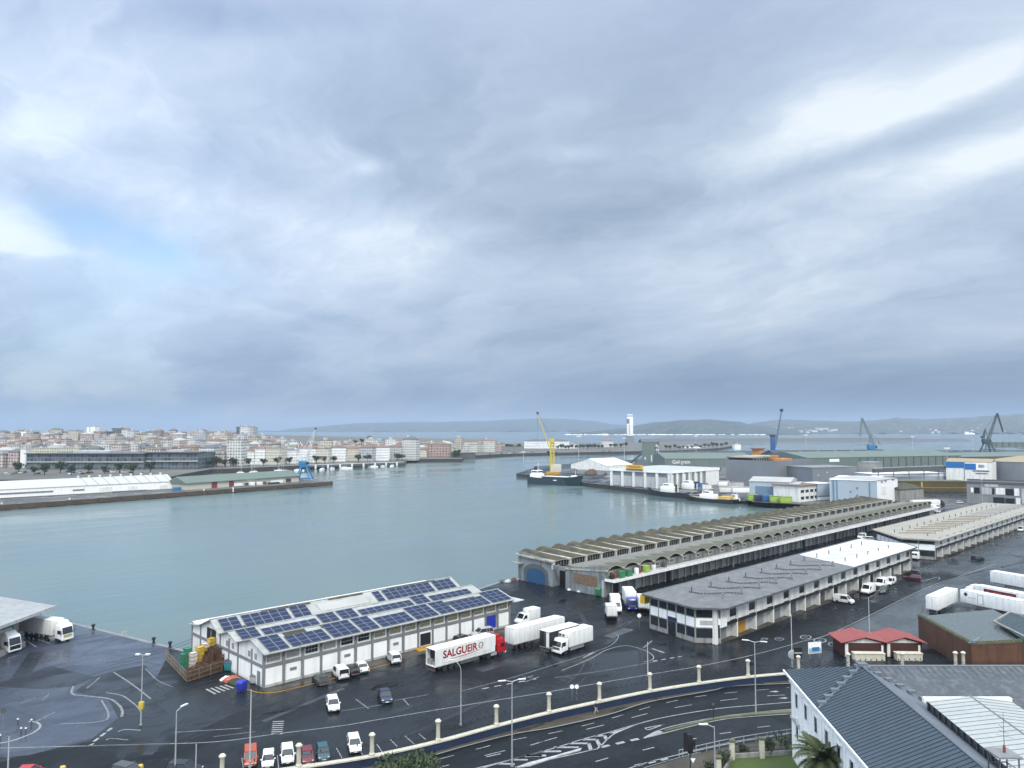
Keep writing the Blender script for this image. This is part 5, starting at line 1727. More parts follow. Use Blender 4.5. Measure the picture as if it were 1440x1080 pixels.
p = at(861, 874)
rigid('box_lorry', 'small white box lorry seen from behind, left of the group by the fish hall', (p.x, p.y, 0), hd((861, 876), (853, 858)), 5.6, z1=3.2, fridge=False, W=2.2)
p = at(872, 866)
v = van_proto('cargo_van', 6.6, 2.1, 2.3, cargo=3.1)
v.location = at(866, 858); v.rotation_euler.z = hd((858, 846), (867, 868)); tag(v, 'white cargo van facing the camera just behind the small box lorry', 'van')
p = at(888, 853)
rigid('box_lorry', 'white box lorry with a dark blue cab facing the camera near the fish hall', (*(at(882, 848)[:2]), 0), hd((884, 846), (899, 868)), 8.2, cabp='paint_blue', z1=3.9, fridge=False)
p = at(906, 862)
rigid('box_lorry', 'white box lorry with double rear doors beside the grey roofed market corner', (p.x, p.y, 0), hd((906, 862), (898, 846)), 6.5, z1=3.4, fridge=False)
p = at(922, 851)
rigid('box_lorry', 'tall white box lorry half hidden behind the yellow panel of the market corner', (141.5, 101, 0), R(0), 6.5, z1=4.0, fridge=False)
rigid('box_lorry', 'white box lorry whose roof shows over the market roof, right of the yellow panel', (152, 100.3, 0), R(0), 7.0, z1=4.0, fridge=False)
rigid('box_lorry', 'third white lorry roof showing behind the grey market roof', (167, 100.0, 0), R(0), 6.5, z1=3.6, fridge=False)

# left edge lorries
a = hd((34, 897), (92, 906))
p = at(34, 893)
s = semi('articulated_lorry', 'white lorry with yellow front badge, backed to the left shed door', p, a, L=9.6)
MB().box(12.36, 12.42, -.75, .75, .95, 1.3).build('yellow_badge', 'bin_yellow', s)
p = at(-44, 909)
s = semi('articulated_lorry', 'white lorry cut off by the left picture edge, black front grille', p, a + R(2), L=9.6)
MB().box(12.36, 12.43, -1.0, 1.0, .75, 1.42).build('black_grille', 'near_black', s)

# right edge trailers
t_, b_ = lone_trailer('cream white trailer standing alone in the yard beyond the rusty pavilion', (185.5, 56.4, 0), R(-1), 13.6)
p = at(1357, 853)
d = Vector((math.cos(R(72)), math.sin(R(72)), 0))
q = p - d * 13.4
t_, b_ = lone_trailer('long white trailer with a small dark round logo and framed side door', (q.x, q.y, 0), R(72), 13.6)
side = 1.29
MB().lathe([(.42, -.01), (.42, .01)], 14, (12.3, side, 3.15), axis='y').build('round_logo', 'navy', t_)
MB().box(8.3, 9.6, side - .01, side + .012, 1.5, 3.6).build('door_frame', 'mid_grey', t_)
MB().box(8.42, 9.48, side, side + .02, 1.6, 3.5).build('side_door', 'trailer_white', t_)
MB().box(9.9, 11.7, side - .01, side + .008, 2.55, 2.62).build('blue_stripe', 'slate_blue', t_)
MB().box(5.0, 8.5, -.9, .9, .5, 1.0).build('red_underframe', 'red_door', t_)
q2 = q + Vector((8.6, .4, 0))
s = semi('articulated_lorry', 'white lorry with a dark red lettered banner along its trailer side', (q2.x - d.x * 1.4, q2.y - d.y * 1.4, 0), R(72))
MB().box(4.2, 11.5, 1.285, 1.30, 2.35, 3.55).build('red_banner', 'paint_maroon', s)
MB().box(4.8, 6.8, 1.30, 1.306, 2.8, 3.2).box(7.4, 9.3, 1.30, 1.306, 2.8, 3.2).lathe([(.35, 1.30), (.35, 1.306)], 12, (10.6, 0, 2.95), axis='y').build('banner_marks', 'red_roof', s)
q3 = at(1398, 824) - d * 13.4
lone_trailer('grey white trailer at the right picture edge, farthest of the angled three', (q3.x, q3.y, 0), R(72), 13.6)

# distant lorries by the end of the fish hall
p = at(1299, 714)
s = semi('articulated_lorry', 'far grey trailer with a dark blue cab past the end of the fish hall', (p.x - 6, p.y + 4, 0), hd((1300, 714), (1345, 713)), cabp='paint_navy', L=16)
rigid('box_lorry', 'far white lorry facing the camera at the end of the fish hall canopy', at(1300, 719), hd((1300, 717), (1318, 719)), 8, fridge=False)

# --- cars
index_kids()
PROTO = {k: car_proto(k, n) for k, n in (('hatch', 'parked_car'), ('suv', 'parked_car'), ('saloon', 'parked_car'), ('smallvan', 'small_van'))}
PROTO['van'] = van_proto('panel_van')
index_kids()
used = set()
def car(kind, px, py, rz, paint, label, cat='car', group='cars and vans parked around the port'):
    row = py > 1045 and 330 < px < 520
    loc = at(px, py + (2 if row else 0))
    if kind in used:
        o = dup(PROTO[kind], loc, rz, label, cat, group, swap={'paint_white': paint} if paint != 'paint_white' else None)
    else:
        # the first of each kind is white by construction order below
        used.add(kind)
        o = PROTO[kind]
        o.location = loc; o.rotation_euler.z = rz
        tag(o, label, cat, group)
    o.scale = (.86,) * 3 if row else (1,) * 3
face = lambda a, b: hd(a, b)
bay = hd((570, 1034), (583, 1047))
car('suv', 404, 1066, hd((403, 1052), (405, 1078)), 'paint_white', 'white car facing us, left of the cream pillar in the bottom parking row')
car('smallvan', 352, 1070, hd((351.5, 1058), (351, 1084)), 'paint_white', 'placeholder', 'van')
bpy.data.objects['small_van']['label'] = 'white small panel van by the market corner'
car('hatch', 377, 1072, hd((378, 1060), (376, 1084)), 'paint_white', 'small white car with dark windscreen, second from left in the bottom parking row')
car('van', 1221, 834, R(182), 'paint_white', 'white panel van facing left, front one of two by the far market bays', 'van')
o = PROTO['smallvan']; o.scale = (1, 1, 1); o.location = at(478, 952); o.rotation_euler.z = R(77)
tag(o, 'white small van seen from behind, parked against the solar warehouse', 'van')
car('smallvan', 352, 1070, hd((351.5, 1058), (351, 1084)), 'paint_orange', 'orange red van facing us, leftmost bright vehicle of the bottom parking row', 'van')
car('saloon', 541, 984, hd((536, 974), (546, 994)), 'paint_white', 'tmp')
o = PROTO['saloon']; dup(o, at(541, 984), hd((536, 974), (546, 994)), 'dark blue car driving alone on the port road', 'car', 'cars and vans parked around the port', swap={'paint_white': 'paint_navy'})
o.location = at(507, 943); o.rotation_euler.z = R(76)
for s_ in [c for c in bpy.data.objects if c.parent == o]:
    pass
tag(o, 'pale saloon car by the solar warehouse, right of the dark car', 'car')
car('hatch', 432, 1067, hd((430, 1054), (435, 1080)), 'paint_maroon', 'dark red car facing us right of the cream pillar')
car('hatch', 454, 1062, hd((451, 1050), (456, 1074)), 'paint_teal', 'dark teal car, between the dark red car and the white car at bottom')
car('suv', 498, 1051, hd((495, 1038), (502, 1064)), 'paint_white', 'white car facing us, rightmost of the bottom parking row')
car('hatch', 468, 996, hd((464, 983), (470, 1004)), 'paint_white', 'white hatchback driving towards us on the port road')
car('hatch', 259, 1089, hd((255, 1078), (300, 1080)), 'paint_black', 'black car at the bottom edge beside the thin pole')
car('hatch', 180, 1093, hd((175, 1082), (190, 1085)), 'paint_grey', 'dark grey car at the bottom edge, left of the yellow bin')
car('saloon', 40, 1096, hd((30, 1086), (60, 1084)), 'paint_red', 'red and white car at the bottom left edge')
car('hatch', 450, 961, R(77), 'paint_grey', 'dark grey car, leftmost of those against the solar warehouse')
car('hatch', 494, 947, R(77), 'paint_black', 'black car between white van and pale saloon at the solar warehouse')
car('suv', 553, 930, R(70), 'paint_white', 'white estate car by the middle of the solar warehouse')
car('hatch', 650, 903, R(10), 'paint_black', 'black car behind the lettered trailer, left of the silver one')
car('suv', 678, 895, R(165), 'paint_silver', 'silver car behind the red cab by the solar warehouse')
car('smallvan', 1187, 848, R(-85), 'paint_white', 'low white van with its nose to the yard, first along the market bays', 'van')
car('van', 1240, 825, R(182), 'paint_white', 'white panel van facing left, rear one of two by the far market bays', 'van')
car('smallvan', 1252, 822, R(182), 'paint_white', 'small white van tucked behind the two panel vans', 'van')
car('hatch', 1243, 833, R(185), 'paint_olive', 'dark green grey car in front of the white vans')
car('hatch', 1284, 816, R(95), 'paint_maroon', 'dark red car on the open yard past the market end')
car('hatch', 1284, 809, R(95), 'paint_grey', 'grey car just behind the dark red car on the yard')
car('suv', 1375, 789, hd((1362, 790), (1388, 787)), 'paint_black', 'black car alone on the grey yard at right')
car('smallvan', 1042, 788, R(180), 'paint_white', 'white small van driving in the lane under the fish hall canopy', 'van')
car('smallvan', 1212, 757, R(180), 'paint_white', 'white van in the fish hall lane, left of a close pair', 'van')
car('suv', 1219, 761, R(120), 'paint_white', 'white car in the fish hall lane, right of a close pair')
car('smallvan', 1222, 742, R(180), 'paint_white', 'white van far along the fish hall loading bays', 'van')
car('van', 1289, 786, R(5), 'paint_white', 'white van beside the front of the beige roofed market building', 'van')
car('hatch', 1350, 708, R(-20), 'paint_white', 'tiny white car on the far port road', 'car')
car('smallvan', 1436, 747, R(180), 'paint_white', 'white van at the right edge along the beige roofed market bays', 'van')
car('hatch', 1330, 790, 0, 'paint_grey', 'x') if False else None

# ------------------------------------------------------------------ street lamps, signs, people
def pole_lamp(loc, h, kind, label, rz=0, group=None):
    t = thing('street_lamp', label, 'street lamp', loc, rz, group)
    MB().bar((0, 0, 0), (0, 0, h), .11, 8, .055).build('post', 'steel_post' if kind != 'thin' else 'light_grey', t, smooth=True)
    MB().lathe([(.22, 0), (.22, .12), (.13, .3), (.10, .35)], 8).build('base', 'mid_grey', t)
    if kind == 'twin':
        for s in (-1, 1):
            MB().bar((0, 0, h - .1), (s * .85, 0, h + .12), .045, 6).build('arm', 'steel_post', t)
            MB().box(s * .85 - .05 if s > 0 else -1.75, 1.75 if s > 0 else -.80, -.14, .14, h + .06, h + .18).build('lamp_head', 'crane_white', t, bevel=.04)
    elif kind == 'single':
        MB().bar((0, 0, h - .1), (.9, 0, h + .25), .045, 6).build('arm', 'steel_post', t)
        MB().box(.7, 1.75, -.15, .15, h + .18, h + .32).build('lamp_head', 'crane_white', t, bevel=.04)
    elif kind == 'curved':
        mb = MB(); mb.line([(0, 0, h), (-.1, 0, h + .5), (-.35, 0, h + .95), (-.75, 0, h + 1.3), (-1.2, 0, h + 1.5)], .05, 6); mb.build('arm', 'steel_post', t)
        MB().box(-1.8, -1.1, -.13, .13, h + 1.42, h + 1.56).build('lamp_head', 'crane_white', t, bevel=.04)
    elif kind == 'cluster':
        for s in (-1, 1):
            MB().bar((0, 0, h - .05), (s * .7, 0, h), .05, 5).build('arm', 'steel_post', t)
            MB().box(s * .7 - .3, s * .7 + .3, -.2, .2, h - .05, h + .15).build('flood_light', 'crane_white', t, bevel=.03)
    return t
pole_lamp(at(198, 1020), 9.6, 'cluster', 'tall white lamp with yellow box at its foot among the curved markings at left', -YAW and YAW)
t = bpy.data.objects['street_lamp']
MB().box(-.3, .3, -.25, .25, 2.2, 3.2).build('yellow_box', 'bin_yellow', t, bevel=.03)
pole_lamp(at(246, 1092), 7.6, 'single', 'white lamp with slanted head at the bottom edge, left of the short grey pole', YAW + R(70))
t = thing('thin_pole', 'short plain grey pole at the bottom edge right of a white lamp', 'pole', at(275, 1090)); MB().bar((0, 0, 0), (0, 0, 3.6), .06, 6).build('post', 'light_grey', t)
pole_lamp(at(351, 1082), 9.4, 'thin', 'slim grey post in front of the orange red van', 0)
pole_lamp(at(648, 1020), 7.4, 'curved', 'slim lamp with curved neck in front of the lettered trailer', YAW)
pole_lamp(at(720, 1078), 10.2, 'twin', 'tall white twin lamp on the avenue median at bottom centre', YAW + R(15))
pole_lamp(at(911, 951), 5.6, 'thin', 'slim grey post on the port side of the wall near the junction', 0)
pole_lamp(at(1063, 1005), 10.3, 'twin', 'tall white twin lamp on the planted median beside the white building', YAW - R(20))
pole_lamp(at(1114, 938), 9.0, 'thin', 'grey post behind the wall at the corner of the white building', 0)
pole_lamp(at(1223, 902), 8.4, 'thin', 'thin dark grey post rising from the road behind the red kiosks', 0)
pole_lamp(at(958, 813), 6.0, 'thin', 'slim post in the lane between fish hall and grey market roof', 0)
pole_lamp(at(1031, 797), 6.6, 'thin', 'second slim post along the fish hall lane', 0)
pole_lamp(at(1129, 768), 8.0, 'thin', 'tall slim post before the dark opening of the fish hall', 0)
pole_lamp(at(1382, 716), 15.0, 'cluster', 'tall white mast beyond the beige market roof', 0)
pole_lamp(at(1006, 1118), 7.5, 'single', 'white garden lamp with flat head beside the lawn', YAW + R(180))
pole_lamp(at(10, 1112), 6.0, 'thin', 'thin grey pole at the bottom left corner', 0)

def sign_board():
    t = thing('sign_board', 'pale blue and white notice board on the grass beyond the white building corner', 'sign', at(1146, 926), YAW + R(15))
    MB().bar((-1.0, .06, 0), (-1.0, .06, 2.6), .06, 5).bar((1.0, .06, 0), (1.0, .06, 2.6), .06, 5).build('posts', 'mid_grey', t)
    MB().box(-1.35, 1.35, -.04, .0, .9, 2.9).build('panel', 'clean_white', t)
    MB().box(-1.25, 1.25, -.055, -.04, .98, 1.85).build('blue_picture', 'pale_blue', t)
    MB().box(-.6, .9, -.06, -.055, 1.25, 2.0).build('teal_shape', 'crane_blue', t)
sign_board()
t = thing('hazard_board', 'black panel with white stripe on top of the wall pillar by the white building', 'panel', at(1125, 946, WALL_Z), YAW)
MB().box(-.75, .6, .45, .55, 2.1, 3.9).build('board', 'near_black', t); MB().box(-.7, .55, .43, .45, 2.95, 3.12).build('stripe', 'light_grey', t); MB().bar((0, .5, 0), (0, .5, 2.2), .05, 5).build('post', 'dark_iron', t)
t = thing('round_mirror', 'tilted traffic mirror with grey hood beside the black panel', 'mirror', at(1115, 940), YAW)
MB().bar((0, 0, 0), (0, 0, 1.6), .05, 5).build('post', 'mid_grey', t)
MB().lathe([(.1, 0), (.75, .05), (.8, .12), (.5, .2)], 16, (0, -.1, 2.3), axis='y').build('mirror_disc', 'steel_post', t, smooth=True)
def sign(px, py, label, m='clean_white', h=2.3, r=.33):
    t = thing('road_sign', label, 'road sign', at(px, py), YAW)
    MB().bar((0, 0, 0), (0, 0, h), .035, 5).build('post', 'mid_grey', t)
    MB().lathe([(r, -.02), (r, .02)], 14, (0, -.05, h - .25), axis='y').build('face', m, t)
    return t
t = sign(804.5, 985, 'pair of round white signs on a thin post behind the wall near the walker')
MB().lathe([(.33, -.02), (.33, .02)], 14, (.72, -.05, 2.05), axis='y').build('face', 'clean_white', t)
MB().bar((.72, 0, 0), (.72, 0, 2.1), .035, 5).build('post', 'mid_grey', t)
sign(899, 884, 'single round white sign standing near the market corner', r=.42, h=2.9)
sign(4, 1028, 'round dark sign on a short post on the left traffic island', 'dark_grey', h=3.0, r=.42)
t = thing('traffic_light', 'black traffic light with hooded lamps at the garden corner, white triangle below', 'traffic light', at(971, 1098), YAW)
MB().bar((0, 0, 0), (0, 0, 5.0), .07, 6).build('post', 'dark_iron', t)
MB().box(-.3, .3, -.2, .2, 3.2, 5.3).build('housing', 'near_black', t, bevel=.04)
MB().box(-.75, -.35, .0, .06, 3.4, 5.5).build('back_board', 'near_black', t)
MB().box(.3, .62, -.18, .18, 3.9, 4.7).build('side_lamp', 'near_black', t, bevel=.04)
MB().mesh([(.0, -.12, 2.6), (.6, -.12, 2.6), (.3, -.12, 2.05), (.0, -.1, 2.6), (.6, -.1, 2.6), (.3, -.1, 2.05)], [(0, 2, 1), (3, 4, 5), (0, 1, 4, 3), (1, 2, 5, 4), (2, 0, 3, 5)]).build('give_way_sign', 'clean_white', t)

def bollard(px, py, label, tall=False):
    t = thing('mooring_bollard' if not tall else 'marker_post', label, 'bollard', at(px, py))
    if tall:
        MB().lathe([(.10, 0), (.10, .75), (.13, .76), (.13, 1.05), (.05, 1.12)], 8).build('post', 'dark_grey', t)
        MB().lathe([(.115, .78), (.135, .8), (.135, .98), (.115, 1.0)], 8).build('white_band', 'clean_white', t)
    else:
        MB().lathe([(.34, 0), (.34, .1), (.22, .2), (.20, .75), (.36, .85), (.40, 1.05), (.25, 1.2), (.05, 1.22)], 12).build('casting', 'near_black', t, smooth=True)
        MB().lathe([(.5, 0), (.5, .05), (.3, .08)], 12).build('base_plate', 'dark_grey', t)
for px, py, l in ((131, 886, 'black mooring bollard on the quay edge, left one, near the backed lorry'), (216, 905, 'black mooring bollard on the quay edge left of the crates'), (239, 911, 'black mooring bollard hard by the crate pen'), (57, 868, 'black mooring bollard behind the lorry at the shed')):
    bollard(px, py, l)
t = thing('quay_ladder', 'thin grey ladder rails rising over the quay edge between two bollards', 'ladder', at(176, 895.5), R(-60))
MB().bar((-.3, 0, -2), (-.3, 0, 1.1), .05, 5).bar((.3, 0, -2), (.3, 0, 1.1), .05, 5).bar((-.3, 0, 1.1), (-.3, -.7, .9), .05, 5).bar((.3, 0, 1.1), (.3, -.7, .9), .05, 5).bar((-.3, 0, .5), (.3, 0, .5), .04, 4).build('rails', 'light_grey', t)
for px, py, l in ((25, 1020, 'back left'), (44, 1021, 'back right'), (36, 1033, 'front right'), (29.5, 1033, 'front left'), (0, 1043, 'edge')):
    bollard(px, py, f'small dark post with white band on the left traffic island, {l} one', True)

def person():
    t = thing('person', 'person walking on the pavement below the blue wall, dark jacket and pale trousers', 'person', at(838.5, 1003.5, .13), YAW + R(195))
    def skin(name, V, E, rad, m, par):
        me = bpy.data.meshes.new(name); me.from_pydata(V, E, []); me.update()
        o = bpy.data.objects.new(name, me); COL.objects.link(o)
        md = o.modifiers.new('skin', 'SKIN')
        for i, r in enumerate(rad):
            me.skin_vertices[0].data[i].radius = (r, r)
        me.skin_vertices[0].data[0].use_root = True
        sd = o.modifiers.new('sub', 'SUBSURF'); sd.levels = sd.render_levels = 1
        me.materials.append(MATS[m]); o.parent = par
        return o
    mat('skin_tone', (.45, .28, .20), .6, var=.05); mat('jacket_dark', (.018, .020, .026), .8); mat('trousers_pale', (.34, .35, .38), .8); mat('hair_dark', (.02, .015, .012), .7)
    # x ahead, y left
    V = [(0, 0, .92), (0, 0, 1.15), (0, 0, 1.38), (.02, 0, 1.50), (.03, 0, 1.60), (.04, 0, 1.72),
         (0, .17, 1.38), (-.10, .24, 1.12), (.08, .25, .90), (.14, .24, .82), (0, -.17, 1.38), (.10, -.24, 1.12), (.22, -.22, .92), (.27, -.21, .84),
         (0, .09, .86), (.20, .10, .50), (.28, .10, .09), (.42, .10, .05), (0, -.09, .86), (-.08, -.10, .48), (-.34, -.10, .14), (-.26, -.10, .05)]
    E = [(0, 1), (1, 2), (2, 3), (3, 4), (4, 5), (2, 6), (6, 7), (7, 8), (8, 9), (2, 10), (10, 11), (11, 12), (12, 13), (0, 14), (14, 15), (15, 16), (16, 17), (0, 18), (18, 19), (19, 20), (20, 21)]
    rd = [.145, .14, .16, .06, .085, .075, .065, .052, .04, .035, .065, .052, .04, .035, .09, .065, .045, .04, .09, .065, .045, .04]
    b = skin('body', V, E, rd, 'skin_tone', t)
    skin('jacket', [(0, 0, .88), (0, 0, 1.15), (0, 0, 1.40), (0, .18, 1.40), (-.10, .25, 1.12), (.07, .255, .93), (0, -.18, 1.40), (.10, -.25, 1.12), (.21, -.225, .95)], [(0, 1), (1, 2), (2, 3), (3, 4), (4, 5), (2, 6), (6, 7), (7, 8)], [.23, .22, .24, .12, .10, .08, .12, .10, .08], 'jacket_dark', t)
    skin('trousers', [(0, 0, .90), (0, .09, .84), (.20, .10, .50), (.275, .10, .14), (0, -.09, .84), (-.08, -.10, .48), (-.33, -.10, .18)], [(0, 1), (1, 2), (2, 3), (0, 4), (4, 5), (5, 6)], [.165, .115, .085, .07, .115, .085, .07], 'trousers_pale', t)
    skin('hair', [(.0, 0, 1.64), (.0, 0, 1.74)], [(0, 1)], [.10, .085], 'hair_dark', t)
    skin('shoe', [(.25, .10, .05), (.42, .10, .04)], [(0, 1)], [.055, .045], 'near_black', t)
    skin('shoe', [(-.36, -.10, .10), (-.24, -.10, .03)], [(0, 1)], [.055, .045], 'near_black', t)
person()

# ------------------------------------------------------------------ crate pen by the solar warehouse
def crate_pen():
    A, B, C_ = at(233, 928), at(263, 960), at(312, 944)
    D = A + (C_ - B)
    t = thing('pen_fence', 'low timber rail fence enclosing the crate stacks beside the solar warehouse', 'fence', B)
    post = MB(); rails = MB(); panel = MB()
    for p, q in ((A, B), (B, C_)):
        n = max(2, int((q - p).length / 2.0))
        for k in range(n + 1):
            r = p.lerp(q, k / n) - B
            post.bar((r.x, r.y, 0), (r.x, r.y, 1.75), .07, 5)
        for z in (.15, .9, 1.65):
            rails.bar((p - B) + Vector((0, 0, z)), (q - B) + Vector((0, 0, z)), .045, 4)
        dn = int((q - p).length / .22)
        for k in range(dn):
            r = p.lerp(q, k / dn) - B
            panel.bar((r.x, r.y, .15), (r.x, r.y, 1.65), .012, 3)
    post.build('posts', 'wood_fence', t); rails.build('rails', 'wood_fence', t); panel.build('mesh_infill', 'wood_fence', t)
    # crates: slatted brown fish crates, stacked
    cr = thing('fish_crate', '', 'crate')
    mb = MB()
    for z in (0.02, .22, .42, .62):
        mb.box(-.6, .6, -.5, -.46, z, z + .14).box(-.6, .6, .46, .5, z, z + .14).box(-.6, -.56, -.46, .46, z, z + .14).box(.56, .6, -.46, .46, z, z + .14)
    mb.box(-.56, .56, -.46, .46, .02, .08)
    mb.build('slats', 'crate_brown', cr)
    mb = MB()
    for x in (-.56, .56):
        for y in (-.46, .46):
            mb.box(x - .04, x + .04, y - .04, y + .04, 0, .80)
    mb.build('corner_posts', 'wood_fence', cr)
    index_kids()
    rr = random.Random(3)
    ex, ey = (C_ - B).normalized(), (A - B).normalized()
    first = True
    rowword = ['front', 'second', 'third', 'back']
    hts = {0: [2, 2, 2, 2, 2, 2, 2], 1: [2, 2, 2, 2, 2, 3, 3], 2: [0, 1, 2, 3, 4, 4, 4], 3: [0, 0, 2, 3, 4, 4, 4]}
    lv = ['bottom', 'second layer', 'third layer', 'fourth layer', 'top']
    for row in range(4):
        for c in range(7):
            for z in range(hts[row][c]):
                p = B + ex * (.9 + c * 1.28) + ey * (.75 + row * 1.08) + Vector((0, 0, z * .82 + .01))
                lab = f'brown slatted fish crate, {lv[z]}, {rowword[row]} row of the fenced stack, column {["one","two","three","four","five","six","seven"][c]} from left'
                rz = math.atan2(ex.y, ex.x) + rr.uniform(-.05, .05)
                if first:
                    cr.location = p; cr.rotation_euler.z = rz; tag(cr, lab, None, 'brown crates in the pen'); first = False
                else:
                    dup(cr, p, rz, lab, 'crate', 'brown crates in the pen')
    # coloured tubs
    def tub(loc, m, label, rz, s=1.0):
        t = thing('fish_tub', label, 'tub', loc, rz, 'coloured fish tubs stacked in the pen')
        mb = MB().mesh([(-.5 * s, -.4 * s, 0), (.5 * s, -.4 * s, 0), (.5 * s, .4 * s, 0), (-.5 * s, .4 * s, 0), (-.6 * s, -.5 * s, .62), (.6 * s, -.5 * s, .62), (.6 * s, .5 * s, .62), (-.6 * s, .5 * s, .62), (-.5 * s, -.4 * s, .55), (.5 * s, -.4 * s, .55), (.5 * s, .4 * s, .55), (-.5 * s, .4 * s, .55)],
                       [(0, 3, 2, 1), (0, 1, 5, 4), (1, 2, 6, 5), (2, 3, 7, 6), (3, 0, 4, 7), (8, 9, 10, 11), (4, 5, 9, 8), (5, 6, 10, 9), (6, 7, 11, 10), (7, 4, 8, 11)])
        mb.build('shell', m, t, fix=False)
        rm = MB()
        for a, b in (((-.6, -.5), (.6, -.5)), ((.6, -.5), (.6, .5)), ((.6, .5), (-.6, .5)), ((-.6, .5), (-.6, -.5))):
            rm.bar((a[0] * s, a[1] * s, .62), (b[0] * s, b[1] * s, .62), .045, 4)
        rm.build('rim', {'bin_yellow': 'ochre', 'tub_white': 'net_red', 'bin_green': 'bin_teal'}.get(m, m), t)
    g = B + ey * 5.4
    az = math.atan2(ex.y, ex.x)
    stacks = [(g + ex * .9, ['bin_teal', 'bin_teal', 'bin_green', 'bin_green', 'bin_green'], 'teal and green'), (g + ex * 1.7 + ey * .4, ['bin_green'] * 6, 'tall green'), (g + ex * 2.4 - ey * .9, ['tub_white'] * 5, 'white'),
              (g + ex * 3.7 - ey * .9, ['bin_yellow'] * 6, 'yellow'), (g + ex * 5.1 + ey * .2, ['crate_brown'] * 4 + ['bin_yellow', 'tub_white'], 'mixed'), (g + ex * 6.3 + ey * .1, ['crate_brown'] * 5 + ['bin_yellow'] * 2, 'brown and yellow')]
    cn = {'bin_teal': 'teal', 'bin_green': 'green', 'tub_white': 'white', 'bin_yellow': 'yellow', 'crate_brown': 'brown'}
    for p, ms, w_ in stacks:
        for k, m in enumerate(ms):
            tub(p + Vector((0, 0, k * .63)), m, f'{cn[m]} plastic fish tub, number {["one","two","three","four","five","six","seven"][k]} from the ground in the {w_} stack', az + rr.uniform(-.06, .06))
crate_pen()

def wheelie(px, py, m, label, lid=None, rz=0, s=1.0):
    t = thing('waste_container', label, 'bin', at(px, py), rz)
    MB().mesh([(-.5 * s, -.45 * s, .15), (.5 * s, -.45 * s, .15), (.5 * s, .45 * s, .15), (-.5 * s, .45 * s, .15), (-.65 * s, -.55 * s, 1.25 * s), (.65 * s, -.55 * s, 1.25 * s), (.65 * s, .55 * s, 1.25 * s), (-.65 * s, .55 * s, 1.25 * s)],
              [(0, 3, 2, 1), (0, 1, 5, 4), (1, 2, 6, 5), (2, 3, 7, 6), (3, 0, 4, 7), (4, 5, 6, 7)]).build('body', m, t, bevel=.05)
    MB().extr([(-.7 * s, 1.25 * s), (.7 * s, 1.25 * s), (.5 * s, 1.5 * s), (-.5 * s, 1.5 * s)], -.58 * s, .58 * s).build('lid', lid or m, t, bevel=.05)
    p = None
    for x in (-.4, .4):
        for y in (-.4, .4):
            MB().lathe([(.09, -.04), (.09, .04)], 8, (x * s, y * s, .09), axis='y').build('castor', 'near_black', t)
wheelie(340, 972, 'royal_blue', 'royal blue waste container with a net on its lid near the warehouse corner', rz=.4, s=1.1)
wheelie(322, 943, 'bin_teal', 'dark teal waste container against the gable end of the warehouse', 'navy', rz=.7, s=1.2)
wheelie(337, 946, 'light_grey', 'grey waste container by the gable end of the warehouse', 'mid_grey', rz=.7, s=.9)
wheelie(357, 961, 'light_grey', 'pale container beside the warehouse side door', 'dark_grey', rz=.7, s=.9)
wheelie(843, 838, 'bin_green', 'bright green waste container at the foot of the fish hall mural', rz=R(0), s=1.35)
wheelie(836, 835, 'bin_teal', 'grey green waste container left of the bright green one by the mural', 'light_grey', rz=R(0), s=1.2)
def net_heap(px, py, m, label, s=1.0, seed=1):
    rr = random.Random(seed)
    t = thing('net_heap', label, 'net', at(px, py))
    mb = MB(); n = 14; rows = []
    for k, (rad, z) in enumerate(((1.0, 0), (.85, .35), (.55, .6), (.2, .72))):
        rows.append([(s * rad * rr.uniform(.8, 1.25) * math.cos(2 * math.pi * i / n) * 1.4, s * rad * rr.uniform(.8, 1.2) * math.sin(2 * math.pi * i / n), s * z * rr.uniform(.8, 1.2)) for i in range(n)])
    vs = sum(rows, [])
    mb.mesh(vs, [(k * n + i, k * n + (i + 1) % n, (k + 1) * n + (i + 1) % n, (k + 1) * n + i) for k in range(3) for i in range(n)] + [tuple(range(3 * n, 4 * n))])
    mb.build('pile', m, t, smooth=True)
net_heap(325, 957, 'net_red', 'heap of pinkish red nets near the warehouse gable', 1.0, 2)
net_heap(331, 960, 'foliage_dark', 'heap of dark green nets beside the red nets', .9, 3)
net_heap(318, 955, 'off_white', 'small pale sack pile left of the red nets', .7, 4)
net_heap(804, 829, 'tub_white', 'pile of white sacks at the fish hall passage', .9, 6)
net_heap(815, 832, 'off_white', 'smaller pile of pale sacks right of the passage', .6, 7)
t = thing('yellow_bin', 'yellow litter bin at the bottom edge between two dark cars', 'bin', at(88, 1091)); MB().lathe([(.3, 0), (.36, .9), (.3, 1.1), (.1, 1.15)], 10).build('drum', 'bin_yellow', t, smooth=True)
t = thing('yellow_bin', 'yellow object beside a dark car at the bottom edge', 'bin', at(197, 1089)); MB().lathe([(.3, 0), (.36, .9), (.3, 1.1), (.1, 1.15)], 10).build('drum', 'bin_yellow', t, smooth=True)
for px, py, l in ((592, 914, 'left'), (602, 910, 'right')):
    t = thing('loading_ramp', f'yellow loading ramp by the open dark door of the warehouse, {l} one', 'ramp', at(px, py)); MB().mesh([(-.9, -.7, .02), (.9, -.7, .02), (.9, .5, .35), (-.9, .5, .35), (.9, .5, 0), (-.9, .5, 0)], [(0, 1, 2, 3), (3, 2, 4, 5), (0, 5, 4, 1), (1, 4, 2), (0, 3, 5)]).build('plate', 'ochre', t)
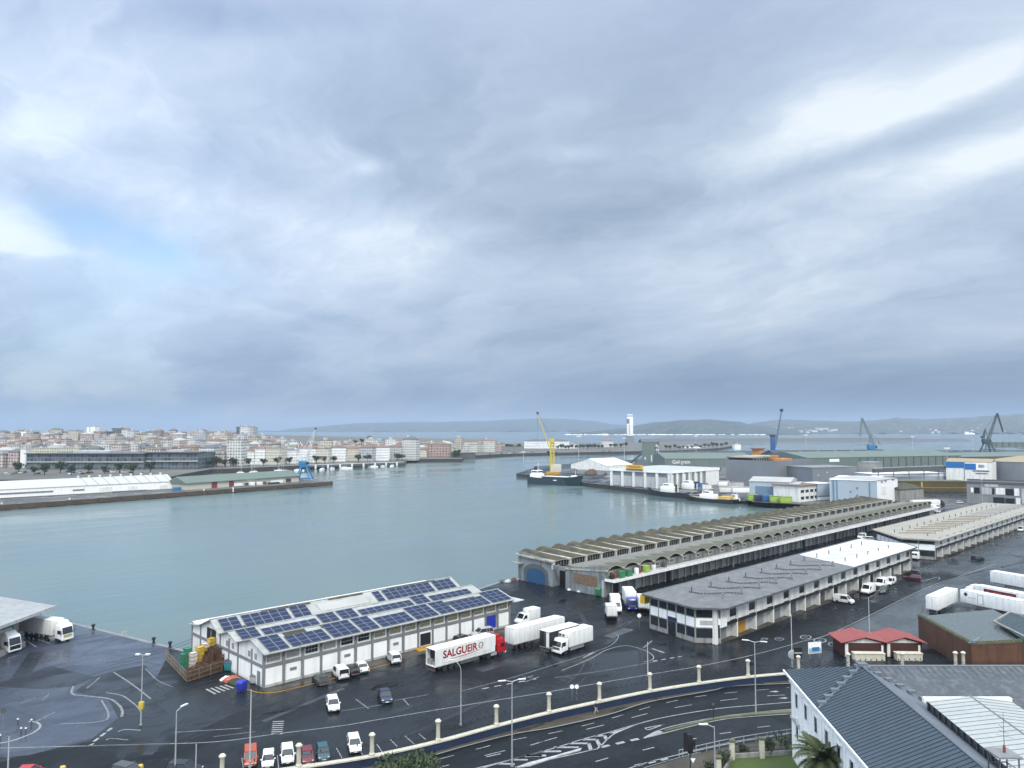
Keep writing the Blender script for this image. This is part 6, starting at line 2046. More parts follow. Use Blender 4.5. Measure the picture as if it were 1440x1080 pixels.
# green tubs on the fish hall canopy
for i, (x, m, l) in enumerate(((4.5, 'bin_green', 'left'), (7.5, 'bin_green', 'middle'), (15, 'lime', 'right'))):
    t = thing('terrace_tub', f'bright green tub on the fish hall terrace, {l} one', 'tub', (148 + x, 116.6, 4.28))
    MB().box(-.9, .9, -.6, .6, 0, 1.5).build('shell', m, t, bevel=.1)
    MB().box(-.95, .95, -.65, .65, 1.5, 1.62).build('lid', m, t)
for i, (x, m) in enumerate(((1.5, 'near_black'), (2.6, 'red_door'), (11.5, 'clean_white'), (12.6, 'red_door'), (19, 'off_white'), (24, 'dark_grey'))):
    t = thing('terrace_box', f'{["black", "dark red", "white", "small red", "pale", "dark grey"][i]} box among the clutter on the fish hall terrace', 'box', (148 + x, 117.2, 4.28))
    MB().box(-.5, .5, -.4, .4, 0, 1.0 + .2 * (i % 3)).build('carton', m, t, bevel=.05); MB().box(-.52, .52, -.05, .05, .3, .4).build('strap', 'mid_grey', t)
# tall mooring lamp, awnings aside: small jetty clutter at the water corner by the fish hall
for k, (px, py) in enumerate(((706, 818), (714, 818), (722, 816), (729, 815))):
    net_heap(px, py, ('dark_grey', 'light_grey', 'crate_brown', 'mid_grey')[k], ('dark', 'pale grey', 'brown', 'mid grey')[k] + ' heap of nets at the water corner between warehouse and fish hall', .8, 20 + k)
# ------------------------------------------------------------------ generic buildings of the port and town
def hall(name, label, p, q, depth, h, wallm, roofm, ridge=0.0, cat='warehouse', group=None, base=0.0, doors=(), over=.3, para=0.0):
    "p, q: front base corners (left, right as seen); the building runs `depth` metres away from the front"
    p, q = Vector((p[0], p[1], 0)), Vector((q[0], q[1], 0))
    L = (q - p).length
    rz = math.atan2(q.y - p.y, q.x - p.x)
    t = thing(name, label, cat, (p.x, p.y, base), rz, group)
    MB().box(0, L, 0, depth, 0, h - .02).build('wall', wallm, t)
    rf = MB()
    o = over
    if ridge:
        rf.mesh([(-o, -o, h), (L + o, -o, h), (L + o, depth / 2, h + ridge), (-o, depth / 2, h + ridge), (-o, depth + o, h), (L + o, depth + o, h), (0, 0, h), (0, depth, h), (L, 0, h), (L, depth, h)],
                [(0, 1, 2, 3), (3, 2, 5, 4), (0, 3, 4), (1, 5, 2)])
        rf.box(-o, L + o, -o, depth + o, h - .35, h - .01)
    else:
        rf.box(-o, L + o, -o, depth + o, h, h + .35)
        if para:
            rf.box(-o, L + o, -o, -o + .3, h + .35, h + .35 + para).box(-o, L + o, depth + o - .3, depth + o, h + .35, h + .35 + para)
    rf.build('roof', roofm, t)
    for d in doors:                                                   # (name, mat, x0, x1, z0, z1) with x in fractions of the front
        nm, m, a, b, z0, z1 = d
        MB().box(a * L, b * L, -.18, .02, z0, z1).build(nm, m, t)
    return t, L

# ---- left pier with its sheds and crane
F0, F1 = at(-220, 726), at(468, 677)
dv_ = (F1 - F0).normalized(); nv_ = Vector((-dv_.y, dv_.x, 0))
B1, B0 = F1 + nv_ * 40, F0 + nv_ * 64
o = MB().prism([(v.x, v.y) for v in (F0, F1, B1, B0)], -8, 0, 1, 0).build('left_pier', ['far_ground', 'pier_brown'])
tag(o, kind='structure')
pl_ = (F1 - F0).length
mb = MB()
for k in range(int(pl_ / 14)):
    a = F0 + dv_ * (k * 14 + 4)
    c, d = a - nv_ * .02, a + dv_ * 9.5 - nv_ * .02
    mb.mesh([c, d, d - nv_ * .5, c - nv_ * .5] + [v + Vector((0, 0, -2.6)) for v in (c, d, d - nv_ * .5, c - nv_ * .5)], [(0, 3, 2, 1), (3, 7, 6, 2), (0, 4, 7, 3), (1, 2, 6, 5)])
tag(mb.build('pier_apron', 'pier_brown'), kind='structure')
for k, (px, l) in enumerate(((2, 'left edge'), (97, 'middle'), (286, 'right part'), (327, 'near the red doors'))):
    y = 708.5 - px * .0673
    t = thing('fender_post', f'short white fender post on the left pier, {l}', 'fender', at(px, y + .5) - nv_ * .6, 0); MB().bar((0, 0, -2.4), (0, 0, .9), .55, 6).build('post', 'off_white', t); MB().bar((0, 0, .9), (0, 0, 1.15), .7, 6).build('cap', 'light_grey', t)
mat('bright_roof', (.42, .44, .43), .4, var=.06, scale=.1, dirt=(.50, .52, .50), dirt_amt=.3)
p, q = at(-60, 704.5), at(243, 687.8)
t, L = hall('pier_warehouse', 'long bright white ridged pier warehouse in front of the dark glass mall', p, q, 22, 5.4, 'clean_white', 'bright_roof', 4.2,
            doors=(('sliding_door', 'off_white', .62, .68, .3, 3.6), ('sliding_door', 'off_white', .76, .81, .3, 3.4), ('sliding_door', 'off_white', .93, .97, .3, 3.2), ('window_strip', 'mid_grey', .06, .40, 2.2, 3.2), ('window_strip', 'mid_grey', .49, .545, 2.2, 3.2), ('skirting', 'dark_grey', 0, 1, 0, .35), ('blue_stripe', 'slate_blue', .66, .86, .36, .7)))
mb = MB(); v = MB()
for k in range(9):
    x = L * (.56 + .44 * k / 8.3)
    mb.bar((x, -.3, 5.45), (x - 1.2, 11, 9.65), .18, 4)
    v.lathe([(.5, 9.4), (.5, 10.3), (.8, 10.4), (.8, 10.9)], 6, (x - 2.5, 11, 0))
mb.build('roof_joint', 'mid_grey', t); v.build('ridge_vents', 'off_white', t)
p, q = at(262, 689.3), at(420, 677.3)
t, L = hall('pier_shed', 'cream pier shed with pale green hipped roof and two dark red doors', p, q, 20, 4.6, 'cream_stone', 'shed_green', 4.0, over=1.2,
            doors=(('red_door', 'red_door', .20, .245, .2, 4.2), ('red_door', 'red_door', .345, .385, .2, 4.2), ('dark_gap', 'dark_grey', .48, .68, .3, 2.0), ('white_panel', 'clean_white', .39, .46, .3, 2.2), ('white_panel', 'clean_white', .72, .84, .3, 2.4), ('brown_panel', 'crate_brown', .87, .92, .3, 3.0), ('fascia', 'off_white', 0, 1, 4.0, 4.7)))
for i, (px, py, w_, m, l) in enumerate(((245, 690, 5, 'crane_blue', 'blue container at the gap between the two pier sheds'), (352, 683, 4, 'clean_white', 'white van shaped box before the cream pier shed'), (363, 682.5, 4, 'off_white', 'second pale box before the cream pier shed'), (379, 681, 9, 'hull_green', 'low dark skiff standing on the left pier'))):
    p = at(px, py); t = thing('pier_container', l, 'container', p, math.atan2(dv_.y, dv_.x)); MB().box(0, w_, 0, 2.4, 0, 2.2 if i != 3 else 1.2).build('body', m, t, bevel=.1); MB().box(.2, .5, -.05, 0, .2, 1.0).build('latch', 'mid_grey', t)

def portal_crane(label, loc, rz, sc_, legm, boomm, boom_tip, tail=None, cabm=None, jib=None):
    "level-luffing crane on a four-legged portal; boom_tip in local x,z"
    t = thing('harbour_crane', label, 'crane', loc, rz)
    for x in (-1, 1):
        for y in (-1, 1):
            MB().bar((x * 6 * sc_, y * 5 * sc_, 0), (x * 2.2 * sc_, y * 2 * sc_, 10.5 * sc_), .75 * sc_, 5, .55 * sc_).build('leg', legm, t)
    mb = MB().box(-3.2 * sc_, 3.2 * sc_, -2.6 * sc_, 2.6 * sc_, 10.3 * sc_, 11.6 * sc_)
    for y in (-1, 1):
        mb.bar((-6 * sc_, y * 5 * sc_, .8 * sc_), (6 * sc_, y * 5 * sc_, .8 * sc_), .4 * sc_, 4).bar((-4 * sc_, y * 3.4 * sc_, 5.6 * sc_), (4 * sc_, y * 3.4 * sc_, 5.6 * sc_), .35 * sc_, 4)
    mb.build('portal', legm, t)
    MB().box(-4.2 * sc_, 1.5 * sc_, -1.9 * sc_, 1.9 * sc_, 11.6 * sc_, 15 * sc_).build('machine_house', cabm or legm, t, bevel=.1)
    MB().box(1.5 * sc_, 3.3 * sc_, -.9 * sc_, .9 * sc_, 12.2 * sc_, 14.2 * sc_).build('cabin', 'dark_glass', t)
    a = Vector((1.2 * sc_, 0, 14.5 * sc_)); b = Vector((boom_tip[0], 0, boom_tip[1]))
    def lattice(mb, a, b, w0, w1, n):
        d = (b - a); u = Vector((-d.z, 0, d.x)).normalized()
        P = []
        for k in range(n + 1):
            f = k / n; w_ = w0 + (w1 - w0) * f; c = a + d * f
            P.append([c + u * w_ + Vector((0, w_, 0)), c + u * w_ - Vector((0, w_, 0)), c - u * w_ - Vector((0, w_, 0)), c - u * w_ + Vector((0, w_, 0))])
        for k in range(n):
            for j in range(4):
                mb.bar(P[k][j], P[k + 1][j], .20 * sc_, 4)
                mb.bar(P[k][j], P[k + 1][(j + 1) % 4], .12 * sc_, 3)
    mb = MB(); lattice(mb, a, b, 1.0 * sc_, .45 * sc_, 9); mb.build('boom', boomm, t)
    mast = Vector((-1.6 * sc_, 0, 24 * sc_))
    mb = MB(); mb.bar((-3 * sc_, -1 * sc_, 15 * sc_), mast, .35 * sc_, 4).bar((-3 * sc_, 1 * sc_, 15 * sc_), mast, .35 * sc_, 4).bar((.8 * sc_, 0, 15 * sc_), mast, .3 * sc_, 4); mb.build('a_frame', boomm, t)
    mb = MB().bar(mast, b, .16 * sc_, 3)
    if tail:
        mb.bar(mast, (tail[0], 0, tail[1]), .3 * sc_, 4).box(tail[0] - 1.2 * sc_, tail[0] + 1.2 * sc_, -1 * sc_, 1 * sc_, tail[1] - 2 * sc_, tail[1])
    mb.build('stays', boomm, t)
    if jib:
        mb = MB(); lattice(mb, b, Vector((jib[0], 0, jib[1])), .5 * sc_, .3 * sc_, 4); mb.build('jib', boomm, t)
        MB().bar((jib[0], 0, jib[1]), (jib[0], 0, jib[1] - 18 * sc_), .08 * sc_, 3).build('hoist_rope', 'dark_grey', t)
    else:
        MB().box(b.x - .8 * sc_, b.x + .8 * sc_, -.8 * sc_, .8 * sc_, b.z - .6 * sc_, b.z + .9 * sc_).bar(b, (b.x, 0, b.z - 16 * sc_), .07 * sc_, 3).build('sheave_block', 'dark_grey', t)
    return t
portal_crane('bright blue four-legged crane with white lattice boom on the left pier', at(428, 674.5), YAW, 1.0, 'crane_blue', 'crane_white', (8.5, 41), (-5, 19))
portal_crane('slim pale blue and white crane with drooping jib behind the green sheds', at(1228, 651), YAW, 1.45, 'crane_blue', 'crane_slate', (-12, 54), (9, 26), jib=(-15, 32))
portal_crane('dark grey double-jib crane at the far right of the port', at(1389, 640.5), YAW, 1.7, 'crane_dark', 'crane_dark', (17, 65), (-7, 30), jib=(25, 36))
t = thing('mobile_crane', 'navy blue mobile crane with lattice boom leaning right beyond the sheds', 'crane', at(1087, 636), YAW)
MB().box(-9, 9, -5, 5, 0, 4).build('chassis', 'container_blue', t, bevel=.3); MB().box(-3.4, 3.4, -3, 3, 4, 29).build('tower', 'container_blue', t, bevel=.3); MB().box(-4.2, 4.2, -3.5, 3.5, 27, 31).build('tower_head', 'navy', t)
mb = MB()
for s_ in (-1, 1):
    mb.bar((3, s_ * 1.6, 9), (16, s_ * .8, 72), .5, 4).bar((5.2, s_ * 1.6, 9), (17, s_ * .8, 72), .5, 4)
for k in range(12):
    f, g = k / 12, (k + 1) / 12
    mb.bar((3 + 13 * f, -1.4, 9 + 63 * f), (5.2 + 11.8 * g, 1.4, 9 + 63 * g), .3, 3)
mb.build('boom', 'slate_blue', t); MB().box(14, 19, -1.6, 1.6, 71, 76).build('boom_head', 'navy', t)

# ---- ship, tugs, boats
def hull_mesh(L, W, D, sheer=.8, m=0, bow=.22, stern=.06, n=16):
    mb = MB(); rows = []
    for k in range(n + 1):
        f = k / n; x = -L / 2 + L * f
        wb = W / 2 * min(1, max(.02, 1 - max(0, (f - (1 - bow)) / bow) ** 2)) * (1 - .25 * max(0, (stern - f) / stern))
        zz = D + sheer * (2 * f - 1) ** 2 * (1.3 if f > .5 else .5)
        rake = ((f - .75) * 4) ** 2 * L * .05 if f > .75 else 0
        rows.append([(x + rake * 1.4, -wb, zz), (x, -wb * (.94 if f < .8 else .6), -1.0), (x, wb * (.94 if f < .8 else .6), -1.0), (x + rake * 1.4, wb, zz)])
    for k in range(n):
        a, b = rows[k], rows[k + 1]
        mb.mesh([a[0], a[1], b[1], b[0]], [(0, 1, 2, 3)], 0).mesh([a[3], a[2], b[2], b[3]], [(3, 2, 1, 0)], 0)
        mb.mesh([(a[0][0], a[0][1], a[0][2] - .5), (a[3][0], a[3][1], a[3][2] - .5), (b[3][0], b[3][1], b[3][2] - .5), (b[0][0], b[0][1], b[0][2] - .5)], [(0, 3, 2, 1)], 1)
    mb.mesh(rows[0], [(0, 1, 2, 3)], 0).mesh(rows[-1], [(3, 2, 1, 0)], 0)
    return mb
def ship():
    a, b = at(738, 680.5, -3), at(808, 684, -3)
    L = 76
    c = (a + b) / 2; rz = math.atan2(b.y - a.y, b.x - a.x)
    nn = Vector((math.sin(rz), -math.cos(rz), 0))
    t = thing('cargo_ship', 'dark green and navy cargo ship moored at the pier under the yellow crane', 'ship', c + Vector((6, 0, 0)), rz)
    L = (a - b).length
    hull_mesh(L, 11, 5.0, 2.4, bow=.3).build('hull', ['hull_green', 'deck_sand'], t, fix=False)
    MB().box(-L * .20, L * .30, -3.6, 3.6, 4.8, 6.4).build('hatch_coaming', 'hull_green', t)
    MB().box(-L * .19, L * .29, -3.4, 3.4, 6.4, 6.7).build('hatch_covers', 'off_white', t)
    h_ = MB().box(-L * .44, -L * .26, -4.2, 4.2, 5, 8.2).box(-L * .42, -L * .29, -3.6, 3.6, 8.2, 11).build('deckhouse', 'clean_white', t, bevel=.1)
    MB().box(-L * .29, -L * .285, -3.3, 3.3, 9.3, 10.4).box(-L * .41, -L * .30, 3.6, 3.65, 9.3, 10.4).box(-L * .41, -L * .30, -3.65, -3.6, 9.3, 10.4).build('bridge_windows', 'dark_glass', h_)
    MB().box(-L * .40, -L * .36, -1.2, 1.2, 11, 14).build('funnel', 'hull_navy', t, bevel=.1)
    MB().bar((-L * .33, 0, 11), (-L * .33, 0, 17), .18, 5).bar((-L * .33, -1.6, 15), (-L * .33, 1.6, 15), .1, 4).build('radar_mast', 'crane_white', t)
    MB().bar((L * .42, 0, 5.5), (L * .42, 0, 12), .18, 5).build('foremast', 'crane_white', t); MB().box(L * .36, L * .43, -2.2, 2.2, 5.4, 7.8).build('forecastle', 'clean_white', t, bevel=.1)
    MB().box(L * .05, L * .12, -5.6, -5.5, 3.6, 4.2).box(L * .05, L * .12, 5.5, 5.6, 3.6, 4.2).build('hull_mark', 'clean_white', t)
ship()
def yellow_crane():
    p = at(777, 668)
    t = thing('yellow_crane', 'yellow mobile harbour crane with thin boom behind the moored cargo ship', 'crane', p, YAW)
    MB().box(-7, 7, -5, 5, 0, 3).build('chassis', 'ochre', t, bevel=.2); MB().box(-2, 9, -3.5, 3.5, 3, 10).build('counterweight', 'cream_stone', t, bevel=.2)
    MB().bar((-2.0, -1.4, 3), (-1.8, -1.2, 33), .8, 5).bar((-2.0, 1.4, 3), (-1.8, 1.2, 33), .8, 5).bar((1.6, -1, 3), (1.2, -1, 33), .8, 5).bar((1.6, 1, 3), (1.2, 1, 33), .8, 5).box(-3.4, 2.0, -2, 2, 31, 35).build('tower', 'crane_yellow', t)
    mb = MB()
    for k in range(10):
        mb.bar((-2.0, 1.3, 4 + k * 2.8), (1.5, 1, 6.8 + k * 2.8), .45, 3).bar((1.6, -1, 4 + k * 2.8), (-2.0, -1.3, 6.8 + k * 2.8), .45, 3)
    mb.build('tower_bracing', 'crane_yellow', t)
    mb = MB(); mb.bar((-3.5, -1, 27), (-15.5, 0, 59), .6, 4, .35).bar((-3.5, 1, 27), (-15.5, 0, 59), .6, 4, .35).bar((-4.5, 0, 30), (-15.5, 0, 60), .3, 4)
    for k in range(8):
        f = k / 8; mb.bar((-3.5 - 12 * f, -1 + f, 27 + 32 * f), (-4.0 - 12 * f, .5, 30.5 + 32 * f), .18, 3)
    mb.build('boom', 'crane_yellow', t)
    MB().bar((-15.5, 0, 60), (-15.8, 0, 28), .1, 3).bar((-.5, 0, 35), (-15.5, 0, 60), .12, 3).build('ropes', 'dark_grey', t); MB().box(-16.8, -14.2, -1, 1, 58.6, 61).build('boom_head', 'dark_grey', t); MB().box(-5.5, -3.4, -1.4, 1.4, 20, 23).build('cabin', 'dark_glass', t)
yellow_crane()
bpy.data.objects['yellow_crane'].scale = (.85, .85, .92)
def boat(name, label, px, py, L, W, rz, hullm, deckm, D=2.2, house='clean_white', hh=2.6, mast=7, fun=None, extra=None):
    p = at(px, py, -3)
    t = thing(name, label, 'boat', p, rz)
    hull_mesh(L, W, D, .9, bow=.35).build('hull', [hullm, deckm], t, fix=False)
    h_ = MB().box(-L * .10, L * .19, -W * .30, W * .30, D - .4, D + hh).build('deckhouse', house, t, bevel=.12)
    MB().box(-L * .01, L * .15, -W * .22, W * .22, D + hh, D + hh + 1.9).build('wheelhouse', house, t, bevel=.12)
    MB().box(L * .151, L * .158, -W * .2, W * .2, D + hh + .9, D + hh + 1.6).box(0, L * .13, -W * .225, W * .225, D + hh + .9, D + hh + 1.6).build('windows', 'dark_glass', h_)
    mb = MB().bar((-L * .02, 0, D + hh + 1.9), (-L * .02, 0, D + hh + mast), .14, 5).bar((-L * .02, -1.2, D + hh + mast * .75), (-L * .02, 1.2, D + hh + mast * .75), .08, 4)
    mb.bar((-L * .02, 0, D + hh + mast), (L * .45, 0, D + 1), .04, 3).build('mast', 'crane_white', t)
    if fun:
        MB().lathe([(.7, D), (.7, D + hh + 1.6), (.5, D + hh + 1.8)], 8, (-L * .12, 0, 0)).build('funnel', fun, t, smooth=True)
    mb = MB(); 
    for s_ in (-1, 1):
        mb.line([(-L * .48, s_ * W * .46, D + .9), (0, s_ * W * .5, D + .75), (L * .30, s_ * W * .44, D + 1.1), (L * .46, s_ * W * .1, D + 1.6)], .10, 4)
    mb.build('rail', 'off_white', t)
    if extra:
        extra(t, L, W, D)
    return t
along = math.atan2(290 - 372, 423 - 446)                            # along the pier towards the viewer
boat('fishing_boat', 'blue and white fishing boat, leftmost of those below the white warehouse', 908, 689.5, 23, 6, along + R(185), 'hull_navy', 'off_white', mast=9)
boat('harbour_tug', 'black hulled tug with white deckhouse and green drum, second boat from left', 944, 698.5, 36, 9.5, along + R(188), 'hull_black', 'dark_grey', 3.2, hh=3.2, mast=11, fun='foliage_dark')
boat('harbour_tug', 'dark tug lying behind the black hulled one', 972, 694.0, 33, 9, along + R(186), 'hull_black', 'dark_grey', 3.2, hh=3.4, mast=10, fun='navy')
boat('work_boat', 'sand coloured work boat with yellow deck gear, right of the tugs', 1000, 706.0, 34, 8.5, along + R(192), 'hull_black', 'deck_sand', 2.3, hh=2.4, mast=10, extra=lambda t, L, W, D: MB().box(-L * .40, -L * .2, -W * .35, W * .35, D, D + 1.8).build('yellow_gear', 'deck_yellow', t, bevel=.2))
boat('work_boat', 'low black barge like boat at the pier corner before the lime containers', 1036, 707.5, 18, 6, along + R(190), 'hull_black', 'crate_brown', 1.6, hh=1.4, mast=4)

# ---- sheds, tent, silo tower
tt = at(853, 662)
t = thing('white_tent', 'white gabled storage tent standing on the pier behind the ship', 'tent', (tt.x, tt.y, 0))
lv = 46; lu = 42
MB().mesh([(0, 0, 0), (0, lv, 0), (0, lv, 5), (0, lv / 2, 11), (0, 0, 5), (lu, 0, 0), (lu, lv, 0), (lu, lv, 5), (lu, lv / 2, 11), (lu, 0, 5)], [(0, 4, 3, 2, 1), (5, 6, 7, 8, 9), (0, 5, 9, 4), (1, 2, 7, 6)]).build('wall', 'off_white', t)
MB().mesh([(-.3, -.4, 4.95), (lu + .3, -.4, 4.95), (lu + .3, lv / 2, 11.1), (-.3, lv / 2, 11.1), (-.3, lv + .4, 4.95), (lu + .3, lv + .4, 4.95)], [(0, 1, 2, 3), (3, 2, 5, 4)]).build('roof', 'clean_white', t)

O = (441, 295)
t = thing('quay_warehouse', 'white colonnaded quay warehouse with yellow sign on its roof edge', 'warehouse', (*O, 0))
MB().box(0.6, 63, .6, 51, 0, 10.6).build('wall', 'mid_grey', t)
MB().box(-.4, 64, -.4, 52, 10.6, 12.4, 0, 1).build('fascia', ['clean_white', 'bright_roof'], t)
pp = None
for k in range(9):
    for ax in (0, 1):
        if ax and k > 5:
            continue
        if pp is None:
            pp = o = MB().box(-1.1, 1.1, -.5, .7, 0, 10.6).build('pier', 'off_white', t)
        else:
            o = pp.copy(); COL.objects.link(o); o.parent = t
        if ax == 0:
            o.location = (1.1 + k * 7.6, .5, 0)
        else:
            o.location = (.5, 1.1 + k * 9.9, 0); o.rotation_euler.z = R(-90)
for k in range(8):
    MB().box(2.6 + k * 7.6, 4.4 + k * 7.6, .4, .6, .3, 9.5).build('door_panel', ['off_white', 'light_grey'][k % 2], t)
MB().box(47, 63.6, .1, .5, 0, 10.6).build('blank_bay', 'off_white', t)
for k in range(5):
    MB().box(.4, .6, 3 + k * 9.9, 10 + k * 9.9, .3, 7.5).build('end_door', 'light_grey', t)
sg = thing('yellow_sign', 'yellow roof sign with dark band on the white quay warehouse', 'sign', (440.2, 317, 12.2))
MB().box(-.2, .2, 0, 14.5, -.6, 3.4).build('board', 'sign_yellow', sg); MB().box(-.3, -.2, .2, 14.3, -.5, .4).build('dark_band', 'dark_grey', sg); MB().box(-.26, -.2, 2.0, 12.5, 1.2, 2.6).build('red_marks', 'rust_orange', sg)

t, L = hall('silo_tower', 'tall pale green steel silo tower with conveyor legs', at(903, 657), at(921, 657.5), 14, 27, 'shed_green_wall', 'shed_green', cat='tower')
MB().bar((-16, 2, 3), (2, 2, 17), 1.1, 5).bar((-16, 2, 0), (-16, 2, 3), .6, 4).bar((-8, 2, 0), (-8, 2, 9), .6, 4).build('conveyor', 'dark_grey', t)
mb = MB()
for k in range(6):
    mb.box(L + .2, L + 4.0 - k * .3, 1, 5, 2 + k * 4, 3 + k * 4)
mb.bar((L + 1, 3, 0), (L + 1, 3, 25), .4, 4).bar((L + 4, 3, 0), (L + 3, 3, 22), .3, 4).build('stair_frame', 'crane_white', t)
MB().box(L * .2, L * .3, -.1, 0, 8, 11).box(L * .7, L * .8, -.1, 0, 6, 13).build('pale_panel', 'crane_white', t)
t, L = hall('green_shed', 'long pale green grain shed with low roof behind the white quay warehouse', at(936, 660.5), at(1062, 660), 60, 11, 'shed_green_wall', 'shed_green', 5)
text('shed_lettering', 'Galigrain', 5.2, 'clean_white', t, (16, -.3, 7.6), (R(90), 0, 0), .02)
mb = MB()
for k in range(7):
    mb.bar((k * L / 6, -.4, 0), (k * L / 6, -.4, 11), .5, 4)
mb.box(L * .4, L, -2.5, -.2, 2, 2.6).build('frame_posts', 'mid_grey', t)
t, L = hall('green_shed', 'dark green gabled shed end between the long grain sheds', at(1095, 656), at(1140, 656), 60, 11.5, 'shed_green_wall', 'hull_green', 5)
t, L = hall('green_shed', 'longest pale green shed stretching right behind the grey concrete block', at(1136, 660), at(1352, 655), 75, 11.5, 'shed_green_wall', 'shed_green', 5.5)
mb = MB()
for k in range(14):
    x = L * (.32 + .05 * k); mb.box(x - .4, x + .4, -.5, -.1, 1, 11)
mb.build('bay_posts', 'dark_grey', t); MB().box(L * .13, L * .19, -.4, 0, 7, 10).build('white_sign', 'clean_white', t)
rv = MB()
for k in range(6):
    rv.box(L * (.02 + .11 * k), L * (.10 + .11 * k), 36, 39, 16.6, 17.8)
rv.build('roof_vents', 'dark_grey', t)
t, L = hall('green_shed', 'far right pale green shed roof beneath the dark crane', at(1352, 652), at(1470, 650), 60, 8, 'dark_grey', 'shed_green', 4)

# grey concrete block with orange hopper
gx, gy = 548, 272
t = thing('grey_block', 'big windowless grey concrete block open at the top with orange machinery', 'building', (gx, gy, 0))
MB().box(0, 1, 0, 42, 0, 16.5).box(1, 62, 0, 1, 0, 16.5).box(1, 62, 41, 42, 0, 19).box(61, 62, 1, 41, 0, 16.5).build('wall', 'block_grey', t)
MB().box(1, 61, 1, 41, 9, 10).build('inner_floor', 'brown_bank', t)
MB().box(2, 46, 20, 41, 18.2, 19.2).build('canopy_roof', 'vault_rib', t)
MB().box(14, 30, 1.5, 9, 12, 18).box(24, 28, 12, 17, 16, 20).build('orange_hopper', 'rust_orange', t, bevel=.3)
mb = MB()
for k in range(10):
    mb.box(1.5 + k * 4, 2.1 + k * 4, 19.2, 20, 10, 18.2)
mb.build('canopy_posts', 'brown_bank', t)
t2 = thing('orange_hopper', 'small orange hopper standing behind the grey block roof', 'hopper', at(1066, 652)); MB().box(-5, 5, -5, 5, 0, 17).build('body', 'rust_orange', t2, bevel=.4); MB().box(-7, 7, -6, 6, 17, 18.4).build('cap', 'tile_red', t2)
t, L = hall('low_block', 'speckled blue grey annexe right of the big grey block', at(1143, 681), at(1206, 679), 30, 12, 'block_grey', 'mid_grey', cat='building')
MB().box(L * .1, L * .15, -.1, 0, 6, 7).box(L * .3, L * .34, -.1, 0, 8, 9).box(L * .5, L * .55, -.1, 0, 3, 4).build('pale_patches', 'light_grey', t)
t, L = hall('low_block', 'plain warm grey square block standing right of the blue grey annexe', at(1207, 678), at(1231, 679), 24, 15, 'shutter_grey', 'mid_grey', cat='building'); MB().box(L * .1, L * .2, -.1, 0, 1, 4).build('door', 'dark_grey', t)
t, L = hall('blue_hall', 'light blue hall with wide slate blue recess in front of the grey block', at(1054, 701.5), at(1112, 704), 26, 10.5, 'pale_blue', 'roof_pale', 2, doors=(('recess', 'slate_blue', .15, .86, 1, 7.6), ('recess_divider', 'pale_blue', .48, .50, 1, 7.7), ('base', 'shed_green_wall', .15, .5, .2, 1.8)))
t, L = hall('blue_hall', 'narrow pale blue gabled hall next to the wide recess', at(1111, 705), at(1124, 705.5), 22, 9.5, 'pale_blue', 'roof_pale', 0, doors=(('door', 'light_grey', .2, .8, .2, 4),))
t, L = hall('office_block', 'two storey whitish office block with flat brown roof, right of pale blue hall', at(1124, 706.5), at(1164, 702), 16, 9, 'off_white', 'tile_brown', 0, over=1.0, cat='building', doors=tuple(('window', 'dark_glass', .06 + .16 * k, .16 + .16 * k, z, z + 1.5) for k in range(6) for z in (1.5, 5.2)))
t, L = hall('white_cabin', 'pale blue white box building with a blue base stripe', at(1150, 704), at(1168, 703), 10, 9.5, 'pale_blue', 'clean_white', 0, cat='building', doors=(('stripe', 'slate_blue', 0, 1, 2.0, 2.7), ('base', 'clean_white', 0, 1, .2, 1.9)))
t, L = hall('cold_store', 'large pale blue cold store with dark blue vertical stripes', at(1168, 706.5), at(1234, 709.5), 40, 12.6, 'pale_blue', 'clean_white', 0, cat='building', doors=(('stripe', 'slate_blue', .05, .09, 1, 12.2), ('stripe', 'slate_blue', .13, .16, 1, 12.2), ('stripe', 'slate_blue', .83, .855, .5, 12), ('vents', 'slate_blue', .56, .60, 4, 5), ('vents', 'slate_blue', .56, .60, 8, 9), ('vents', 'slate_blue', .42, .46, 6, 6.8)))
t, L = hall('cold_store', 'bright white end block of the cold store with small windows', at(1234, 709.5), at(1263, 704.5), 26, 12.8, 'clean_white', 'roof_pale', 0, cat='building', doors=(('window', 'mid_grey', .18, .27, 11.5, 12.3), ('window', 'mid_grey', .36, .45, 11.8, 12.6), ('window', 'mid_grey', .72, .82, 12, 12.8), ('door', 'off_white', .2, .4, 5, 9.5)))
t, L = hall('white_cabin', 'small white annexe at the right end of the white cold store', at(1262, 704.5), at(1270, 703), 10, 7.5, 'clean_white', 'roof_pale', 0, cat='building', doors=(('window', 'dark_glass', .5, .8, 3, 4),))
t, L = hall('ribbed_shed', 'low concrete shed with mossy ribbed roof past the end of the fish hall', at(1267, 706), at(1299, 703.5), 22, 7, 'hall_concrete', 'roof_moss', 2.5, doors=(('door', 'shutter_grey', .2, .5, .2, 4),))
t, L = hall('brown_bank', 'long dark ochre brown low building before the white storage hall', at(1232, 691), at(1362, 691.5), 14, 6.5, 'brown_bank', 'mossy_stone', 0, cat='building', doors=(('rail', 'deck_sand', 0, 1, 2.4, 2.7), ('post', 'deck_yellow', .49, .505, .2, 6.4)))
t, L = hall('white_storage', 'low white storage hall under the dark conveyor bridge', at(1226, 682.5), at(1332, 681), 20, 8, 'pale_blue', 'clean_white', 0, doors=(('skylight_strip', 'clean_white', 0, 1, 6, 7.5),))
t = thing('conveyor_bridge', 'long dark conveyor bridge crossing above the white storage hall', 'conveyor', at(1229, 684), 0)
a, b = Vector((0, 0, 0)), at(1335, 681) - t.location
mb = MB(); u = Vector((0, 0, 11)); mb.bar(a + u, b + Vector((0, 0, 12)), 1.9, 4).build('gantry', 'dark_grey', t)
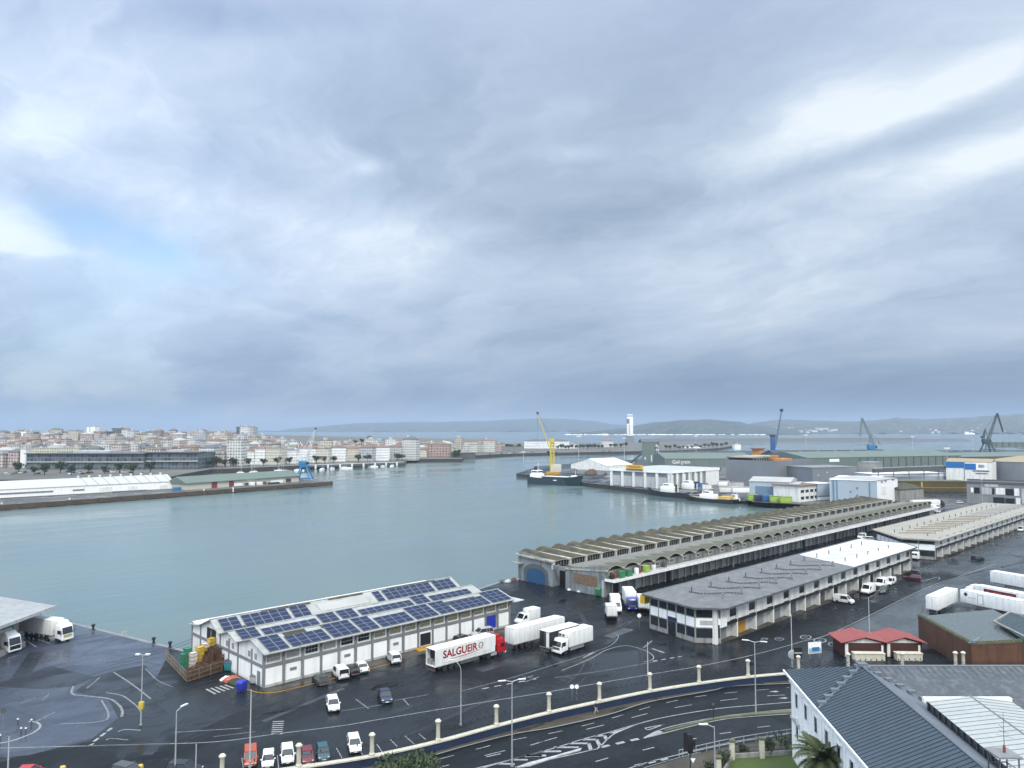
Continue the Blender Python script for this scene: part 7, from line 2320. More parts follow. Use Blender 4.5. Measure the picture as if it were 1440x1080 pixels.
mb = MB(); mb.bar(a + Vector((0, 0, 13)), b + Vector((0, 0, 14)), .3, 4).build('handrail', 'light_grey', t)
mb = MB()
for k in range(5):
    c = a.lerp(b, (k + .3) / 5); mb.bar(c, c + u, .35, 4)
mb.build('trestles', 'mid_grey', t)
hall('brick_hut', 'small dark brick hut with flat roof above the brown bank', at(1241, 683), at(1263, 683), 8, 6, 'tile_brown', 'dark_grey', 0, cat='hut', doors=(('door', 'mid_grey', .1, .9, 1, 3),))
t, L = hall('storage_pen', 'open storage pen hung with a white sheet and bright blue top band', at(1331, 681.5), at(1396, 684), 34, 17, 'off_white', 'deck_sand', 2, cat='storage pen', over=.0,
            doors=(('blue_band', 'banner_blue', .0, .40, 12.5, 16.7), ('blue_band', 'banner_blue', .42, .66, 11.5, 15.8), ('white_logo_panel', 'clean_white', .66, .90, 11.3, 16.4), ('logo_marks', 'pale_blue', .71, .84, 13, 15.2), ('lettering_rows', 'dark_grey', .58, .94, 10.3, 11.0), ('lettering_rows', 'dark_grey', .64, .90, 8.6, 9.2), ('corner_post', 'mid_grey', .40, .415, .3, 17)))
t = thing('storage_pen', 'round grey storage pen with sandy heap at the right picture edge', 'storage pen', at(1440, 679))
MB().lathe([(24, 0), (24, 16.5)], 28).build('wall', 'block_grey', t, smooth=True); MB().lathe([(24.3, 16.5), (14, 18.5), (2, 20.5)], 28).build('sand_heap', 'deck_sand', t, smooth=True)
t, L = hall('office_building', 'low modern grey office building with white panels and dark windows', at(1360, 707.5), at(1460, 712), 22, 11, 'mid_grey', 'dark_grey', 0, cat='building', para=.8,
            doors=(('white_panel', 'off_white', .06, .10, 6, 8.6), ('window', 'dark_glass', .11, .19, 5.6, 8.8), ('white_panel', 'light_grey', .22, .36, 5.2, 9), ('sign_panel', 'light_grey', .26, .46, 9.4, 10.8), ('window', 'dark_glass', .37, .40, 5.4, 8.6), ('white_panel', 'off_white', .42, .55, 5.4, 9), ('window', 'dark_glass', .56, .67, 5.2, 8.6), ('white_panel', 'off_white', .68, .75, 5, 9), ('window', 'dark_glass', .55, .68, 1, 3.6), ('lower_glazing', 'dark_glass', .38, .54, .6, 3.9), ('white_panel', 'off_white', .70, .76, .6, 4), ('white_panel', 'light_grey', .78, .86, 1, 9)))
# containers and parked lorries on the far quay
for px, py, w_, m, l in ((1052, 704.5, 5.5, 'lime', 'lime green container left of the navy one'), (1062, 705.2, 3.6, 'navy', 'navy container between lime and blue'), (1072.5, 705.8, 4.6, 'container_blue', 'blue upright container right of the navy one'), (1083, 706.6, 6.6, 'lime', 'lime green container right of the blue one, left half'), (1097, 707.6, 6.4, 'lime', 'lime green container at the right end of the row'),
                       (966, 684.5, 9, 'navy', 'dark navy trailer on the quay left of the blue tank'), (973, 687, 11, 'container_blue', 'blue tarpaulin trailer behind the boats'), (988, 689, 6, 'off_white', 'pale blue white tanker behind the boats'), (1010, 683.5, 8, 'clean_white', 'white lorry box at the corner of the quay warehouse'), (1024, 685.5, 11, 'light_grey', 'long grey white trailer behind the white lorries'),
                       (1012, 692.5, 12, 'tub_white', 'dirty white lorry in the row above the work boat'), (1030, 693, 11, 'clean_white', 'white lorry at the right of the row above the work boat'), (945, 680, 7, 'navy', 'navy blue container beside the warehouse columns')):
    p = at(px, py); t = thing('shipping_container', l, 'container', p, YAW + R(-6)); MB().box(0, w_, 0, 2.5, .15, 3.6).build('body', m, t, bevel=.08); MB().box(0, w_, -.06, 0, 3.3, 3.6).box(.05, .2, -.06, 0, .2, 3.3).box(w_ - .2, w_ - .05, -.06, 0, .2, 3.3).build('corner_frame', 'dark_grey', t)
# mast lights of the port
for px, py, h, l in ((814, 655, 32, 'left of the white tent'), (878, 647, 28, 'between the tent and the silo'), (979, 648, 31, 'over the grain shed'), (1134, 652, 33, 'behind the grey block'), (1284, 646, 30, 'over the long shed'), (1369, 646, 38, 'left of the dark crane'), (1333, 672, 24, 'by the storage pen'), (736, 650, 12, 'at the pier tip')):
    t = thing('light_mast', 'tall thin port light mast ' + l, 'light mast', at(px, py), YAW); MB().bar((0, 0, 0), (0, 0, h), .42, 5, .22).build('post', 'light_grey', t); MB().box(-2.4, 2.4, -.5, .5, h, h + 1.3).build('flood_lights', 'crane_white', t)
# bulk heaps on the pier
rr = random.Random(8)
for k, (px, py, m) in enumerate(((868, 667, 'crate_brown'), (846, 667, 'dark_grey'), (832, 666, 'crate_brown'), (806, 662, 'dark_grey'), (890, 653, 'tile_brown'), (1020, 663, 'dark_grey'), (1036, 664, 'crate_brown'))):
    net_heap(px, py, m, ['brown', 'dark', 'second brown', 'far dark', 'reddish brown', 'black', 'rusty'][k] + ' heap of bulk goods on the pier ' + ['right of the tent', 'before the tent', 'left of the tent', 'behind the yellow crane', 'beside the silo tower', 'left of the grain shed posts', 'right of the grain shed posts'][k], 3.2 + (k % 3), 40 + k)
# ------------------------------------------------------------------ the town across the water
PAL = [('white', (.76, .76, .75)), ('cream', (.60, .55, .45)), ('pale grey', (.52, .53, .54)), ('pink beige', (.56, .49, .45)), ('sand', (.54, .48, .40)), ('brick brown', (.37, .28, .245)), ('pale blue grey', (.42, .47, .52)), ('ochre', (.50, .42, .31)), ('off white', (.66, .66, .63)), ('rose', (.50, .39, .36))]
for n_, c in PAL:
    window_mat('town ' + n_, tuple(x * .88 for x in c), pu=2.9, pv=3.1, fu=.55, fv=.56)
window_mat('gallery white', (.80, .80, .80), (.20, .235, .25), pu=1.15, pv=3.2, fu=.55, fv=.50)
window_mat('gallery cream', (.58, .55, .47), (.16, .18, .18), pu=1.3, pv=3.2, fu=.5, fv=.45)
window_mat('dark tower', (.095, .115, .145), (.02, .03, .045), pu=3.2, pv=3.2, fu=.7, fv=.6)
window_mat('teal tower', (.10, .145, .145), (.03, .05, .05), pu=3.2, pv=3.2, fu=.6, fv=.5)
window_mat('mall glass', (.14, .165, .18), (.028, .045, .058), pu=3.5, pv=4.2, fu=.86, fv=.80)
window_mat('red facade', (.40, .285, .255), (.10, .06, .06), pu=4.2, pv=3.6, fu=.55, fv=.6)
window_mat('yellow grid', (.56, .55, .40), (.09, .10, .07), pu=2.6, pv=3.0, fu=.5, fv=.5)
ROOFS = [('tiled brown', 'tile_brown'), ('tiled red', 'tile_red'), ('slate', 'roof_slate'), ('flat pale', 'roof_pale')]
ORD = 'first second third fourth fifth sixth seventh eighth ninth tenth eleventh twelfth'.split()
TENS = {20: 'twentieth', 30: 'thirtieth', 40: 'fortieth'}
def ordinal(n):
    if n <= 12:
        return ORD[n - 1]
    teen = 'thirteenth fourteenth fifteenth sixteenth seventeenth eighteenth nineteenth'.split()
    if n < 20:
        return teen[n - 13]
    if n % 10 == 0:
        return TENS.get(n, str(n) + 'th')
    return {2: 'twenty', 3: 'thirty', 4: 'forty'}[n // 10] + '-' + ORD[n % 10 - 1]
def block(px0, px1, d, h, wallm, roofm, label, pitched=True, depth=14, rot=0.0, base=None, name='town_building', cat='building', group='buildings of the town across the harbour', chimney=False, extra=None):
    xm = (px0 + px1) / 2
    z = (city_z(xm, d) if base is None else base) - 1.2
    p = far(px0, d, z)
    W = (px1 - px0) / FPX * d
    t = thing(name, label, cat, p, YAW + rot, group)
    H = h + 1.2
    MB().box(0, W, 0, depth, 0, H).build('wall', wallm, t)
    if pitched:
        r = min(3.2, depth * .22)
        rf = MB().mesh([(-.4, -.4, H), (W + .4, -.4, H), (W + .4, depth + .4, H), (-.4, depth + .4, H), (min(W * .35, depth * .5), depth / 2, H + r), (max(W * .65, W - depth * .5), depth / 2, H + r)], [(0, 1, 5, 4), (1, 2, 5), (2, 3, 4, 5), (3, 0, 4)])
        rf.mesh([(-.4, -.4, H - .3), (W + .4, -.4, H - .3), (W + .4, depth + .4, H - .3), (-.4, depth + .4, H - .3), (-.4, -.4, H), (W + .4, -.4, H), (W + .4, depth + .4, H), (-.4, depth + .4, H)], [(0, 1, 5, 4), (1, 2, 6, 5), (2, 3, 7, 6), (3, 0, 4, 7)])
        ro = rf.build('roof', roofm, t)
        if chimney:
            MB().box(W * .25, W * .25 + 1.2, depth * .4, depth * .4 + 1, H + r * .5, H + r + 1.6).build('chimney', 'off_white', ro)
    else:
        ro = MB().box(-.3, W + .3, -.3, depth + .3, H, H + .5).build('roof', roofm, t)
        MB().box(W * .3, W * .62, depth * .3, depth * .7, H + .5, H + 3.1).build('penthouse', 'light_grey', ro)
    if extra:
        extra(t, W, H)
    return t

def skyline(px):
    pts = [(-60, 603), (40, 604), (110, 605), (180, 605), (260, 606), (330, 608), (350, 612), (400, 614), (470, 615), (560, 616), (640, 617), (700, 620)]
    for (a, b), (c, d) in zip(pts, pts[1:]):
        if px <= c:
            return b + (d - b) * (px - a) / (c - a)
    return 622
rr = random.Random(21)
def avoid(px0, px1, k):
    bl = [(36, 280, 0), (36, 118, 1), (115, 180, 4), (598, 720, 0), (655, 720, 1), (330, 358, 4)]
    return any(kk == k and px1 > a and px0 < b for a, b, kk in bl)
front = [55, 90, 140, 210, 300, 400, 520, 680]
for k, dd in enumerate(front):
    px = -12 + rr.uniform(0, 10)
    n = 0
    while px < (700 if k < 3 else (640 if k < 4 else (600 if k < 5 else 420 - (k - 5) * 30))):
        c = coast(px) + dd + rr.uniform(-12, 12)
        wm = rr.uniform(9, 20)
        wpx = wm * FPX / c
        if avoid(px, px + wpx, k):
            px += 6; continue
        zb = city_z(px, c)
        top = skyline(px + wpx / 2)
        ztop = CAM_H + (603 - top) * c / FPX                          # keep roofs under the seen skyline
        h = min(rr.uniform(9, 19) + (rr.random() < .16) * 9, max(7, ztop - zb - rr.uniform(-3, 4)))
        pit = rr.random() < .52
        if k == 0 and 335 < px < 565:
            wn = rr.choice(['gallery white', 'gallery white', 'gallery cream', 'town pale grey']); wall = 'white glazed gallery fronted' if wn == 'gallery white' else ('cream gallery fronted' if wn == 'gallery cream' else 'pale grey')
            h = min(rr.uniform(15, 19), max(8, ztop - zb - 2)); pit = rr.random() < .8
        else:
            cn_, _ = rr.choices(PAL, [26, 16, 9, 18, 12, 6, 4, 4, 16, 7])[0]
            wn, wall = 'town ' + cn_, cn_
        rn, rm = rr.choices(ROOFS, [7, 4, 5, 4])[0] if pit else ('flat', rr.choice(['roof_pale', 'roof_slate', 'roof_pale', 'tile_brown']))
        n += 1
        rw = ['waterfront', 'second', 'third', 'fourth', 'fifth', 'sixth', 'seventh', 'topmost'][k]
        block(px, px + wpx, c, h, wn, rm, f'{wall} building, {rn} roof, {ordinal(n)} from left in the {rw} town row', pit, rr.uniform(12, 17), R(rr.uniform(-16, 16)), chimney=pit and rr.random() < .5)
        px += wpx * rr.uniform(.98, 1.12)
G2 = 'landmarks of the town'
def mall_extra(t, W, H):
    MB().box(-1, W + 1, -2.5, 20, H + .5, H + 1.3).build('canopy_roof', 'dark_grey', t)
    MB().box(0, W, -1.6, -.1, H * .52, H * .58).build('terrace_band', 'light_grey', t)
    MB().box(0, W, -1.2, -.1, 0, H * .12).build('plinth', 'dark_grey', t)
block(40, 205, 742, 14.5, 'mall glass', 'roof_slate', 'long dark glass mall with overhanging roof behind the white pier warehouse', False, 60, 0, name='glass_mall', group=G2, extra=mall_extra)
block(207, 279, 746, 15.5, 'mall glass', 'roof_slate', 'right wing of the dark glass mall with upswept grey roof', False, 50, R(3), name='glass_mall', group=G2, extra=mall_extra)
block(44, 113, 812, 18.5, 'yellow grid', 'roof_pale', 'long yellowish block with a fine grid of windows above the glass mall', False, 14, 0, group=G2)
block(31, 39, 770, 19, 'off_white', 'roof_pale', 'narrow pale concrete stair tower at the left end of the glass mall', False, 8, 0, group=G2)
for a, b, top, d, m, l in ((115, 133, 611.5, 1340, 'teal tower', 'dark green glass office block, leftmost of three'), (133, 156, 607, 1300, 'dark tower', 'dark navy office block in the middle of the hillside group'), (158, 177, 602.5, 1420, 'teal tower', 'blue grey glass tower beside the navy office block'),
                           (123, 127, 600.5, 1700, 'white_paint', 'slim white tower, left one of a close pair on the skyline'), (128, 135, 600, 1700, 'white_paint', 'wider white tower, right one of the close pair on the skyline'), (338, 352, 600, 1330, 'town white', 'tall pale tower block rising over the town centre'), (333, 338, 600.5, 1335, 'teal tower', 'dark green slab joined to the left of the tall pale tower'), (352, 358, 601, 1340, 'town pale grey', 'grey slab joined to the right of the tall pale tower'),
                           (180, 190, 606, 1380, 'town off white', 'pale block with thin aerial right of the glass tower'), (30, 39, 607, 1350, 'white_paint', 'white high block at the left of the hillside'), (40, 47, 608, 1350, 'teal tower', 'pale green block beside the white high block'), (274, 290, 608, 1180, 'town pale grey', 'grey gable ended block left of the brown roofs'), (300, 322, 612, 1080, 'town cream', 'large cream block with brown roof left of the tall pale tower')):
    zt = CAM_H + (603 - top) * d / FPX
    block(a, b, d, zt - city_z((a + b) / 2, d), m, 'roof_slate' if 'tower' in m else 'roof_pale', l, False, 16, R(-6), name='town_tower', cat='tower block', group=G2)
c0 = coast(615)
block(601, 633, c0 + 70, 17.5, 'red facade', 'tile_brown', 'big brick red building with stone frame by the harbour steps', True, 26, R(-4), group=G2)
block(580, 600, c0 + 60, 10, 'gallery cream', 'tile_brown', 'low cream building left of the brick red one', True, 16, 0, group=G2)
block(634, 652, c0 + 190, 16, 'town pale blue grey', 'roof_slate', 'pale blue grey house right of the brick red building', True, 16, 0, group=G2)
block(652, 697, coast(680) + 230, 15, 'gallery cream', 'tile_brown', 'long yellowish building on the old town headland', True, 24, R(-8), group=G2)
block(634, 668, coast(650) + 40, 6, 'dark_grey', 'foliage_dark', 'dark stone bastion covered in ivy below the headland houses', False, 20, 0, group=G2)
block(668, 735, coast(700) + 150, 8, 'mid_grey', 'mossy_stone', 'long grey fortress wall at the end of the headland', False, 20, R(-6), name='fortress_wall', cat='wall', group=G2)
block(648, 662, coast(655) + 28, 6, 'yellow grid', 'roof_pale', 'small yellow green pavilion by the bastion', False, 10, 0, group=G2)
block(737, 800, coast(760) + 260, 15, 'gallery white', 'roof_slate', 'long white barracks like building with dark hipped roof beyond the pier', True, 30, R(-5), group=G2)
block(798, 812, coast(800) + 240, 8, 'white_paint', 'roof_pale', 'low white building at the right end of the long white one', False, 20, 0, group=G2)
block(846, 862, coast(850) + 300, 13, 'town white', 'tile_brown', 'white house among dark trees left of the control tower', True, 20, 0, group=G2)
block(1032, 1041, 1650, 9, 'white_paint', 'roof_pale', 'white dome roofed shed on the point right of the grain shed', False, 18, 0, base=-2, group=G2)
block(960, 985, 1560, 5, 'white_paint', 'roof_pale', 'low white hut row before the breakwater', False, 12, 0, base=0, group=G2)

# harbour control tower
def control_tower():
    d = 2150
    t = thing('control_tower', 'tall white harbour control tower with glazed dark upper side', 'tower', far(885.5, d, -3), YAW)
    k = d / FPX
    MB().box(-5.5 * k, 5.5 * k, 0, 14, 0, 12 * k).build('base', 'mid_grey', t)
    MB().box(-3.6 * k, 4.6 * k, 1, 12, 12 * k, 42 * k).build('shaft', 'clean_white', t, bevel=.6)
    MB().box(-4.2 * k, -.4 * k, .5, 8, 29 * k, 36 * k).build('glazed_side', 'block_grey', t)
    MB().box(-4.0 * k, 4.8 * k, .4, 12.5, 39 * k, 41 * k).build('head', 'pale_blue', t)
    MB().box(-1 * k, 0, -.4, 1, 14 * k, 28 * k).build('window_strip', 'light_grey', t)
control_tower()
# breakwater
t = thing('breakwater', 'long low dark breakwater running across the bay at right', 'breakwater', far(900, 2350, -3), 0)
a, b = far(880, 2350), far(1347, 2700)
dl = (b - a); Lb = dl.length; t.rotation_euler.z = math.atan2(dl.y, dl.x)
MB().mesh([(0, -12, 0), (Lb, -10, 0), (Lb - 20, 0, 6.5), (0, 0, 10.5), (0, 16, 0), (Lb, 12, 0), (Lb - 90, 4, 9), (0, 8, 11)], [(0, 1, 2, 3), (3, 2, 6, 7), (7, 6, 5, 4), (1, 5, 6, 2)]).build('rock_slope', 'dark_grey', t)
MB().box(0, Lb * .80, 3, 7, 9.4, 13.2).build('parapet', 'mid_grey', t)
t = thing('harbour_mole', 'second lower dark mole beyond the right sheds', 'breakwater', far(1395, 1850, -3), YAW); MB().box(0, 330, 0, 25, 0, 12).build('deck', 'shed_green', t); mb = MB()
for k in range(20):
    mb.box(5 + k * 16, 9 + k * 16, -1, 0, 0, 11)
mb.build('piles', 'dark_grey', t)
# outer jetty with white piles in front of the town
ja, jb = far(436, coast(440) - 12), far(571, coast(571) - 24)
t = thing('town_jetty', 'long dark jetty with white painted piles before the gallery houses', 'jetty', (ja.x, ja.y, -3), math.atan2(jb.y - ja.y, jb.x - ja.x))
Lj = (jb - ja).length
MB().box(0, Lj, 0, 10, 2.2, 4.6, 0, 1).build('deck', ['dark_grey', 'light_grey'], t)
pp = None
for k in range(8):
    if pp is None:
        pp = o = MB().box(-1.0, 1.0, -.8, 0, .3, 4.8).build('pile', 'off_white', t)
    else:
        o = pp.copy(); COL.objects.link(o); o.parent = t
    o.location.x = Lj * (.06 + .12 * k)
# yachts in the town marina
index_kids()
rr = random.Random(14)
y0 = None
for k, px in enumerate(sorted(rr.uniform(330, 428) if k_ < 9 else rr.uniform(440, 565) for k_ in range(16))):
    ylab = f'small white yacht with bare mast before the town quay, {ordinal(k + 1)} from left'
    d = coast(px) - rr.uniform(14, 34)
    if y0 is None:
        y0 = thing('moored_yacht', '', 'yacht')
        hull_mesh(11, 3.2, 1.3, .3, bow=.5, n=8).build('hull', ['clean_white', 'off_white'], y0, fix=False); MB().box(-3, 2.5, -1, 1, 1.1, 1.9).build('cabin', 'clean_white', y0); MB().bar((1, 0, 1.5), (1, 0, 14), .10, 4).bar((1, 0, 2.8), (-4, 0, 2.6), .08, 4).build('mast', 'crane_white', y0)
        index_kids(); o = y0; o.location = far(px, d, -3); o.rotation_euler.z = rr.uniform(0, 6)
        tag(o, ylab, None, 'yachts moored at the town quay')
    else:
        dup(y0, far(px, d, -3), rr.uniform(0, 6), ylab, 'yacht', 'yachts moored at the town quay')
# cars and lamps on the promenade before the mall and along the far quay
fc = None
cpaint = ['clean_white', 'paint_grey', 'paint_silver', 'paint_navy', 'clean_white', 'paint_maroon', 'paint_black']
pn = ['white', 'grey', 'silver', 'dark blue', 'white', 'dark red', 'black']
cnt = {}
for k, px in enumerate(sorted([rr.uniform(8, 215) for _ in range(26)] + [rr.uniform(650, 860) for _ in range(16)])):
    j = rr.randrange(7)
    d = coast(px) + (rr.uniform(-62, -22) if px < 300 else rr.uniform(8, 22))
    loc = far(px, d, city_z(px, d) if px > 300 else 1.4)
    key = pn[j] + (' car parked before the dark glass mall' if px < 300 else ' car on the far headland quay')
    cnt[key] = cnt.get(key, 0) + 1
    lab = f'tiny {key}, {ordinal(cnt[key])} from left'
    if fc is None:
        fc = thing('distant_car', lab, 'car', loc, rr.uniform(0, 6), 'distant cars across the harbour')
        MB().extr([(-2.1, .3), (2.1, .3), (2.1, .75), (1.1, .95), (-2.0, .95)], -.88, .88).build('body', 'clean_white', fc, bevel=.08)
        MB().extr([(-1.9, .9), (1.1, .9), (.4, 1.48), (-1.5, 1.48)], -.78, .78).build('windows', 'dark_glass', fc)
        index_kids()
    else:
        dup(fc, loc, rr.uniform(0, 6), lab, 'car', 'distant cars across the harbour', swap={'clean_white': cpaint[j]} if cpaint[j] != 'clean_white' else None)
# far villages on the shore under the hills
h0 = None
for k, px in enumerate(sorted(rr.choice([rr.uniform(1060, 1440), rr.uniform(1070, 1180), rr.uniform(1280, 1440)]) for _ in range(46))):
    d = 6450 + rr.uniform(0, 420); z = 8 + (d - 6450) * .09
    if h0 is None:
        h0 = thing('shore_house', '', 'house'); MB().box(-8, 8, -5, 5, -6, 9).build('wall', 'white_paint', h0); MB().mesh([(-9, -6, 9), (9, -6, 9), (9, 6, 9), (-9, 6, 9), (-9, 0, 14), (9, 0, 14)], [(0, 1, 5, 4), (2, 3, 4, 5), (0, 4, 3), (1, 2, 5)]).build('roof', 'tile_red', h0)
        index_kids(); o = h0; o.location = far(px, d, z); tag(o, f'tiny pale house on the far shore under the right hills, {ordinal(k + 1)} from left', None, 'houses on the far shore')
    else:
        o = dup(h0, far(px, d, z), rr.uniform(0, 3), f'tiny pale house on the far shore under the right hills, {ordinal(k + 1)} from left', 'house', 'houses on the far shore')
    s_ = rr.uniform(.8, 2.6); o.scale = (s_ * 1.5, s_, rr.uniform(.8, 1.3))

# ------------------------------------------------------------------ trees
def crown(mb, c, r, n, leaf, rg, squash=.8):
    "many small leaf faces through lumps of the crown's volume"
    lumps = [(Vector((rg.uniform(-1, 1), rg.uniform(-1, 1), rg.uniform(-.7, .9))) * r * .55, r * rg.uniform(.35, .6)) for _ in range(9)]
    for _ in range(n):
        o, lr = rg.choice(lumps)
        v = Vector((rg.gauss(0, 1), rg.gauss(0, 1), rg.gauss(0, 1))).normalized() * lr * rg.uniform(.55, 1.05) + o
        p = c + Vector((v.x, v.y, v.z * squash))
        a = Vector((rg.uniform(-1, 1), rg.uniform(-1, 1), rg.uniform(-1, 1))).normalized(); b = a.orthogonal().normalized(); b2 = a.cross(b)
        s = leaf * rg.uniform(.6, 1.3)
        mb.mesh([p - b * s, p + b2 * s * .6, p + b * s, p - b2 * s * .6], [(0, 1, 2, 3)], 0 if rg.random() < .6 else 1)
def tree(label, loc, h, r, n, leaf, seed, group=None, name='leafy_tree', cols=('foliage_dark', 'foliage_mid')):
    rg = random.Random(seed)
    t = thing(name, label, 'tree', loc, 0, group)
    mb = MB().bar((0, 0, -1), (0, 0, h * .6), r * .10, 7, r * .05)
    for k in range(5):
        a = k * 1.26; mb.bar((0, 0, h * .4), (math.cos(a) * r * .5, math.sin(a) * r * .5, h * .75), r * .04, 5, r * .02)
    mb.build('trunk', 'bark', t)
    mb = MB(); crown(mb, Vector((0, 0, h * .68)), r, n, leaf, rg); mb.build('crown', list(cols), t, fix=False)
    return t
PT = [tree('', (0, 0, 0), 9, 5.2, 420, .75, s_) for s_ in (1, 2, 3)]
PT.append(tree('', (0, 0, 0), 15, 3.4, 420, .75, 9, name='conifer'))
index_kids()
first = [True] * 4
rr = random.Random(77)
spots = [(px, rr.uniform(-75, -30)) for px in (30, 52, 66, 88, 104, 127, 150, 171, 190, 214)] + [(px, 18 + rr.uniform(0, 22)) for px in [205, 222, 235, 283, 295, 307, 318, 330, 352, 372, 392, 408, 446, 458, 470, 505, 518, 560, 566, 577, 640, 643, 655]] + [(px, rr.uniform(205, 250)) for px in (700, 706, 712, 718, 724, 730)] + [(784 + k * 5.2, rr.uniform(150, 210)) for k in range(13)] + [(858 + k * 7, rr.uniform(200, 300)) for k in range(4)] + [(936 + k * 6, rr.uniform(30, 120)) for k in range(15)] + [(px, rr.uniform(230, 330)) for px in (531, 541, 548, 628, 634)] + [(px, rr.uniform(400, 800)) for px in (10, 62, 85, 148, 196, 216, 250, 262, 310, 322, 366, 380, 500, 510, 520)]
where = lambda px: 'around the dark glass mall' if px < 200 else 'on the promenade below the galleries' if px < 600 else 'by the headland bastion' if px < 690 else 'at the fortress wall' if px < 760 else 'in the park beside the white building' if px < 860 else 'near the control tower' if px < 930 else 'on the point beyond the grain shed'
seen = {}
spots.sort()
for i, (px, dd) in enumerate(spots):
    j = rr.randrange(3) if not (693 < px < 700 or px in (541, 628, 634)) else 3
    d = coast(px) + dd
    z = city_z(px, d)
    lab = ('dark pointed conifer ' if j == 3 else ['round dark tree ', 'loose dark tree ', 'bushy green tree '][j]) + where(px)
    seen[lab] = seen.get(lab, 0) + 1
    lab += f', {ordinal(seen[lab])} from left'
    s_ = rr.uniform(.7, 1.15)
    if first[j]:
        first[j] = False; o = PT[j]; o.location = far(px, d, z); tag(o, lab, None, 'trees along the town shore')
    else:
        o = dup(PT[j], far(px, d, z), rr.uniform(0, 6), lab, 'tree', 'trees along the town shore')
    o.scale = (s_, s_, s_)
for j in range(4):
    if first[j]:
        PT[j].location = far(600 + j * 10, coast(600) + 260, 6); tag(PT[j], 'dark tree between old town roofs', None, 'trees along the town shore')
tree('broad dark leafy tree whose crown reaches into the bottom edge below the wall', at(583, 1138), 5.2, 5.2, 3800, .22, 31)

def palm():
    t = thing('palm_tree', 'palm with arching fronds in front of the white building facade', 'palm', Vector((*at(1160, 1070, 6.4)[:2], 0)))
    H = 6.4
    MB().lathe([(.55, -.5), (.42, 1), (.38, H - 1.2), (.52, H - .5), (.42, H)], 10).build('trunk', 'bark', t, smooth=True)
    rg = random.Random(5)
    mb = MB()
    for k in range(64):
        az = k * 2.4 + rg.uniform(-.2, .2); el = R(rg.uniform(-12, 78)); L = rg.uniform(3.0, 3.8)
        d = Vector((math.cos(az), math.sin(az), 0)); side = Vector((-d.y, d.x, 0))
        P = []
        p = Vector((0, 0, H)) + d * .2; e = el
        for s_ in range(9):
            P.append(p); p = p + (d * math.cos(e) + Vector((0, 0, math.sin(e)))) * L / 8; e -= R(8 + 5 * math.cos(el))
        for i in range(8):
            mb.bar(P[i], P[i + 1], .035, 3, m=1)
            if i:
                for m_ in range(3):
                    q = P[i].lerp(P[i + 1], m_ / 3); fw = (P[i + 1] - P[i]).normalized()
                    w_ = .55 * math.sin(math.pi * min(1, (i + m_ / 3 + .6) / 9)) + .12
                    for s in (-1, 1):
                        tip = q + side * s * w_ + fw * .42 - Vector((0, 0, .16))
                        mb.mesh([q - fw * .03, q + fw * .16, tip], [(0, 1, 2)], 0)
    mb.build('fronds', ['frond', 'foliage_mid'], t, fix=False)
palm()
# garden by the lawn: stone posts, low railing, clipped shrubs
gp = [(1011, 1093), (1029, 1072), (1050, 1075), (1071, 1070), (1098, 1062)]
base = [at(1010, 1100), at(1030, 1066.5), at(1071, 1064), at(1112, 1061)]
for k, (px, py, h) in enumerate(((1010.5, 1094, 2.3), (1029.5, 1068, 2.2), (1071.5, 1066, 2.3))):
    t = thing('garden_post', 'square stone garden post ' + ['beside the white garden lamp', 'at the corner of the lawn', 'in the middle of the lawn fence'][k], 'pillar', at(px, py), YAW); MB().box(-.28, .28, -.28, .28, 0, h).build('shaft', 'cream_stone', t, bevel=.03); MB().box(-.38, .38, -.38, .38, h, h + .22).build('cap', 'mossy_stone', t, bevel=.04)
t = thing('garden_fence', 'low stone wall with dark railing along the lawn', 'fence', base[1])
mb, rl = MB(), MB()
for a, b in zip(base, base[1:]):
    a, b = a - base[1], b - base[1]; d = (b - a).normalized(); nn = Vector((-d.y, d.x, 0)) * .15
    mb.prism([(v.x, v.y) for v in (a - nn, b - nn, b + nn, a + nn)], 0, .55)
    for z in (.75, 1.25):
        rl.bar(a + Vector((0, 0, z)), b + Vector((0, 0, z)), .03, 4)
    n = int((b - a).length / .3)
    for k in range(n):
        v = a.lerp(b, k / n); rl.bar(v + Vector((0, 0, .55)), v + Vector((0, 0, 1.3)), .014, 3)
mb.build('plinth', 'hall_concrete', t); rl.build('railing', 'dark_iron', t)
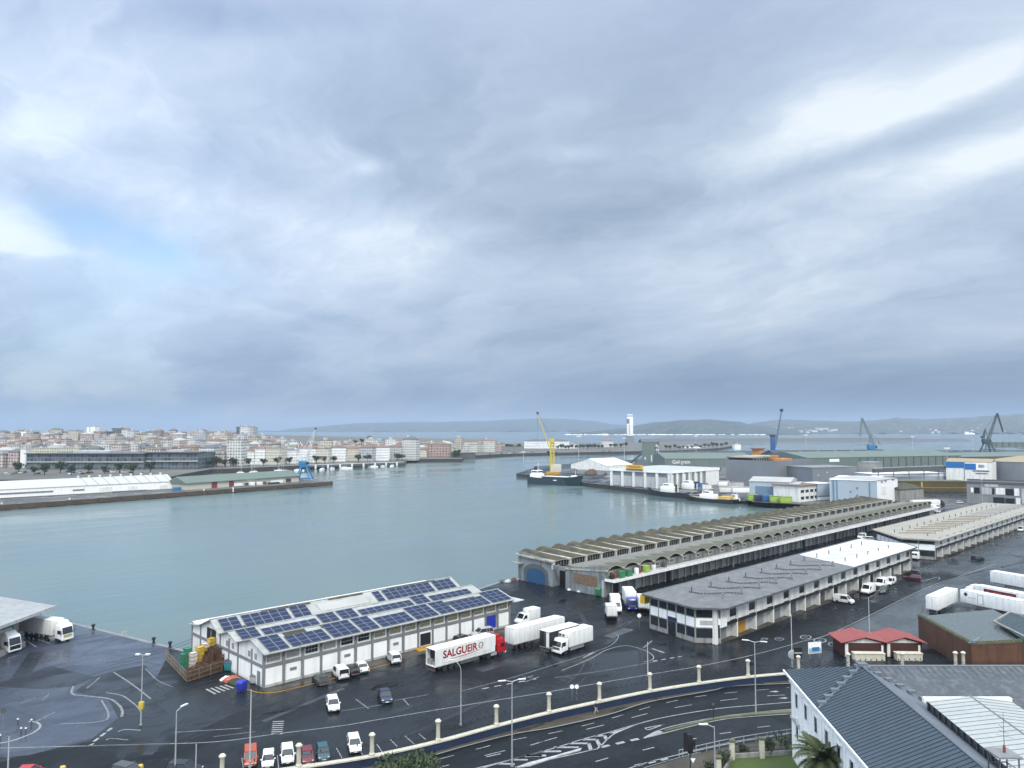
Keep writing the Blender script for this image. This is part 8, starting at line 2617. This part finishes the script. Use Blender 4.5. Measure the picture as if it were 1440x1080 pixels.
for k, (px, py, s_, l) in enumerate(((1020, 1076, 1.0, 'left of the lawn corner post'), (1081, 1060, 1.2, 'right of the middle lawn post'), (1106, 1057, 1.5, 'against the white building'), (1046, 1062, .7, 'small one left of the middle lawn post'), (1002, 1088, .9, 'by the garden lamp'))):
    t = thing('garden_shrub', 'rounded dark green shrub ' + l, 'shrub', at(px, py)); rg = random.Random(60 + k)
    MB().bar((0, 0, 0), (0, 0, .6), .08, 5).build('stem', 'bark', t); mb = MB(); crown(mb, Vector((0, 0, .95 * s_)), 1.0 * s_, 420, .13, rg, 1.0); mb.build('foliage', ['foliage_dark', 'foliage_mid'], t, fix=False)
t = thing('guard_rail', 'grey guard rail with short posts along the lower edge of the avenue', 'railing', at(1000, 1052))
pts = [p_ - Vector(at(1000, 1052)[:2]) for p_ in px_line((955, 1066), (979, 1060), (1029, 1049), (1079, 1040.5), (1116, 1035))]
mb, po = MB(), MB()
V = [Vector((p_[0], p_[1], 0)) for p_ in pts]
mb.line([v + Vector((0, 0, .95)) for v in V], .04, 5).line([v + Vector((0, 0, .5)) for v in V], .03, 5)
for v in V[::2]:
    po.bar(v, v + Vector((0, 0, 1.0)), .045, 5)
mb.build('rails', 'steel_post', t); po.build('posts', 'steel_post', t)
t = thing('median_post', 'short dark signal post on the planted median', 'post', at(1003, 1012)); MB().bar((0, 0, 0), (0, 0, 1.9), .07, 6).build('post', 'dark_iron', t); MB().box(-.12, .12, -.12, .12, 1.9, 2.2).build('cap', 'dark_grey', t)

# ------------------------------------------------------------------ sea air
m = bpy.data.materials.new('sea_haze'); m.use_nodes = True
nt = m.node_tree; nt.nodes.clear()
ou = nt.nodes.new('ShaderNodeOutputMaterial'); vo = nt.nodes.new('ShaderNodeVolumePrincipled')
vo.inputs['Color'].default_value = (.50, .63, .82, 1)
vo.inputs['Density'].default_value = .00008
nt.links.new(vo.outputs[0], ou.inputs['Volume'])
MATS['sea_haze'] = m
hz = MB()
a = [cf(-13000, -900), cf(13000, -900), cf(13000, 17000), cf(-13000, 17000)]
hz.prism([(v.x, v.y) for v in a], -10, 262)
o = hz.build('haze', 'sea_haze')
tag(o, kind='stuff')
